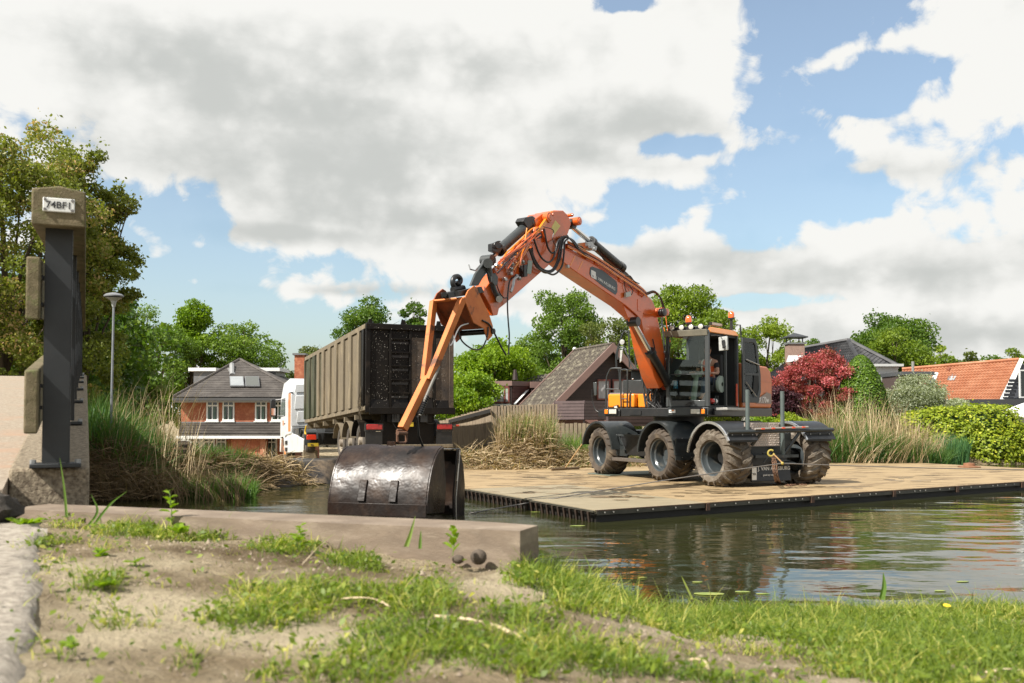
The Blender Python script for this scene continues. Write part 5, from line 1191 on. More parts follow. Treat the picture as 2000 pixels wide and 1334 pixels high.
for px, py, f, s in ((1362, 628, .9, .55), (1439, 620, .05, 1.15)):
    c = U(f, s, uf(px, py, f).z-.10)
    e = MB().cyl(Vector((c.x, c.y, 3.58)), c, .03, n=8).cyl(c-Vector((0, 0, .02)), c+Vector((0, 0, .015)), .065, n=14).build('beacon', blackp, cab)
    MB().lathe(c+Vector((0, 0, .015)), (0, 0, 1), [(0, .062), (.07, .066), (.12, .055), (.145, .03), (.15, .001)], 18).build('beacon_lens', beam_o, e, smooth=True)
MB().tube([U(-.1, 1.2, 3.74), U(-.12, 1.28, 3.74), U(-.12, 1.30, 3.45)], .018, 8).build('beacon_arm', blackp, cab)
e = MB().box(U(.30, .98, 3.68), UF*.55, US*.07, (0, 0, .075)).build('light_bar', blackp, cab)
for i in range(11): MB().cbox(U(.335+i*.048, 1.053, 3.718), .036, .006, .05, UF, US).build('lamp_cell', lens, e)
# open door folded back against the cab side
dz0, dz1 = 1.98, 3.44
dr = MB(); dA, dB = U(.02, 1.36, 0), U(-.66, 1.52, 0); dd_ = (dB-dA)
def dp(t, z): return Vector((dA.x+dd_.x*t, dA.y+dd_.y*t, z))
nd = Vector((dd_.y, -dd_.x, 0)).normalized(); nd = nd if nd.y < 0 else -nd
outer = [(0, dz0), (.86, dz0), (1.0, dz0+.25), (1.0, dz0+.62), (.80, dz1-.10), (.70, dz1), (.0, dz1)]
inner = [(.12, dz0+.12), (.76, dz0+.12), (.88, dz0+.30), (.86, dz0+.62), (.70, dz1-.16), (.62, dz1-.10), (.12, dz1-.10)]
oV = [dp(*o) for o in outer]; iV = [dp(*o) for o in inner]; n = len(oV)
dm = MB().add(oV+iV+[p+nd*.04 for p in oV]+[p+nd*.04 for p in iV], [(i, (i+1) % n, n+(i+1) % n, n+i) for i in range(n)]+[(2*n+i, 3*n+i, 3*n+(i+1) % n, 2*n+(i+1) % n) for i in range(n)]+[(i, 2*n+i, 2*n+(i+1) % n, (i+1) % n) for i in range(n)]+[(n+i, n+(i+1) % n, 3*n+(i+1) % n, 3*n+i) for i in range(n)])
do = dm.build('door', cabm, cab, bevel=.008)
MB().prism([p+nd*.015 for p in iV], nd*.006).build('door_glass', gl, do)
MB().prism([dp(.1, 2.60), dp(.87, 2.60), dp(.87, 2.65), dp(.1, 2.65)], nd*.05).build('door_bar', cabm, do)
MB().tube([dp(.2, 2.95)+nd*.05, dp(.55, 2.88)+nd*.09, dp(.9, 2.84)+nd*.06], .012, 6).build('grab_bar', steel, do)
MB().tube([dp(.15, 2.45)+nd*.05, dp(.7, 2.12)+nd*.06], .012, 6).build('grab_bar', steel, do)
MB().prism([dp(.55, 2.2), dp(.8, 2.2), dp(.86, 2.7), dp(.62, 2.6)], nd*.045).build('armrest', inter, do)
MB().tube([uf(1389, 661, 1.6), uf(1398, 660.5, 1.62), uf(1407, 662, 1.75), uf(1411, 668, 1.75)], .010, 6).build('mirror_arm', blackp, cab)
mi = MB().prism([uf(1403, 664, 1.75), uf(1420, 662, 1.75), uf(1421, 688, 1.75), uf(1404, 690, 1.75)], -UF*.06).build('mirror', M('mirror_back', (.45, .46, .44), (.3, .31, .3), scale=20, rough=.4), cab, bevel=.012)
MB().prism([uf(1409, 670, 1.80), uf(1414, 669, 1.80), uf(1415.5, 682, 1.80), uf(1411, 685, 1.80)], -UF*.05).build('mirror_bracket', blackp, mi)
# wipers and washer hoses
for p in ([(1313, 662), (1309, 700), (1304, 742)], [(1320, 660), (1314, 700), (1311, 738)], [(1336, 806), (1345, 790), (1352, 785)], [(1341, 804), (1352, 788), (1358, 784)]):
    MB().tube([uf(x, y, 1.62) for x, y in p], .009, 6).build('wiper', blackp, cab)
# what shows inside
st = empty('seat', U(.55, .8, 2.0), parent=exc)
MB().cbox(U(.66, .82, 2.30), .48, .48, .16, UF, US).build('cushion', inter, st, bevel=.04)
MB().cbox(U(.36, .82, 2.72), .12, .46, .78, UF, US).build('backrest', inter, st, bevel=.04)
MB().lathe(U(.75, 1.16, 2.40), US, [(-.04, .17), (.0, .2), (.05, .19), (.06, .05)], 18).build('console', igr, st, smooth=40)
MB().tube([U(1.0, 1.12, 2.35), U(1.02, 1.13, 2.55)], .014, 6).tube([U(.95, 1.14, 2.50), U(.83, 1.16, 2.53)], .012, 6).build('lever', blackp, st)
sc_ = empty('steering_column', U(1.2, .75, 1.95), parent=exc)
MB().tube([U(1.40, .80, 1.93), U(1.33, .81, 2.25), U(1.24, .82, 2.62)], [.075, .062, .05], 12).build('column', igr, sc_, smooth=True)
MB().prism([U(1.26, .66, 2.64), U(1.26, .98, 2.68), U(1.24, .92, 2.56), U(1.26, .74, 2.54)], UF*-.04).build('display', igr, sc_)
ring = [U(1.10, .82, 2.76)+US*(.17*math.cos(t))+(UF*.5+Vector((0, 0, .5)))*(.17*math.sin(t))*1.0 for t in [2*math.pi*i/20 for i in range(21)]]
MB().tube(ring, .013, 6).build('steering_wheel', blackp, sc_)
MB().cyl(U(1.45, .50, 2.28), U(1.45, .50, 2.44), .045, n=10).build('blue_bottle', M('blue_plastic', (.02, .22, .42), rough=.25, coat=.5), cab)
MB().ball(U(1.3, .48, 2.62), .08, 10).build('tissue_box', M('pale_cloth', (.3, .36, .32), rough=.8), cab)
for f, s, c_ in ((1.35, 1.24, 'red_lens'), (1.22, 1.25, 'white_print')):
    MB().ball(U(f, s, 2.0), .075, 10, .8).build('helmet' if c_ == 'red_lens' else 'bag', bpy.data.materials[c_], cab, smooth=True)
for f in (1.30, 1.18): MB().tube([U(f, 1.30, 1.9), U(f, 1.31, 2.12)], .014, 6).build('control_rod', chas, cab)
ub(.35, 1.35, 1.30, 1.62, 1.80, 1.86).build('foot_step', M('aluminium_step', (.42, .41, .38), (.3, .29, .27), scale=10, rough=.4, metal=.5), exc, bevel=.008)
ub(.3, 1.4, 1.29, 1.5, 1.70, 1.79).build('step_box', blackp, exc)
MB().prism([U(.12, 1.30, 1.9), U(.2, 1.30, 1.9), U(.2, 1.30, 2.4), U(.14, 1.30, 2.4)], US*.02).build('red_strap', M('red_paint', (.6, .07, .02), rough=.4), cab)

# bring the cab to its full width and height
c0_ = U(0, 1.28, 1.87)
def widen(o):
    if o.type == 'MESH':
        base = WL[o.name]
        for v in o.data.vertices:
            d = base+v.co-c0_; s_ = d.dot(US); v.co = v.co+US*(s_*(.13 if s_ < 0 else 0))+Vector((0, 0, d.z*.042))
    for c_ in o.children: widen(c_)
widen(cab)
# engine cover with model lettering
cw = MB(); pr_ = [(-.25, 1.86), (-2.0, 1.86), (-2.08, 1.98), (-2.10, 2.55), (-2.0, 2.80), (-1.8, 2.90), (-.25, 2.93)]
cw.prism([U(f, -1.25, z) for f, z in pr_], US*2.5)
cov = cw.build('engine_cover', M('cover_orange', (.60, .15, .018), (.52, .12, .015), scale=2, rough=.38, coat=.15), exc, bevel=.05, seg=3)
for z in (2.12, 2.52): ub(-2.0, -.95, 1.252, 1.262, z, z+.02).build('cover_seam', bpy.data.materials['cover_orange'], cov)
MB().prism([U(-1.05, 1.264, 1.98), U(-1.98, 1.264, 1.98), U(-1.98, 1.264, 2.22), U(-1.7, 1.264, 2.26), U(-1.1, 1.264, 2.08)], US*.006).build('side_decal', M('decal_grey', (.22, .17, .15), rough=.4), cov)
text_mesh('lettering', 'DX170w', .21, U(-1.03, 1.275, 2.0), -UF, (0, 0, 1), M('silver_print', (.75, .72, .70), rough=.4), cov, .002)
ub(-2.03, -1.0, 1.14, 1.27, 1.66, 1.85).build('lower_skirt', M('skirt_grey', (.20, .17, .12), rough=.35), exc, bevel=.03)

# right-hand platform: tool box, tank housings, handrails
tb0, tb1 = uf(1187, 802, 1.35), uf(1262, 770, 1.35)
s0 = (tb0-U(1.35, 0, 0)).dot(US); s1 = (tb1-U(1.35, 0, 0)).dot(US)
ub(.75, 1.35, s0, s0+(s1-s0)*.70, 1.87, tb1.z+.02).build('tool_box', org_l, exc, bevel=.04, seg=3)
ub(.6, 1.22, s0+(s1-s0)*.705, s1+.05, 1.87, tb1.z+.015).build('tool_box', org_l, exc, bevel=.03)
def upx(px, f): return (uf(px, 700, f)-U(f, 0, 0)).dot(US)
def upz(py, px, f): return uf(px, py, f).z
ub(-.4, .72, upx(1217, .7), upx(1262, .7), 1.9, upz(742, 1240, .7)).build('tank_housing', chas, exc, bevel=.02)
ub(-.8, .3, upx(1232, .3), upx(1275, .3), 1.9, upz(722, 1250, .3)).build('tank_housing', chas, exc, bevel=.02)
ub(-.3, .72, upx(1190, .7), upx(1238, .7), 1.9, upz(767, 1210, .7)).build('tank_cover', M('cover_light', (.12, .125, .125), rough=.5), exc, bevel=.02)
for px, py in ((1236, 740), (1272, 738)): MB().ball(uf(px, py, .71), .03, 8).build('tank_cap', steel, exc, smooth=True)
def rl(name, pts, f, r=.020, mat=chas):
    return MB().tube(spl([uf(x, y, f if not isinstance(f, (list, tuple)) else f[i]) for i, (x, y) in enumerate(pts)], 3), r, 8).build(name, mat, exc, smooth=True)
rl('handrail', [(1184, 800), (1184, 745), (1190, 725), (1196, 719.5), (1214, 719.5)], 1.38)
rl('handrail', [(1184, 760), (1205, 760), (1210, 757), (1209, 722)], 1.38, .015)
rl('handrail', [(1213.5, 801), (1212, 730), (1216, 722.5), (1223, 722.5), (1225.5, 730), (1225, 801)], 1.42)
rl('ladder_rung', [(1212, 779), (1225, 779)], 1.42, .014)
rl('handrail', [(1204, 718), (1203.5, 692), (1210, 670), (1218, 649), (1225, 648), (1228, 653), (1229.5, 718)], .9)
rl('handrail', [(1207, 702), (1206, 690), (1209, 679), (1216, 678), (1222, 686), (1237, 718), (1244, 720)], 1.1)
rl('handrail', [(1239, 641), (1240, 690), (1242, 718)], .3); rl('handrail', [(1245, 655), (1250, 690), (1252, 720)], .3, .016); rl('handrail', [(1228, 681), (1234, 680), (1247, 680.5)], .5, .012)
rl('handrail', [(1228, 764), (1231, 765), (1232, 770), (1232, 801)], 1.35, .014)
ub(.1, .9, upx(1206, .9), upx(1236, .9), upz(719, 1220, .9)-.05, upz(719, 1220, .9)-.02).build('catwalk', blackp, exc)
rl('mirror_arm', [(1172, 806), (1163, 800), (1157, 782), (1156.5, 765), (1156.5, 759)], 1.5, .012, blackp)
MB().prism([uf(1158, 747, 1.5), uf(1165, 746, 1.5), uf(1165, 772, 1.5), uf(1160, 773, 1.5)], -UF*.05).build('mirror', cabm, exc, bevel=.012)
MB().prism([uf(1211, 684, 1.12), uf(1216, 683, 1.12), uf(1214, 705, 1.12), uf(1210, 709, 1.12)], -UF*.04).build('mirror', bpy.data.materials['mirror_back'], exc, bevel=.008)
MB().lathe(uf(1216, 668, .92), UF, [(0, .06), (.03, .065), (.035, .002)], 16).build('round_mirror', bpy.data.materials['mirror_back'], exc)
e = MB().prism([uf(1198, 793, 1.45), uf(1206, 791, 1.45), uf(1208, 801, 1.45), uf(1201, 803, 1.45)], -UF*.06).build('work_light', blackp, exc)
MB().prism([uf(1199, 794, 1.455), uf(1205, 792.5, 1.455), uf(1206.5, 799, 1.455), uf(1202, 800.5, 1.455)], UF*.008).build('lens', lens, e)

# boom -------------------------------------------------------------
def cropx(X, Y): return 820+X/3.606, 390+Y/3.606
BT = .17       # half thickness of boom
def bp(X, Y, s=BT): return us(*cropx(X, Y), s)
def plate(name, pts, s, th, mat, par, bevel=.01): return MB().prism([bp(x, y, s) for x, y in pts], US*(-th)).build(name, mat, par, bevel=bevel)
boom = empty('boom', U(1.6, 0, 2.7), parent=exc)
plate('lower_boom', [(1560, 850), (1560, 780), (1600, 745), (1650, 740), (1668, 800), (1690, 900), (1740, 1160), (1745, 1290), (1690, 1330), (1650, 1240), (1600, 1060)], BT, BT*2, org_m, boom, .015)
plate('upper_boom', [(985, 385), (1000, 345), (1040, 340), (1120, 375), (1250, 435), (1400, 530), (1560, 635), (1635, 705), (1665, 770), (1640, 800), (1600, 812), (1575, 800), (1560, 850), (1530, 815), (1450, 745), (1260, 618), (1075, 492), (1010, 440)], BT+.02, BT*2+.04, org_m, boom, .015)
plate('boom_gusset', [(1430, 790-50), (1540, 815), (1565, 800), (1540, 880), (1480, 870)], BT-.02, .03, org_m, boom)
e = MB().lathe(bp(1690, 795, BT+.02), US, [(-.5, .10), (0, .11), (.10, .11), (.10, .08), (.2, .08), (.21, .002)], 24).build('pivot_pin', org_m, boom, smooth=35)
MB().lathe(bp(1690, 795, BT+.14), US, [(0, .092), (.13, .092), (.135, .07), (.136, .002)], 24).build('pin_cap', blackp, e, smooth=35)
# decal with the owner's name
cv = [(1195, 520), (1200, 478), (1215, 470), (1290, 498), (1385, 575), (1392, 600), (1392, 650), (1378, 670), (1290, 610), (1205, 540)]
dec = plate('name_decal', cv, BT+.026, .003, M('decal_slate', (.028, .045, .055), rough=.35), boom, 0)
tx0, tx1 = bp(1241, 556, BT+.03), bp(1375, 640, BT+.03); tdir = (tx1-tx0).normalized(); tup = US.cross(tdir); tup = tup if tup.z > 0 else -tup
tt = text_mesh('lettering', 'J. VAN AALSBURG', .085, tx0, tdir, tup, wt, dec, .001)
tt.scale = (1, 1, 1)
wlen = max((Vector(v.co).dot(tdir) for v in tt.data.vertices)); kx = (tx1-tx0).length/wlen
tt.data.transform(Matrix.Scale(kx, 4, tdir)@Matrix.Scale(1.0, 4, tup))
plate('logo_panel', [(1207, 493), (1240, 510), (1240, 562), (1207, 545)], BT+.030, .003, wt, dec, 0)
text_mesh('lettering', 'VA', .05, bp(1214, 540, BT+.034), tdir, tup, M('grey_print', (.3, .3, .3), rough=.6), dec, .001)
# stick
stick = empty('stick', bp(1000, 300, 0), parent=exc)
SP = [(925, 82), (950, 74), (1010, 76), (1048, 115), (1066, 170), (1040, 250), (1005, 300), (960, 400), (900, 470), (600, 735), (548, 775), (540, 812), (512, 815), (498, 750), (440, 650), (530, 535), (640, 430), (760, 330), (800, 262), (850, 185)]
plate('stick_box', SP, .14, .28, org_m, stick, .012)
plate('head_plate', [(930, 80), (1010, 76), (1046, 112), (1066, 170), (1040, 250), (950, 280), (890, 300), (870, 220), (880, 180)], .20, .40, org_m, stick, .012)
plate('warning_sticker', [(928, 195), (955, 145), (990, 185), (945, 250)], .203, .003, M('sticker_yellow', (.62, .52, .16), rough=.5), stick, 0)
plate('top_flange', [(850, 190), (925, 82), (950, 78), (880, 190), (800, 300), (780, 290)], .215, .05, org_l, stick, .006)
for X, Y, r in ((845, 135, .10), (1055, 160, .085), (865, 115, .04), (1003, 118, .035)):
    MB().lathe(bp(X, Y, 0), US, [(-.24, .002), (-.24, r), (.24, r), (.245, r*.7), (.26, r*.6), (.262, .002)], 20).build('pivot_boss', org_m, stick, smooth=35)
plate('pin_lug', [(810, 140), (860, 100), (890, 90), (900, 150), (860, 200), (820, 190)], .12, .24, org_m, stick, .01)
plate('stick_foot', [(498, 745), (560, 760), (548, 812), (515, 818)], .17, .05, org_m, stick)
# main cylinders
def ram(name, a, b, r, frac, par, mat=cabm):
    """housing from a towards b, chrome rod on to b"""
    a = Vector(a); b = Vector(b); m = a.lerp(b, frac)
    e = MB().tube([a, m], r, 16).tube([m-(b-a).normalized()*.10, m], r*1.25, 16).tube([a-(b-a).normalized()*.03, a+(b-a).normalized()*.1], r*1.15, 16).build(name, mat, par, smooth=40)
    MB().tube([m, b], r*.52, 12).build('piston_rod', chrome, e, smooth=True)
    MB().cyl(b-US*r*1.2, b+US*r*1.2, r*1.05, n=14).build('rod_eye', mat, e, smooth=40)
    return e
ram('stick_cylinder', bp(785, 155, .0), bp(478, 428, .0), .095, .76, stick)
ram('boom_cylinder', bp(1420, 480, .0)+Vector((0, 0, .0)), bp(1052, 172, 0), .10, .62, boom, blackp)
for s in (.24, -.24): ram('lift_cylinder', U(1.45, s*1.0, 2.35), bp(1505, 860, s*.8), .10, .56, exc, blackp)
plate('valve_block', [(1165, 300), (1215, 295), (1250, 330), (1245, 355), (1190, 340)], .10, .2, steel, boom, .006)
plate('valve_block', [(745, 125), (800, 115), (810, 170), (760, 200), (730, 150)], .10, .2, blackp, stick, .006)
plate('valve_block', [(510, 310), (560, 295), (590, 330), (560, 380), (510, 360)], .13, .1, blackp, stick, .006)
MB().tube([bp(560+35*math.cos(t), 318+25*math.sin(t), .16) for t in [i*.35 for i in range(15)]], .012, 6).build('hose_loop', hose, stick)
# bucket linkage and quick coupler
lk = empty('linkage', bp(480, 450, 0), parent=exc)
for s in (.20, -.20): MB().tube([bp(478, 450, s), bp(500, 560, s), bp(530, 650, s), bp(560, 700, s)], [.06, .055, .045, .06], 10).build('link_arm', cabm, lk, smooth=True)
MB().cyl(bp(560, 700, .26), bp(560, 700, -.26), .06, n=16).build('pin', steel, lk, smooth=40)
MB().cyl(bp(480, 448, .28), bp(480, 448, -.34), .085, n=16).build('cross_tube', cabm, lk, smooth=40)
plate('junction_cover', [(505, 520), (535, 515), (552, 545), (550, 600), (525, 605), (510, 580)], .26, .06, cabm, lk, .01)
for s in (.18, -.26):
    plate('coupler_arm', [(455, 420), (500, 430), (505, 470), (440, 560), (415, 605), (360, 605), (395, 520), (440, 460)], s, .05, cabm, lk, .01)
MB().tube([bp(430, 455, .1), bp(390, 500, .12), bp(355, 490, .1), bp(345, 460, .0)], .014, 6).build('hydraulic_pipe', steel, lk)

att = empty('excavator_attachment', bp(300, 700, 0), 'orange A-shaped steel boom extension hanging from the end of the excavator arm', 'attachment')
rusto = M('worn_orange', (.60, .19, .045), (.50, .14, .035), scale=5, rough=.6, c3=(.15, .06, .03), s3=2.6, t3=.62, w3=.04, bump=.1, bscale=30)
rust_shade = M('shaded_worn_orange', (.34, .085, .03), (.24, .06, .025), scale=5, rough=.65, c3=(.06, .03, .02), s3=2, t3=.56)  # shaded copy of worn orange: far and lower plates carry shade in colour
def xf(x, y, s): return us(x, y, s)
hw_ = .30
# coupler plate on top (black) with hook
MB().prism([xf(858, 573, 0)+US*0, xf(905, 566, 0), xf(935, 560, 0), xf(940, 575, 0), xf(905, 582, 0), xf(862, 584, 0)], US*.0+US*.001)
def quadbox(p4, th, nrm_): return MB().prism(p4, Vector(nrm_)*th)
FL, FR = -.36, .36
rimL, rimR = us(848, 589, FL), us(909, 583, FR)
topL, topR = us(858, 570, FL), us(916, 568, FR)
backL, backR = us(921, 630, FL), us(960, 625, FR)      # rear lower corner by the stick
cq = empty('quick_coupler', us(890, 575, 0), parent=att)
MB().prism([us(860, 572, -.28), us(935, 560, -.28), us(940, 572, -.28), us(862, 583, -.28)], US*.07).build('coupler_plate', blackp, cq, bevel=.01)
MB().prism([us(868, 572, .22), us(935, 560, .22), us(940, 572, .22), us(870, 583, .22)], US*.07).build('coupler_plate', blackp, cq, bevel=.01)
for x in (868, 890, 915, 932): MB().cyl(us(x, 575-(x-868)*.12, -.3), us(x, 575-(x-868)*.12, .3), .045, n=12).build('coupler_pin', blackp, cq, smooth=40)
hk = [us(895, 566, 0), us(888, 562, 0), us(884, 552, 0), us(887, 542, 0), us(894, 540, 0), us(899, 545, 0), us(898, 552, 0), us(893, 554, 0), us(891, 550, 0)]
MB().tube(spl(hk, 4), .045, 10).build('hook', blackp, cq, smooth=True)
MB().tube([us(884, 566, 0), us(905, 563, 0)], .06, 8).build('hook_base', blackp, cq)
# bracket body: side plates, sloping floor
def spp(s): return [us(x+(0 if s > 0 else -62), y+(0 if s > 0 else 5), s) for x, y in ((909, 583), (917, 566), (926, 561), (937, 575), (952, 612), (961, 637), (960, 655), (950, 662), (944, 640), (925, 630))]
PR = [us(x, y, FR) for x, y in ((907, 584), (915, 567), (926, 558), (932, 562), (938, 577), (955, 612), (963, 637), (962, 656), (953, 665), (946, 642), (925, 630))]
MB().prism(PR, -US*.025).build('side_plate', rusto, att, bevel=.004)
MB().prism([p-US*.70 for p in PR], -US*.025).build('side_plate', rust_shade, att, bevel=.004)
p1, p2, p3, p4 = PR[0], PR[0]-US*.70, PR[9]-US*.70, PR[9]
MB().prism([p1-US*.02, p2, p3, p4-US*.02], Vector((0, 0, .02))).build('sloping_plate', rust_shade, att)
MB().prism([PR[9]-US*.02, PR[9]-US*.70, PR[6]-US*.70, PR[6]-US*.02], Vector((0, 0, .02))).build('bottom_plate', rust_shade, att)
MB().tube([PR[0]+Vector((0, 0, .01)), PR[0]-US*.72+Vector((0, 0, .01))], .028, 4).build('top_bar', rusto, att)
MB().cyl(PR[7]+US*.03+Vector((.0, 0, .08)), PR[7]-US*.75+Vector((0, 0, .08)), .05, n=14).build('lower_pin', blackp, att, smooth=40)
# the two legs of the A and the single beam below
endp = us(786, 838, 0); join = us(833, 742, 0)
def bar(name, a, b, w, d, mat, par, up=None):
    a = Vector(a); b = Vector(b); dirv = (b-a).normalized(); y = dirv.cross(US).normalized(); x = y.cross(dirv).normalized()
    return MB().hexa([a-x*w/2-y*d/2, a+x*w/2-y*d/2, a+x*w/2+y*d/2, a-x*w/2+y*d/2, b-x*w/2-y*d/2, b+x*w/2-y*d/2, b+x*w/2+y*d/2, b-x*w/2+y*d/2]).build(name, mat, par, bevel=.006)
bar('frame_leg', PR[0]-US*.05+Vector((0, 0, -.0)), join+US*.06, .10, .12, rusto, att)
bar('frame_leg', PR[0]-US*.69+Vector((0, 0, .0)), join-US*.05, .085, .12, rusto, att)
bar('lower_beam', join+(join-endp).normalized()*.05, endp, .12, .13, rusto, att)
lp_ = [us(x, y, 0) for x, y in ((776, 840), (776, 862), (780, 865), (790, 865), (793.5, 862), (793.5, 841), (776, 840))]
MB().tube(lp_, .022, 6).build('clevis', M('brown_steel', (.16, .075, .04), (.10, .05, .03), scale=12, rough=.7), att)
MB().cyl(us(776, 846, .05), us(794, 846, .05), .035, n=10).build('clevis_pin', bpy.data.materials['brown_steel'], att)
hs_ = empty('hose_bundle', us(850, 700, .1), parent=att)
sp = [us(823+ (857-823)*t, 805+(720-805)*t, .12+.0*t) for t in [i/16 for i in range(17)]]
MB().tube([us(x, y, .14) for x, y in ((858, 716), (845, 745), (830, 780), (826, 800), (820, 812))], .026, 8).build('spiral_hose', M('grey_hose', (.16, .15, .13), rough=.6), hs_)
co = MB()
for i in range(9): 
    p = us(834-i*1.6, 775+i*4, .14); co.lathe(p, (us(830, 790, .14)-us(840, 760, .14)), [(-.02, .03), (0, .045), (.02, .03)], 10)
co.build('hose_guard', hose, hs_)
MB().tube([us(824, 800, .1), us(815, 815, .08), us(818, 850, .05), us(826, 872, .0)], .02, 6).build('hose', hose, hs_)
ch_ = MB()
# free hoses from the stick to the frame
def hz_(pts, s, r=.014, par=stick, mat=hose, nm='hose'): return MB().tube(spl([us(*cropx(x, y), s[i] if isinstance(s, list) else s) for i, (x, y) in enumerate(pts)], 5), r, 7).build(nm, mat, par, smooth=True)
hz_([(700, 530), (640, 560), (622, 640), (617, 740), (622, 850), (630, 960), (625, 1090)], .2)
hz_([(270, 925), (300, 1000), (380, 1055), (440, 1040), (475, 960), (482, 895)], .38, .014, att)
hz_([(440, 850), (490, 880), (540, 970), (580, 1050), (608, 1095)], .38, .016, att)
hz_([(340, 872), (290, 890), (262, 930), (235, 1000), (215, 1030)], .38, .012, att, steel)
hz_([(530, 560), (560, 650), (590, 690), (620, 690)], .2, .011)
# black hoses looping below the elbow
for i, pts in enumerate(([(790, 335), (800, 400), (850, 480), (920, 500), (965, 440), (985, 340), (1000, 280), (1030, 258)],
                         [(780, 350), (810, 440), (870, 510), (940, 500), (985, 420), (1000, 330), (1015, 275), (1045, 262)],
                         [(770, 345), (820, 470), (900, 515), (950, 525), (1000, 470), (1015, 380), (1020, 300), (1050, 270)],
                         [(875, 205), (890, 290), (905, 345), (930, 375), (960, 355), (985, 290), (1010, 262), (1040, 255)],
                         [(790, 215), (810, 300), (850, 400), (900, 440), (935, 420), (955, 360), (970, 300), (1000, 262)],
                         [(870, 190), (940, 215), (935, 280), (960, 330)])):
    hz_(pts, [.22+.02*i]*len(pts), .019 if i < 5 else .008)
for i in range(4):   # hoses crossing to the boom and at its foot
    hz_([(1030+i*6, 258+i*3), (1080, 285+i*6), (1110, 320+i*8), (1150, 350+i*10), (1200, 390+i*8)], .20+.015*i, .013, boom)
for i in range(5):
    hz_([(1600, 670-i*4), (1650, 655-i*3), (1690, 690-i*2), (1705+i*3, 740), (1715+i*4, 800)], .1+.05*i, .013, boom)
for i in range(3):
    hz_([(1250, 350), (1330, 450+i*10), (1400, 500+i*7), (1440, 505+i*9), (1480, 545+i*8), (1510, 600)], -.05+.06*i, .014, boom)
hz_([(1640, 980), (1655, 1050), (1665, 1140), (1660, 1160)], .2, .014, boom)
# orange steel pipes: along the boom top and over the stick
for i in range(5):
    hz_([(1040, 292+i*10), (1100, 322+i*10), (1170, 362+i*10), (1260, 412+i*9), (1400, 507+i*9), (1550, 610+i*8), (1600, 658+i*7)], .205+.012*i, .013, boom, org_m if i % 2 else rust if i == 2 else org_l, 'hydraulic_pipe')
for i, (a, b) in enumerate((((800, 200), (560, 480)), ((820, 215), (600, 470)), ((835, 230), (640, 450)), ((850, 250), (665, 440)), ((760, 240), (545, 500)), ((845, 270), (700, 430)), ((730, 270), (535, 480)), ((720, 320), (560, 440)))):
    mx_, my_ = (a[0]+b[0])/2-18+6*(i % 3), (a[1]+b[1])/2-14+5*(i % 2)
    hz_([a, (a[0]-30, a[1]+22), (mx_+25, my_-12), (mx_, my_+10), (b[0]+25, b[1]-28), b], .21+.014*(i % 4), .015, stick, org_m if i % 2 else org_l, 'hydraulic_pipe')
for i in range(6):
    hz_([(740+i*9, 320), (720+i*9, 325+i*3), (700+i*8, 360+i*4), (675+i*8, 400+i*5), (660+i*10, 445+i*4)], .2+.01*i, .011, stick, org_l, 'hydraulic_pipe')
for X, Y in ((1250, 440), (1420, 560), (1560, 655), (1070, 330)): plate('pipe_clamp', [(X-12, Y-25), (X+14, Y-12), (X+14, Y+28), (X-12, Y+15)], .22, .16, org_m, boom, .005)
for X, Y in ((690, 450), (650, 455), (725, 440), (540, 465), (680, 540), (700, 555), (645, 490)): MB().ball(bp(X, Y, .22), .045, 8).build('fitting', steel, stick, smooth=True)
plate('cover_plate', [(755, 520), (765, 425), (795, 430), (785, 525)], .27, .02, M('plate_grey_green', (.22, .27, .24), rough=.4), stick, .004)
plate('valve_block', [(735, 460), (760, 455), (760, 540), (735, 545)], .26, .12, blackp, stick, .006)
plate('valve_block', [(825, 240), (858, 232), (862, 270), (830, 278)], .24, .06, blackp, stick, .006)
hz_([(690, 540), (665, 560), (655, 610), (640, 650)], .26, .026, stick, steel, 'grease_line')
plate('boom_lamp', [(1452, 655), (1485, 645), (1490, 680), (1455, 688)], .26, .05, M('lamp_glass', (.4, .42, .38), rough=.3), boom, .005)
hz_([(1440, 570), (1445, 620), (1455, 650)], .22, .009, boom); hz_([(1490, 670), (1500, 640), (1470, 600)], .24, .009, boom)
plate('boom_rib', [(1535, 700), (1562, 710), (1560, 790), (1535, 780)], .20, .012, org_m, boom, 0)
for (X, Y) in ((1090, 395), (1145, 430)): plate('weld_mark', [(X, Y), (X+6, Y+2), (X-26, Y+70), (X-32, Y+68)], BT+.024, .004, org_l, boom, 0)
rr_ = random.Random(5)
for i in range(16):      # crowded lines over the stick
    x0 = 790+rr_.uniform(-40, 50); y0 = 200+rr_.uniform(-20, 90); x1 = 610+rr_.uniform(-70, 90); y1 = 460+rr_.uniform(-60, 60)
    q = [(x0, y0), (x0*.75+x1*.25+rr_.uniform(-22, 14), y0*.75+y1*.25+rr_.uniform(-12, 18)), (x0*.4+x1*.6+rr_.uniform(-24, 18), y0*.4+y1*.6+rr_.uniform(-14, 20)), (x1, y1)]
    hz_(q, .22+.008*i, rr_.choice((.009, .012, .014)), stick, rr_.choice((org_m, org_m, org_l, hose)), 'hydraulic_pipe')
for i in range(7):
    x = 560+i*38; y = 470-i*30+rr_.uniform(-12, 12); plate('pipe_clamp', [(x-9, y-16), (x+12, y-10), (x+9, y+16), (x-12, y+10)], .25, .05, rr_.choice((org_m, steel, blackp)), stick, .004)
for i in range(5):
    x = 1110+i*85; y = 330+i*52; hz_([(x, y), (x+30, y+4+rr_.uniform(-8, 8)), (x+60, y+30+rr_.uniform(-8, 8)), (x+95, y+54)], .1+.03*i, .012, boom)
for X, Y in ((1180, 318), (1205, 335), (1228, 350), (1040, 470), (640, 520), (600, 560)): MB().cbox(bp(X, Y, .2), .07, .06, .06, UF, US).build('valve_part', steel, boom if X > 1000 else stick, bevel=.006)
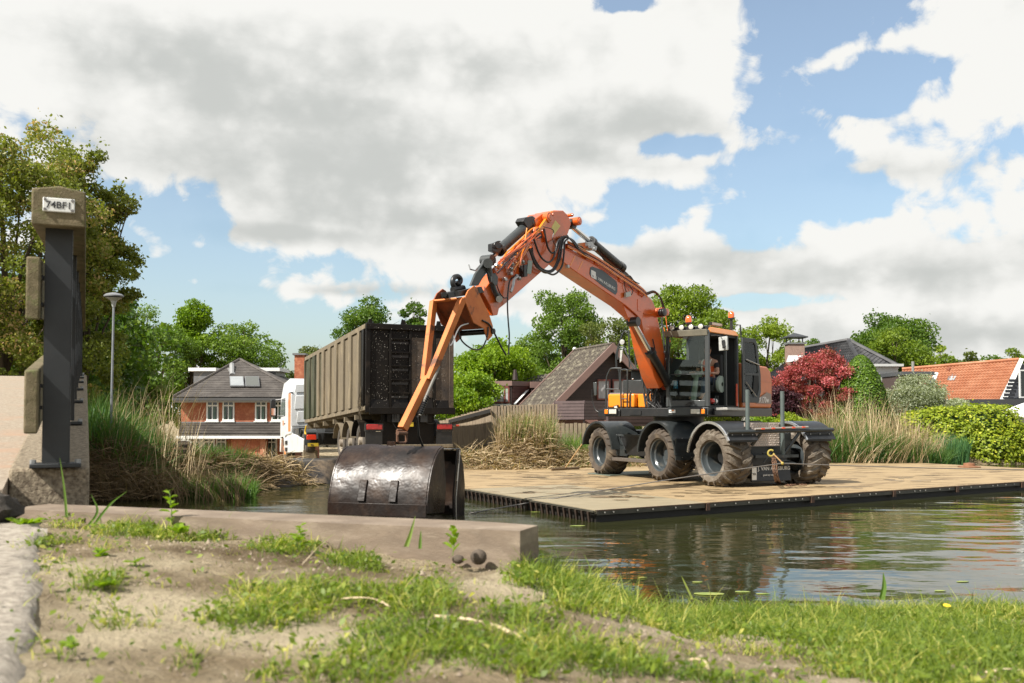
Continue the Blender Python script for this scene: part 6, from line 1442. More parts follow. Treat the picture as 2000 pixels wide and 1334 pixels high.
# clutter between cab and platform
for i in range(14):
    x = random.uniform(1262, 1300); y = random.uniform(735, 800)
    MB().cbox(uf(x, y, random.uniform(.9, 1.4)), random.uniform(.05, .14), random.uniform(.05, .14), random.uniform(.06, .22), UF, US).build('valve_part', random.choice((blackp, blackp, chas, steel)), exc, bevel=.008)
for i in range(12):
    x = random.uniform(1262, 1290); y = random.uniform(735, 770)
    rl('hydraulic_hose', [(x, y), (x+random.uniform(-8, 8), y+16), (x+random.uniform(0, 18), y+34), (x+random.uniform(-4, 22), 806)], 1.5+.01*i, .014, hose)
ub(.4, 1.2, -.30, .30, 1.86, 2.35).build('boom_mount', blackp, exc)
rl('hydraulic_pipe', [(1249, 690), (1254, 740), (1262, 795)], 1.5, .028, chas); rl('hydraulic_pipe', [(1257, 700), (1262, 745), (1267, 795)], 1.5, .03, chas)
MB().cbox(uf(1250, 689, 1.5), .1, .1, .08).build('pipe_joint', steel, exc)
rl('hydraulic_pipe', [(1290, 600), (1296, 660), (1300, 700)], 1.0, .02, chas); rl('hydraulic_pipe', [(1296, 640), (1303, 660), (1308, 670)], 1.0, .008, org_m)
rl('hydraulic_pipe', [(1299, 606), (1303, 640), (1309, 668)], .9, .008, org_m)
MB().ball(uf(1298, 688, 1.6), .03, 8).ball(uf(1293, 686, 1.6), .03, 8).build('fitting', steel, exc, smooth=True)
ub(.9, 1.3, -.05, .22, 2.28, 2.42).build('red_guard', bpy.data.materials['red_paint'], exc, bevel=.02)

# ------------------------------------------------------------------ driver
def skinned(name, J, E, root, mat, par=None, lvl=2):
    me = bpy.data.meshes.new(name); me.from_pydata([Vector(j[0]) for j in J], E, []); me.materials.append(mat)
    o = bpy.data.objects.new(name, me); link(o, par); WL[o.name] = Vector()
    sk_ = o.modifiers.new('skin', 'SKIN'); sk_.use_smooth_shade = True
    lay = me.skin_vertices[0] if me.skin_vertices else None
    if lay is None:
        bpy.context.view_layer.objects.active = o; lay = None
    if me.skin_vertices:
        for i, j in enumerate(J): me.skin_vertices[0].data[i].radius = (j[1], j[1]*(j[2] if len(j) > 2 else 1)); me.skin_vertices[0].data[i].use_root = (i == root)
    sb = o.modifiers.new('sub', 'SUBSURF'); sb.levels = lvl; sb.render_levels = lvl
    return o
skin_m = M('skin_tone', (.46, .26, .18), rough=.55); tee = M('black_tshirt', (.015, .015, .017), rough=.85); jeans = M('blue_trousers', (.03, .05, .09), rough=.85)
hip = U(.62, .82, 2.46); ch = hip+UF*.02+Vector((0, 0, .42)); nk = ch+Vector((0, 0, .14)); hd = nk+Vector((0, 0, .17))+UF*.03
shL = ch+US*.19+Vector((0, 0, .04)); shR = ch-US*.19+Vector((0, 0, .04))
elL = shL+Vector((0, 0, -.27))+US*.09+UF*.08; haL = elL+UF*.25+Vector((0, 0, .0))-US*.05
elR = shR+Vector((0, 0, -.26))-US*.07+UF*.08; haR = elR+UF*.26+Vector((0, 0, .02))+US*.04
knL = hip+UF*.44+US*.12+Vector((0, 0, .06)); knR = hip+UF*.44-US*.12+Vector((0, 0, .06)); ftL = knL+UF*.15-Vector((0, 0, .44)); ftR = knR+UF*.15-Vector((0, 0, .44))
dv_ = empty('person', hip, 'driver in orange safety vest and black T-shirt sitting in the open excavator cab', 'person')
J = [(hip, .13, .9), (hip+Vector((0, 0, .2)), .125, .8), (ch, .15, .75), (nk, .055), (nk+Vector((0, 0, .06)), .05), (shL, .065), (elL, .043), (haL, .03), (shR, .065), (elR, .043), (haR, .03),
     (hip+US*.1+UF*.05, .09), (knL, .07), (ftL, .05), (ftL+UF*.16, .035), (hip-US*.1+UF*.05, .09), (knR, .07), (ftR, .05), (ftR+UF*.16, .035)]
bd = skinned('body', J, [(0, 1), (1, 2), (2, 3), (3, 4), (2, 5), (5, 6), (6, 7), (2, 8), (8, 9), (9, 10), (0, 11), (11, 12), (12, 13), (13, 14), (0, 15), (15, 16), (16, 17), (17, 18)], 0, skin_m, dv_)
def ell(c, rx, ry, rz, n=16):
    m = MB().ball((0, 0, 0), 1, n); m.v = [tuple(Vector(c)+UF*(v[0]*rx)+US*(v[1]*ry)+Vector((0, 0, v[2]*rz))) for v in m.v]; return m
m = ell(hd, .095, .075, .115); m2 = ell(hd+UF*.098-Vector((0, 0, .01)), .022, .014, .024, 8); m3 = ell(hd-Vector((0, 0, .07))+UF*.045, .045, .045, .04, 10)
for q in (m2, m3): b = len(m.v); m.v += q.v; m.f += [tuple(i+b for i in f) for f in q.f]
for s_ in (-1, 1):
    q = ell(hd+US*(.076*s_), .02, .010, .03, 8); b = len(m.v); m.v += q.v; m.f += [tuple(i+b for i in f) for f in q.f]
he = m.build('head', skin_m, dv_, smooth=True)
q = ell(hd+Vector((0, 0, .035))-UF*.018, .09, .08, .095); q.build('hair', M('brown_hair', (.05, .03, .018), rough=.8), he, smooth=True)
for s_ in (-1, 1): ell(hd+UF*.086+US*(.03*s_)+Vector((0, 0, .01)), .01, .013, .008, 8).build('eye', black, he)
ell(hd+UF*.088-Vector((0, 0, .048)), .008, .026, .007, 8).build('mouth', M('lip', (.3, .09, .07), rough=.5), he)
hv = M('hi_vis_orange', (.85, .13, .02), (.75, .11, .02), scale=6, rough=.7)
J2 = [(hip+Vector((0, 0, .03)), .15, .95), (hip+Vector((0, 0, .2)), .145, .85), (ch, .165, .82), (ch+Vector((0, 0, .07)), .10, .8), (shL-US*.04, .075), (shR+US*.04, .075)]
skinned('safety_vest', J2, [(0, 1), (1, 2), (2, 3), (2, 4), (2, 5)], 0, hv, dv_)
skinned('sleeve', [(shL, .078), (shL.lerp(elL, .45), .062), (shL.lerp(elL, .6), .058)], [(0, 1), (1, 2)], 0, tee, dv_)
skinned('sleeve', [(shR, .078), (shR.lerp(elR, .45), .062), (shR.lerp(elR, .6), .058)], [(0, 1), (1, 2)], 0, tee, dv_)
skinned('trousers', [(hip, .14, .9), (hip+US*.1+UF*.05, .10), (knL, .08), (ftL+Vector((0, 0, .08)), .062), (hip-US*.1+UF*.05, .10), (knR, .08), (ftR+Vector((0, 0, .08)), .062)], [(0, 1), (1, 2), (2, 3), (0, 4), (4, 5), (5, 6)], 0, jeans, dv_)
strp = M('reflective_strip', (.7, .68, .6), rough=.4)
for s_ in (-1, 1):
    MB().tube(spl([shL.lerp(shR, .5)+US*(.10*s_)+Vector((0, 0, .06))+UF*.05, ch+US*(.10*s_)+UF*.14, hip+Vector((0, 0, .22))+US*(.10*s_)+UF*.14], 4), .018, 6).build('reflective_strip', strp, dv_)
for ha, s_ in ((haL, 1), (haR, -1)):
    hm = [(ha, .034, .6), (ha+UF*.05, .04, .5)]; E_ = [(0, 1)]
    for k_ in range(4):
        b = len(hm); o = US*(-.03+.02*k_); ln = (.035, .04, .038, .03)[k_]
        hm += [(ha+UF*.08+o, .012), (ha+UF*(.08+ln)+o-Vector((0, 0, .01)), .0095), (ha+UF*(.085+ln)+o-Vector((0, 0, .04)), .0085), (ha+UF*(.065+ln)+o-Vector((0, 0, .055)), .008)]; E_ += [(1, b), (b, b+1), (b+1, b+2), (b+2, b+3)]
    b = len(hm); hm += [(ha+UF*.03-US*(.04*s_), .014), (ha+UF*.06-US*(.055*s_)-Vector((0, 0, .02)), .011)]; E_ += [(0, b), (b, b+1)]
    skinned('hand', hm, E_, 0, skin_m, dv_, 1)
# ------------------------------------------------------------------ clamshell bucket
wetst = M('wet_dark_steel', (.020, .011, .008), (.009, .006, .005), scale=1.6, rough=.38, bump=.32, bscale=3.2, c3=(.045, .028, .019), s3=2, t3=.56, spec=.34, rvar=.16, coat=0, bdist=.05, bdet=3)
EB = Vector((.952, -.306, 0)).normalized(); GB = Vector((.306, .952, 0)).normalized(); OB = Vector((-1.34, 15.5, 0))
def G(e, g, z): return OB+EB*e+GB*g+Vector((0, 0, z))
bk_ = empty('clamshell_bucket', G(-.8, .5, 0), 'wet black clamshell bucket gaping open just above the water', 'bucket')
BWD = 1.66
def shell(prof, par, e0=-BWD, e1=0.0, dent=0):
    n = len(prof); m = MB(); k = 14; vs = []
    for i in range(k+1):
        e = e0+(e1-e0)*i/k
        for j, (g, z) in enumerate(prof):
            w = dent*mnoise.noise((e*2.2, g*4, z*3))
            vs.append(G(e, g+w*.5, z+(w if j < 2 else w*.3)))
    for i in range(k+1):
        e = e0+(e1-e0)*i/k
        for j, (g, z) in enumerate(prof):
            a = prof[max(j-1, 0)]; b = prof[min(j+1, n-1)]; t = Vector((b[0]-a[0], b[1]-a[1])).normalized(); vs.append(Vector(vs[i*n+j])+GB*(t.y*-.03 if False else .03)+Vector((0, 0, -.0)))
    o = (k+1)*n; fs = []
    for i in range(k):
        for j in range(n-1):
            a = i*n+j; fs += [(a, a+n, a+n+1, a+1), (o+a, o+a+1, o+a+n+1, o+a+n)]
    for i in range(k):
        for j in (0, n-1): a = i*n+j; fs.append((a, a+n, o+a+n, o+a))
    for j in range(n-1):
        for i in (0, k): a = i*n+j; fs.append((a, a+1, o+a+1, o+a))
    return m.add(vs, fs).build('shell', wetst, par, smooth=35)
prof1 = [(.66, 1.18), (.50, 1.13), (.34, 1.02), (.20, .86), (.10, .67), (.03, .47), (-.01, .30), (-.02, .16)]
sh1 = shell(prof1, bk_, dent=.05)
side = [G(.005, g, z) for g, z in prof1]+[G(.005, .70, .12), G(.005, .78, .55)]
MB().prism(side, EB*.03).build('side_plate', wetst, sh1, bevel=.006)
MB().prism([v-EB*(BWD+.04) for v in side], EB*.03).build('side_plate', wetst, sh1, bevel=.006)
MB().hexa([G(e, g, z) for z, gg in ((.10, -.035), (.30, -.028)) for e, g in ((-BWD-.02, gg), (.02, gg), (.02, gg+.03), (-BWD-.02, gg+.03))]).build('cutting_edge', wetst, sh1, bevel=.006)
for e in (-1.16, -.62): MB().hexa([G(e+x, g, z) for z, gg in ((.33, -.05), (.66, .06)) for x, g in ((0, gg), (.13, gg), (.13, gg+.04), (0, gg+.04))]).build('wear_plate', wetst, sh1, bevel=.008)
side2 = [(1.15, 1.05), (1.30, .85), (1.42, .55), (1.45, .25), (1.40, -.12), (.95, -.12), (.92, .25), (.98, .7)]
prof2 = [(1.38, 1.10), (1.52, .95), (1.61, .74), (1.66, .48), (1.66, .2), (1.62, -.15)]
sh2 = shell(prof2, bk_, -BWD, -.02)
pl2 = [(1.14, 1.10), (1.20, 1.12), (1.40, .85), (1.48, .5), (1.46, -.15), (.96, -.15), (.95, .35), (1.10, .95)]
MB().prism([G(.0, g+.18, z) for g, z in pl2], EB*.03).build('side_plate', wetst, sh2, bevel=.006)
MB().prism([G(-BWD-.02, g+.18, z) for g, z in pl2], EB*.03).build('side_plate', wetst, sh2, bevel=.006)
MB().tube([G(.075, 1.32, 1.12), G(-.3, 1.36, 1.12)], .010, 5).tube([G(.075, 1.30, 1.1), G(.075, 1.12, .35), G(.075, 1.13, -.1)], .010, 5).build('glint_line', M('wet_glint', (.3, .28, .25), rough=.15, metal=.6), sh2)  # pale lines stand in for the glint on the wet plate edge
MB().box(G(-BWD, .80, .42), EB*(BWD), GB*.05, (0, 0, .08)).build('cross_bar', wetst, bk_)
MB().cyl(G(-1.25, .72, 1.10), G(-.5, .72, 1.10), .09, n=12).build('hinge_tube', wetst, bk_, smooth=True)
MB().prism([G(-1.02, .70, 1.0), G(-.82, .70, 1.0), G(-.86, .70, 1.26), G(-.98, .70, 1.26)], GB*.05).build('hanger_lug', wetst, bk_)

# ------------------------------------------------------------------ cable and chain
cbm = M('wire_rope', (.22, .20, .18), (.14, .13, .12), scale=40, rough=.55, metal=.3)
ka = gz(915, 1003, 0); kb = us(1528, 905, 0); kb = at(1528, 905, 20.1); kc = at(2060, 918.5, 22.5)
cbo = MB().tube(catenary(ka, kb, -.035, 16), .0115, 6).build('steel_cable', cbm, smooth=True); tag(cbo, 'taut steel cable rising from the water near the bucket to the excavator tail', 'cable', 'steel cables holding the raft')
cbo = MB().tube(catenary(kb, kc, .02, 8), .0115, 6).build('steel_cable', bpy.data.materials['wire_rope'], smooth=True); tag(cbo, 'taut steel cable running right from the excavator tail past the rear wheel', 'cable', 'steel cables holding the raft')
hookm = M('yellow_hook', (.42, .36, .06), (.28, .2, .06), scale=20, rough=.6)
hk_ = empty('lifting_hook', at(1506, 885, 20.3), 'dirty yellow chain hook clipped to the tail of the excavator', 'hook')
MB().tube([at(1506+6*math.cos(t), 885+6*math.sin(t), 20.3) for t in [i*.45 for i in range(13)]], .02, 8).build('hook_body', hookm, hk_, smooth=True)
MB().tube([at(1512, 888, 20.25), at(1528, 904, 20.1)], .014, 8).build('strap', M('rusty_strap', (.32, .19, .08), rough=.8), hk_); MB().ball(kb, .035, 10).build('cable_clamp', hookm, hk_, smooth=True)
chm = M('rusty_chain', (.22, .12, .07), (.14, .08, .05), scale=30, rough=.75, metal=.3); cn = MB()
def chain(pts):
    P = spl(pts, 10); acc = 0; last = P[0]; k = 0
    for p in P[1:]:
        d = (p-last)
        while d.length > .042:
            nxt = last+d.normalized()*.042; ax = d.normalized(); s_ = ax.cross(Vector((0, 1, .2))).normalized(); u_ = s_ if k % 2 else ax.cross(s_)
            c = (last+nxt)/2; ring = [c+ax*(.030*math.cos(t))+u_*(.014*math.sin(t)) for t in [2*math.pi*i/8 for i in range(9)]]
            cn.tube(ring, .006, 4, False); last = nxt; d = p-last; k += 1
gch = lambda x, y: gz(x, y, DZ+.02)
for dx in (-3, 0, 4): chain([at(1510+dx*.4, 888, 20.3), at(1512+dx, 905, 20.25), at(1515+dx, 930, 20.1), gch(1522+dx, 943+abs(dx)*.4), gch(1540, 947+dx*.4), gch(1552+dx, 946)])
chain([gch(1535, 948), gch(1555, 946), gch(1576, 947)])
co_ = cn.build('chain', chm); tag(co_, 'rusty chain hanging from the excavator tail and piled on the raft', 'chain', kind=None)

# ------------------------------------------------------------------ lorry
HT = Vector((-.3697, .929, 0)).normalized(); KT = Vector((HT.y, -HT.x, 0)); SL = .045
ROT = Vector((-4.0, 27.0, .52))
def T(s, k, z): p = ROT+HT*s+KT*k; return Vector((p.x, p.y, .52-SL*s+z))
HV = Vector((HT.x, HT.y, -SL)).normalized()
def tb_(s0, s1, k0, k1, z0, z1): return MB().hexa([T(s, k, z) for z in (z0, z1) for s, k in ((s0, k0), (s1, k0), (s1, k1), (s0, k1))])
mudb = M('dried_mud_panel', (.20, .16, .10), (.13, .105, .07), scale=3, rough=.9, bump=.25, bscale=14, sc=(3, 3, .5), c3=(.17, .14, .10), s3=1.2, t3=.60)
mudg = M('greenish_panel', (.055, .065, .028), (.03, .032, .02), scale=2, rough=.8, bump=.2, bscale=14, sc=(3, 3, .4), c3=(.14, .125, .09), s3=1.5, t3=.6)
mudr = M('grey_brown_frame', (.19, .155, .10), (.13, .105, .075), scale=4, rough=.85, c3=(.30, .24, .15), s3=2, t3=.6, sc=(2, 2, .5))
wetb = M('wet_black_steel', (.006, .005, .0045), (.011, .009, .007), scale=3, rough=.45, bump=.35, bscale=28, c3=(.05, .038, .028), s3=1.1, t3=.66, w3=.06, bdist=.015, spec=.18)
splat = M('mud_splash_panel', (.11, .078, .052), (.05, .036, .026), scale=2.6, rough=.6, bump=.7, bscale=18, c3=(.025, .02, .018), s3=.9, t3=.56, w3=.08, bdist=.02)
trl = empty('tipping_trailer', T(4.5, 1.25, 0), 'muddy steel tipper semi-trailer with ribbed sides and a wet black tailgate', 'trailer')
BX0, BX1, ZB, ZT_ = 0.0, 9.2, 1.36, 3.66
body = tb_(BX0+.06, BX1, .06, 2.44, ZB, ZT_-.04)
body.f = [f for i, f in enumerate(body.f) if i != 1]
body.build('container_shell', mudb, trl)
tb_(BX0, BX1+.02, -.01, .13, ZT_-.13, ZT_).build('top_rail', mudr, trl, bevel=.01); tb_(BX0, BX1, 2.38, 2.51, ZT_-.13, ZT_).build('top_rail', mudr, trl, bevel=.01)
tb_(BX1-.1, BX1, .13, 2.38, ZT_-.13, ZT_).build('top_rail', mudr, trl)
tb_(BX0, BX1, .0, .14, ZB-.05, ZB+.07).build('bottom_rail', mudr, trl, bevel=.01)
ribs = [.05, .62, 1.62, 2.62, 3.62, 4.62, 5.62, 6.45, 7.25, 8.15, 9.1]
for i, s in enumerate(ribs):
    w = .36 if 1 < i < 9 else .2
    tb_(s-(.0 if i else 0), s+w if i < 10 else s+.1, -.035, .055, ZB+.08, ZT_-.132).build('side_rib', (wetb if i == 0 else (mudr if i < 8 else mudg)), trl, bevel=.01)
for i in range(len(ribs)-1):
    s0_, s1_ = ribs[i]+(.36 if 1 < i < 9 else .2), ribs[i+1]
    tb_(s0_+.01, s1_-.01, .03, .055, ZB+.08, ZT_-.14).build('side_panel', (wetb if i == 0 else (mudb if i < 5 else (mudr if i == 5 else mudg))), trl)
# tailgate
tg = tb_(-.06, .05, .10, 2.46, ZB-.1, ZT_-.02).build('tailgate', wetb, trl, bevel=.01)
tb_(-.13, -.06, .0, .13, ZB-.12, ZT_+.02).build('gate_post', wetb, tg, bevel=.01); tb_(-.13, -.06, 2.37, 2.50, ZB-.12, ZT_-.02).build('gate_post', splat, tg, bevel=.01)
tb_(-.16, -.06, .0, 2.5, ZT_-.16, ZT_).build('gate_beam', wetb, tg, bevel=.01); tb_(-.14, -.06, .1, 2.55, ZB-.16, ZB+.02).build('gate_beam', wetb, tg, bevel=.01)
for k0 in (.66, 1.22, 1.92): tb_(-.13, -.06, k0, k0+.06, ZB+.0, ZT_-.16).build('gate_stiffener', wetb, tg, bevel=.008)
tb_(-.072, -.062, 1.99, 2.36, ZB+.05, ZT_-.35).build('gate_panel', splat, tg); tb_(-.072, -.062, 1.30, 1.9, ZB+.3, ZT_-.35).build('gate_panel', splat, tg)
tb_(-.072, -.062, .16, .64, ZB+.25, ZT_-.30).build('gate_panel', wetb, tg); 
for k0, k1 in ((.14, .65), (.73, 1.21), (1.3, 1.9), (2.0, 2.36)):
    MB().hexa([T(s, k, z) for z, e in ((ZB+.02, -.13), (ZB+.25, -.065)) for s, k in ((e, k0), (e, k1), (-.06, k1), (-.06, k0))]).build('sloped_foot', wetb, tg)
for i in range(5):
    z = ZB+.40+i*.37; tb_(-.16, -.09, .72, 1.22, z, z+.035).build('ladder_rung', wetb, tg); tb_(-.085, -.062, .74, 1.2, z-.12, z-.06).build('ladder_rung', blackp, tg)
for k in (.06, .98, 2.0, 2.42): MB().prism([T(-.1, k, ZT_), T(-.1, k+.14, ZT_), T(-.1, k+.11, ZT_+.13), T(-.1, k+.03, ZT_+.13)], HT*.06).build('top_lug', wetb, tg)
for k, l_ in ((.15, .1), (.8, .2), (.86, .14), (1.7, .08), (2.1, .12), (2.3, .1)): MB().tube([T(-.12, k, ZB-.14), T(-.12, k, ZB-.14-l_)], [.012, .006], 5).build('dripping_mud', wetb, tg)
# pale splatter of drops
sm = MB()
for i in range(900):
    k = random.uniform(.02, 2.3); z = random.uniform(ZB, ZT_-.05)
    if random.random() < k/3.4: continue
    r = random.uniform(.003, .008); c = T(-.165 if z > ZT_-.16 else -.075-.06*(random.random() < .25), k, z); sm.add([c-KT*r, c-Vector((0, 0, r*1.3)), c+KT*r, c+Vector((0, 0, r*1.3)), c-HT*.006], [(0, 1, 4), (1, 2, 4), (2, 3, 4), (3, 0, 4)])
tag(sm.build('mud_drops', M('pale_drops', (.34, .31, .26), rough=.5), tg), kind='stuff')
hmat = M('hanging_weed', (.10, .075, .04), (.04, .03, .02), scale=10, rough=.9)
for i in range(9):
    k = random.uniform(.0, .12); z = ZB+random.uniform(.2, .7); MB().tube(spl([T(.1+random.uniform(0, .4), -.05, z), T(.1+random.uniform(0, .4), -.08, z-.25), T(.15+random.uniform(-.1, .3), -.06, z-.55)], 3), .010, 4).build('hanging_weed', hmat, trl)
# trailer chassis
tb_(-.1, 9.3, .75, .95, .98, 1.30).build('chassis_beam', blackp, trl); tb_(-.1, 9.3, 1.55, 1.75, .98, 1.30).build('chassis_beam', blackp, trl)
tb_(.2, 9.2, .1, 2.4, 1.24, 1.31).build('subframe', mudr, trl)
for s in (1.2, 2.6, 4.2, 5.8, 7.4, 8.8): tb_(s, s+.12, .02, .75, 1.10, 1.24).build('outrigger', mudr, trl)
tyb = M('dusty_tyre', (.10, .085, .068), (.055, .048, .042), scale=6, rough=.9); rmb = M('dusty_rim', (.30, .26, .20), (.20, .17, .13), scale=7, rough=.7, c3=(.12, .09, .07), s3=4, t3=.6)
def lw(s, par, rm, r=.50, w=.36, k=.16, src=None, z=None):
    e = empty('wheel', T(s, k+w/2, r if z is None else z), parent=par); ax = -KT; y = Vector((0, 0, 1)).cross(ax)
    e.rotation_euler = Matrix(((ax.x, y.x, 0, 0), (ax.y, y.y, 0, 0), (0, 0, 1, 0), (0, 0, 0, 1))).to_euler()
    if src:
        for q in src: c = q.copy(); COL.objects.link(c); c.parent = e; WL[c.name] = Vector()
        return src
    h = w/2; m = MB().lathe((0, 0, 0), (1, 0, 0), [(-h*.8, .29), (-h, .36), (-h, r-.06), (-h*.85, r-.01), (-h*.5, r), (-h*.48, r-.012), (-h*.42, r-.012), (-h*.4, r), (h*.4, r), (h*.42, r-.012), (h*.48, r-.012), (h*.5, r), (h*.85, r-.01), (h, r-.06), (h, .36), (h*.8, .29)], 40, close=True)
    a = m.build('tyre', tyb, e, smooth=40, local=True)
    m = MB().lathe((0, 0, 0), (1, 0, 0), [(h*.85, .295), (h*.9, .275), (h*.6, .26), (h*.35, .22), (h*.45, .15), (h*.9, .12), (h*1.15, .10), (h*1.2, .07), (h*1.2, .002)], 32)
    for i in range(10):
        t = 2*math.pi*i/10; m.cyl((h*.4, .175*math.cos(t), .175*math.sin(t)), (h*.75, .175*math.cos(t), .175*math.sin(t)), .017, n=6)
    b = m.build('rim', rm, e, smooth=35, local=True); return (a, b)
src = lw(1.25, trl, rmb); 
for s in (2.55, 3.85): lw(s, trl, rmb, src=src)
for s in (1.25, 2.55, 3.85): lw(s, trl, rmb, src=src, k=1.98)
for s in (1.25, 2.55, 3.85):
    for k in (.05, 1.98):
        MB().arc(T(s, k, .50), KT, -HT, (0, 0, 1), .60, .44, 12, 168, .02, 18).build('mudguard', wetb if s < 1.3 else mudr, trl, smooth=40)
    MB().cyl(T(s, .3, .5), T(s, 2.2, .5), .08, n=10).build('axle', blackp, trl)
for k0 in (.02, 2.02):
    e = tb_(-.02, .06, k0, k0+.50, .74, .95).build('lamp_box', blackp, trl)
    tb_(-.05, -.02, k0+.03, k0+.47, .78, .925).build('tail_light', M('tail_red', (.42, .02, .02), (.28, .015, .015), scale=9, rough=.3, coat=.5) if k0 < 1 else bpy.data.materials['tail_red'], e, bevel=.015)
    tb_(0, .05, k0+.02, k0+.48, .36, .73).build('mudflap', blackp, trl)
tb_(.1, .2, .5, 2.0, .3, 1.3).build('rear_crossbeam', wetb, trl); tb_(-.02, .07, .35, 2.52, .27, .37).build('underrun_bar', mudr, trl, bevel=.01)
tb_(-.04, .06, .62, 1.9, .98, 1.2).build('plate_holder', wetb, trl)
yel = M('plate_yellow', (.55, .40, .03), rough=.5)
pq = tb_(-.06, -.045, .93, 1.36, .86, .98).build('number_plate', yel, trl); text_mesh('lettering', 'OS', .10, T(-.065, .98, .885), KT, (0, 0, 1), black, pq, .001)
MB().tube([T(-.02, 2.53, .9), T(-.02, 2.66, .89)], .02, 8).build('marker_arm', blackp, trl); MB().tube([T(-.02, 2.6, .89), T(-.02, 2.70, .89)], .03, 8).build('side_marker', redb, trl)
for k, a, b in ((.7, .9, .4), (1.5, 1.0, .75), (1.9, 1.1, .9)): MB().tube(catenary(T(-.05, k, a+.2), T(-.05, k+.45, b+.2), .1, 8), .01, 5).build('cable_loop', hose, trl)
yc = MB().tube(spl([T(8.9, -.0, 1.2), T(8.95, -.02, 1.0), T(8.85, -.02, .9), T(8.95, -.02, .95)], 4), .03, 6).build('air_hose', M('yellow_hose', (.6, .38, .02), rough=.5), trl)
# tractor unit
wp = M('lorry_white', (.72, .74, .75), (.66, .68, .69), scale=2, rough=.32, coat=.5, c3=(.5, .48, .42), s3=2, t3=.66); opn = M('stripe_orange', (.75, .20, .03), rough=.35, coat=.5)
lor = empty('lorry_tractor', T(13, 1.25, 0), 'white lorry cab with an orange stripe coupled in front of the trailer', 'lorry')
CR, CF = 12.15, 14.75
_T = T
def T(s, k, z): return _T(s, k, z if z < 1 else 1+(z-1)*.80)
def side_poly(pts, k0, k1): return MB().prism([T(s, k0, z) for s, z in pts], KT*(k1-k0))
cp_ = [(CR+.1, 1.0), (CR, 1.35), (CR, 3.25), (CR+.15, 3.60), (CR+.45, 3.72), (CF-.75, 3.62), (CF-.22, 3.1), (CF-.05, 2.75), (CF+.08, 1.7), (CF+.10, 1.1), (CF+.1, .95)]
side_poly(cp_, .0, 2.5).build('cab_body', wp, lor, bevel=.05, seg=3)
tb_(CR-.012, CR-.004, .0, 2.4, 1.4, 2.9).build('rear_panel', wp, lor, bevel=.02)
for k0, k1, z0, z1 in ((.12, .70, 3.0, 3.4), (.12, .62, 2.2, 2.85), (.2, .62, 1.55, 2.1)): MB().prism([T(CR-.02, k0, z0), T(CR-.02, k1, z0+.04), T(CR-.02, k1, z1), T(CR-.02, k0+.05, z1)], -HT*.022).build('pressed_panel', wp, lor, bevel=.012)
tb_(CR-.03, CR+.55, -.015, .05, 2.98, 3.03).build('roof_seam', M('seam_dark', (.12, .12, .12), rough=.6), lor)
tb_(CR+.10, CR+.62, -.012, .01, 1.15, 2.98).build('orange_stripe', opn, lor)
side_poly([(CF-1.2, 1.95), (CF-.12, 1.95), (CF-.18, 2.65), (CF-.35, 2.85), (CF-1.2, 2.85)], -.012, .01).build('side_window', dark_g, lor)
side_poly([(CF-1.28, .95), (CF-.02, .95), (CF-.02, 1.8), (CF-.1, 2.92), (CF-.35, 2.94), (CF-1.28, 2.94)], -.006, .004).build('door', wp, lor)
tb_(CF-1.2, CF-1.02, -.03, -.01, 1.55, 1.60).build('door_handle', blackp, lor)
text_mesh('lettering', 'VA', .3, T(CF-.55, -.015, 1.5), -HT, (0, 0, 1), opn, lor, .001)
MB().tube([T(CF-.1, 0, 2.85), T(CF+.05, -.28, 2.82)], .025, 6).tube([T(CF-.1, 0, 2.0), T(CF+.05, -.28, 2.02)], .025, 6).build('mirror_arm', blackp, lor)
tb_(CF-.05, CF+.12, -.42, -.20, 1.98, 2.86).build('mirror', blackp, lor, bevel=.04); tb_(CF-.065, CF-.052, -.40, -.22, 2.05, 2.4).build('mirror_glass', chrome, lor)
side_poly([(CR-2.4, .28), (CR-2.4, .75), (CR-.9, .95), (CR+.2, 1.05), (CF-1.15, 1.0), (CF-1.0, .3)], .04, .1).build('side_skirt', wp, lor, bevel=.02)
for z in (.35, .62): tb_(CF-1.55, CF-1.15, -.01, .05, z, z+.16).build('step', blackp, lor, bevel=.02)
side_poly([(CF-1.1, .95), (CF+.12, .95), (CF+.16, .35), (CF-.02, .35), (CF-.15, .8), (CF-.5, 1.0), (CF-.85, .85), (CF-1.0, .35), (CF-1.15, .35)], .0, .25).build('front_bumper', wp, lor, bevel=.02)
T = _T
rmt = M('alloy_rim', (.55, .54, .50), (.42, .40, .36), scale=6, rough=.45, metal=.3)
sr = lw(10.05, lor, rmt, k=.1); lw(CF-.45, lor, opn, k=.1); lw(10.05, lor, rmt, k=2.0, src=sr)
MB().arc(T(10.05, .05, .5), KT, -HT, (0, 0, 1), .60, .5, 5, 175, .03, 18).build('mudguard', chas, lor, smooth=40)
tb_(9.2, 12.1, .7, 1.8, .55, .95).build('chassis', blackp, lor)
e = tb_(9.35, 9.42, .12, .45, .78, .98).build('lamp_box', blackp, lor); tb_(9.32, 9.35, .10, .45, .72, .90).build('tail_light', M('bright_red_lens', (.75, .05, .02), rough=.25, coat=.6), e, bevel=.015)
pq = tb_(9.31, 9.33, .14, .52, .48, .60).build('number_plate', yel, lor); text_mesh('lettering', '84', .10, T(9.30, .24, .50), KT, (0, 0, 1), black, pq, .001)
tb_(9.6, 9.9, .05, .55, .0, .35).build('mudflap', mudr, lor)
tb_(11.0, 12.1, .1, .5, .95, 1.2).build('air_tank', chas, lor)
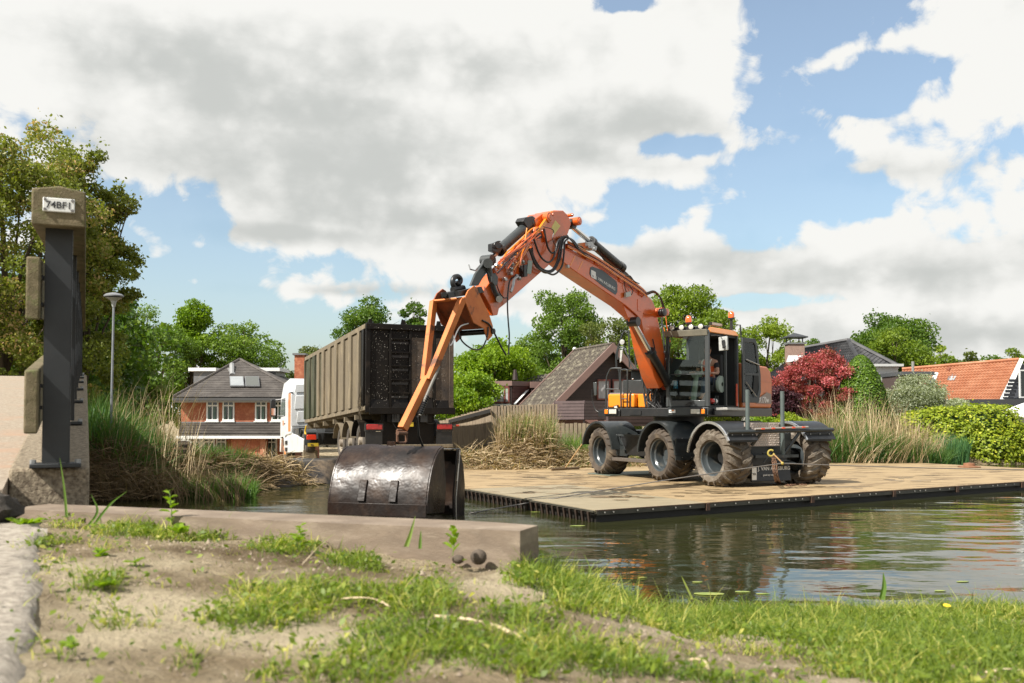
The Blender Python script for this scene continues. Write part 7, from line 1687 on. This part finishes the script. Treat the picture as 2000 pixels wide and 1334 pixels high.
# ------------------------------------------------------------------ near bank: grass, weeds, small finds
def patch(x, y):
    v = np.zeros_like(x)
    for (px, D, rx, ry, a) in GP:
        cx = (px-1000)/FPX*D; v = np.maximum(v, a*(1-np.sqrt(((x-cx)/rx)**2+((y-D)/ry)**2)))
    return v
def rowD(px, py):
    lo, hi = 1.0, 6.0
    for _ in range(24):
        m_ = (lo+hi)/2; p = at(px, py, m_)
        if p.z > float(near_z(np.array(p.x), np.array(min(m_, np.interp(p.x, LPX, LPY))))): lo = m_
        else: hi = m_
    return lo
GP = []
for (px, py, rx, ry, a) in [(620, 1165, 230, 28, 1.2), (520, 1200, 130, 45, 1.5), (820, 1175, 110, 45, 1.1), (850, 1260, 200, 55, 1.6), (760, 1245, 120, 45, 1.3), (1150, 1290, 420, 45, 1.2), (1100, 1150, 160, 40, 1.5),
        (1300, 1200, 260, 55, 1.6), (1600, 1230, 300, 60, 1.7), (1850, 1240, 280, 70, 1.8), (2050, 1270, 200, 60, 1.6), (1500, 1190, 260, 30, 1.6), (1850, 1185, 260, 26, 1.8), (1250, 1155, 120, 24, 1.5),
        (700, 1100, 90, 25, 1.2), (560, 1075, 80, 22, 1.1), (430, 1045, 70, 22, .9), (280, 1040, 110, 20, 1.0), (90, 1065, 60, 18, 1.0), (200, 1145, 50, 20, 1.2), (240, 1215, 45, 22, .6), (380, 1300, 60, 30, .7), (700, 1320, 150, 40, 1.2), (1000, 1210, 160, 30, 1.0),
        (880, 1075, 60, 14, .9), (540, 1320, 60, 30, .6), (140, 1290, 30, 22, .5), (980, 1320, 160, 25, 1.1), (1350, 1330, 300, 20, .9), (1750, 1310, 200, 40, 1.3), (2000, 1320, 150, 40, 1.3)]:
    D = rowD(px, py); D2 = rowD(px, py+ry*.8); D1 = rowD(px, max(py-ry*.8, 1000)); GP.append((px, D, rx*D/FPX, max(.06, abs(D1-D2)/1.5), a))
n = 620000; x = rng.uniform(-2.4, 3.4, n); y = rng.uniform(1.25, 5.0, n); vis = np.abs(x) < .62*y+.35
x, y = x[vis], y[vis]
lp = np.interp(x, LPX, LPY)-np.where(x < .05, .03, -.15); ok = y < lp; x, y = x[ok], y[ok]
pn = np.array([mnoise.noise((a*7, b*7, .3)) for a, b in zip(x, y)]); pn2 = np.array([mnoise.noise((a*28, b*28, 2.3)) for a, b in zip(x, y)])
dn_ = np.clip(patch(x, y)*1.7-.25+pn*.8+pn2*.7+.10*np.clip((x+.6)/1.0, 0, 1), 0, 1)
rim_ = np.clip(1-(np.interp(x, LPX, LPY)-y)/.55, 0, 1)*np.clip((x+.05)/.2, 0, 1); dn_ = np.clip(dn_+rim_*.34*(1+2.2*pn)+.02, 0, 1)
ok = rng.uniform(0, 1, len(x)) < dn_*.70; x, y, dn_ = x[ok], y[ok], dn_[ok]; rim_ = rim_[ok]; pn2k = pn2[ok]; pnk = pn[ok]
def gz_(x, y): return H(x, y)+.016*vnoise(x, y, 2.6, 1)+.009*vnoise(x, y, 8, 2)
z = gz_(x, y); k = len(x); print('grass', k)
hh = rng.gamma(4, .0068, k)*(.5+.8*dn_)*(1+.5*rim_); 
o = blades('grass', np.stack([x, y, z-.003], 1), hh, .0030*rng.uniform(.6, 1.5, k), rng.normal(size=(k, 2))*.75, rng.uniform(.3, 1.2, k), np.clip(rng.normal(.50, .22, k)+.55*pn2k+.5*pnk+.08*rim_, 0, 1), LM['grass'], seg=2); tag(o, kind='stuff')
sel = rng.uniform(0, 1, k) < .24
P = np.stack([x[sel]+rng.normal(size=sel.sum())*.01, y[sel], z[sel]+rng.uniform(.002, .03, sel.sum())], 1)
o = leaves('weed_leaves', P, .0165, np.clip(rng.normal(.5, .22, len(P)), 0, 1), LM['grass'], flat=1.0, aspect=.6); tag(o, kind='stuff')
# clods and grit
n = 16000; x = rng.uniform(-2.3, 1.8, n); y = rng.uniform(1.3, 3.3, n); lp = np.interp(x, LPX, LPY); ok = (y < lp-.05) & ((x > -1.0) | (y < 3)); x, y = x[ok], y[ok]; n = len(x)
s_ = rng.gamma(1.5, .0011, n)+.0008; base = np.array([(1, 0, 0), (-.5, .87, 0), (-.5, -.87, 0), (0, 0, 1)]); V = base[None]*s_[:, None, None]*rng.uniform(.6, 1.4, (n, 4, 1)); c, s2 = np.cos(t_ := rng.uniform(0, 6, n)), np.sin(t_)
V = np.stack([V[..., 0]*c[:, None]-V[..., 1]*s2[:, None], V[..., 0]*s2[:, None]+V[..., 1]*c[:, None], V[..., 2]], -1)+np.stack([x, y, gz_(x, y)], 1)[:, None]
i0 = np.arange(n)*4; F = np.concatenate([np.stack([i0, i0+1, i0+3], 1), np.stack([i0+1, i0+2, i0+3], 1), np.stack([i0+2, i0, i0+3], 1)])
tag(mesh_np('grit', V.reshape(-1, 3), F, M('grit_stone', (.34, .28, .20), (.16, .12, .085), scale=60, rough=.9)), kind='stuff')
ck = MB().ball((0, 0, 0), 1, 18); ck.v = [(v[0]*.10*(1+.4*mnoise.noise((v[0]*2, v[1]*2, v[2]*2+7))), v[1]*.11*(1+.4*mnoise.noise((v[0]*2+4, v[1]*2, v[2]*2))), v[2]*.06*(1+.3*mnoise.noise((v[0]*3, v[1]*3+2, v[2]*3)))) for v in ck.v]
cko = ck.build('asphalt_lump', M('dark_tar', (.03, .025, .02), (.06, .05, .04), scale=30, rough=.95, bump=.9, bscale=50), smooth=True); cko.location = (-1.66, 3.16, 1.31)
tag(cko, 'dark crumbling lump of asphalt at the left end of the timber beam', 'asphalt lump')
# loose straw on the grass, each countable piece its own thing
stw = M('dry_stalk', (.62, .50, .34), (.45, .34, .2), scale=12, rough=.8)
def stalk(label, x0, y0, x1, y1, r, bend=.01, up=.012):
    D0, D1 = rowD(x0, y0), rowD(x1, y1); a = at(x0, y0, D0)+Vector((0, 0, up)); b = at(x1, y1, D1)+Vector((0, 0, up)); m_ = a.lerp(b, .5)+Vector((bend, 0, up*.8))
    o = MB().tube(spl([a, m_, b], 5), [r*(.8+.4*math.sin(i)) for i in range(11)], 6).build('dry_stalk', stw, smooth=True); tag(o, label, 'stalk', 'dry stalks on the bank'); return o
stalk('pale flattened reed stalk in the grass, longest and nearest of them', 850, 1215, 1020, 1258, .0042)
stalk('thin tan reed stalk lying just left of the pale flattened one', 668, 1180, 762, 1196, .0022)
stalk('thin dry stalk leaning in the grass under the timber beam', 590, 1118, 640, 1070, .0014, up=.02)
stalk('dry stalk in the grass at the bottom right corner', 1925, 1325, 2010, 1330, .003)
stalk('short tan stalk at the bottom, right of centre', 1345, 1300, 1385, 1325, .003)
stalk('small bleached twig between the footbridge kerb and the path', 35, 968, 66, 992, .006, up=.02)
# single weeds that stand out
def weed(label, px, py, D, hgt, nleaf, ls, tall=True, seed=0, spread=.5):
    r_ = np.random.default_rng(500+seed); b = at(px, py, D); e = empty('weed', b, label, 'weed', 'single weeds on the near bank'); tp = b+Vector((r_.normal()*.008, 0, hgt))
    MB().tube([b, b.lerp(tp, .5)+Vector((.004, 0, 0)), tp], .0016, 5).build('stem', M('stem_green', (.14, .2, .05), rough=.6) if 'stem_green' not in bpy.data.materials else bpy.data.materials['stem_green'], e)
    m = MB()
    for i in range(nleaf):
        t = (i+1)/nleaf if tall else .15+.5*r_.uniform(); c = b.lerp(tp, t); a = i*2.4+r_.uniform(-.3, .3); d = Vector((math.cos(a), math.sin(a), spread*r_.uniform(.3, 1.4))).normalized(); w = d.cross(Vector((0, 0, 1))).normalized()*ls*.32; L_ = ls*r_.uniform(.7, 1.2)*(1.15-.5*t)
        q = d.cross(w).normalized()*ls*.08
        m.add([c, c+d*L_*.35+w-q, c+d*L_*.75+w*.7-q*.5, c+d*L_-Vector((0, 0, L_*.15)), c+d*L_*.75-w*.7-q*.5, c+d*L_*.35-w-q], [(0, 1, 2, 3), (0, 3, 4, 5)])
    lo_ = m.build('leaf_cluster', LM['bright'], e); 
    a_ = lo_.data.attributes.new('tint', 'FLOAT', 'FACE'); a_.data.foreach_set('value', np.full(len(lo_.data.polygons), .65, np.float32))
    return e
weed('tall leafy sprout in front of the water, tallest weed on the timber beam', 335, 1035, 3.15, .125, 11, .042, seed=1)
weed('pale broad-leaved seedling at the left end of the timber beam', 48, 1035, 3.1, .035, 6, .06, False, 2)
weed('upright sprout at the right part of the timber beam', 884, 1085, 2.68, .07, 8, .035, seed=3, spread=1.3)
weed('small fern-like weed before the middle of the beam', 585, 1070, 2.8, .06, 9, .035, seed=4)
weed('low weed rosette beside the tall sprout', 345, 1050, 3.0, .03, 7, .05, False, 5)
weed('leafy rosette left of centre on bare sand', 200, 1155, 2.2, .03, 9, .035, False, 6)
weed('small rosette near the bottom left on sand', 140, 1275, 1.66, .03, 7, .022, False, 7)
weed('thin weed under the railing post', 190, 1095, 2.6, .04, 7, .035, False, 8)
weed('seedling on sand midway below the beam', 262, 1112, 2.5, .03, 6, .03, False, 9)
def bladeg(label, pts, D, w, tint=.6, nm='grass_blade'):
    P = spl([at(x, y, D) for x, y in pts], 5); m = MB(); k = len(P); vs = []
    for i, p in enumerate(P): ww = w*(1-(i/(k-1))**2)+.0005; vs += [p-Vector((ww, 0, 0)), p+Vector((0, ww*.6, 0)), p+Vector((ww, 0, 0))]
    fs = [(3*i+j, 3*i+j+1, 3*i+j+4, 3*i+j+3) for i in range(k-1) for j in (0, 1)]
    o = m.add(vs, fs).build(nm, LM['reedgreen']); a_ = o.data.attributes.new('tint', 'FLOAT', 'FACE'); a_.data.foreach_set('value', np.full(len(fs), tint, np.float32)); tag(o, label, 'grass blade', 'tall single grass blades'); return o
bladeg('broad green blade standing against the right part of the beam', [(793, 1068), (801, 1045), (811, 1008)], 2.75, .006, .85)
bladeg('narrow green blade just right of the broad one', [(820, 1072), (821, 1055), (822, 1036)], 2.72, .004, .7)
bladeg('tall thin grass stem in front of the railing foot', [(130, 1010), (126, 960), (117, 895)], 3.2, .004, .8)
for i, (pts, lb) in enumerate((([(180, 1030), (215, 985), (250, 958)], 'arching grass blade left of the tall sprout, longest'), ([(165, 1035), (190, 1000), (178, 965)], 'upright grass blade close to the bridge kerb'), ([(120, 1010), (150, 1005), (190, 1012)], 'grass blade lying along the beam under the bridge kerb'))): bladeg(lb, pts, 3.15, .005, .5)
bladeg('single young reed leaf standing at the water edge on the right', [(1722, 1172), (1727, 1145), (1725, 1118)], 4.1, .012, .75)
bladeg('dry bent stem at the water edge, middle right', [(1352, 1170), (1338, 1140), (1331, 1125)], 3.9, .004, 1.0)
dl = MB().lathe(at(1849, 1186, 3.6), (0, -.3, 1), [(0, .002), (.004, .010), (.008, .013), (.010, .006), (.011, .001)], 12).build('dandelion', M('dandelion_yellow', (.8, .55, .02), rough=.7)); tag(dl, 'tiny yellow dandelion flower in the grass at right', 'flower')
# floating leaves
lily = M('floating_leaf', (.17, .24, .04), (.30, .32, .08), scale=9, rough=.4)
fl_lb = ['long green leaf floating close under the grassy bank, largest of all', 'small leaf floating just beyond the largest one', 'leaf floating directly right of the largest one', 'small leaf, rightmost of the cluster by the near bank', 'tiny leaf floating alone left of the cluster by the bank', 'leaf floating alone off the right bank, farthest right', 'leaf floating near the right bank, left of the farthest one', 'leaf drifting beside the ribbed left side of the raft', 'leaf drifting in front of the near corner of the raft']
for i, (px, py, r) in enumerate(((1385, 1160, .12), (1362, 1137, .05), (1450, 1156, .06), (1490, 1160, .05), (1255, 1128, .035), (1880, 1136, .05), (1835, 1154, .05), (1045, 1000, .07), (1130, 1027, .09))):
    c = gz(px, py, .004); m = MB(); nn_ = 10; vs = [c+Vector((r*math.cos(2*math.pi*j/nn_)*random.uniform(.9, 1.5), r*.55*math.sin(2*math.pi*j/nn_), 0)) for j in range(nn_)]
    o = m.prism(vs, (0, 0, .004)).build('floating_leaf', lily); tag(o, fl_lb[i], 'leaf', 'leaves floating on the canal')
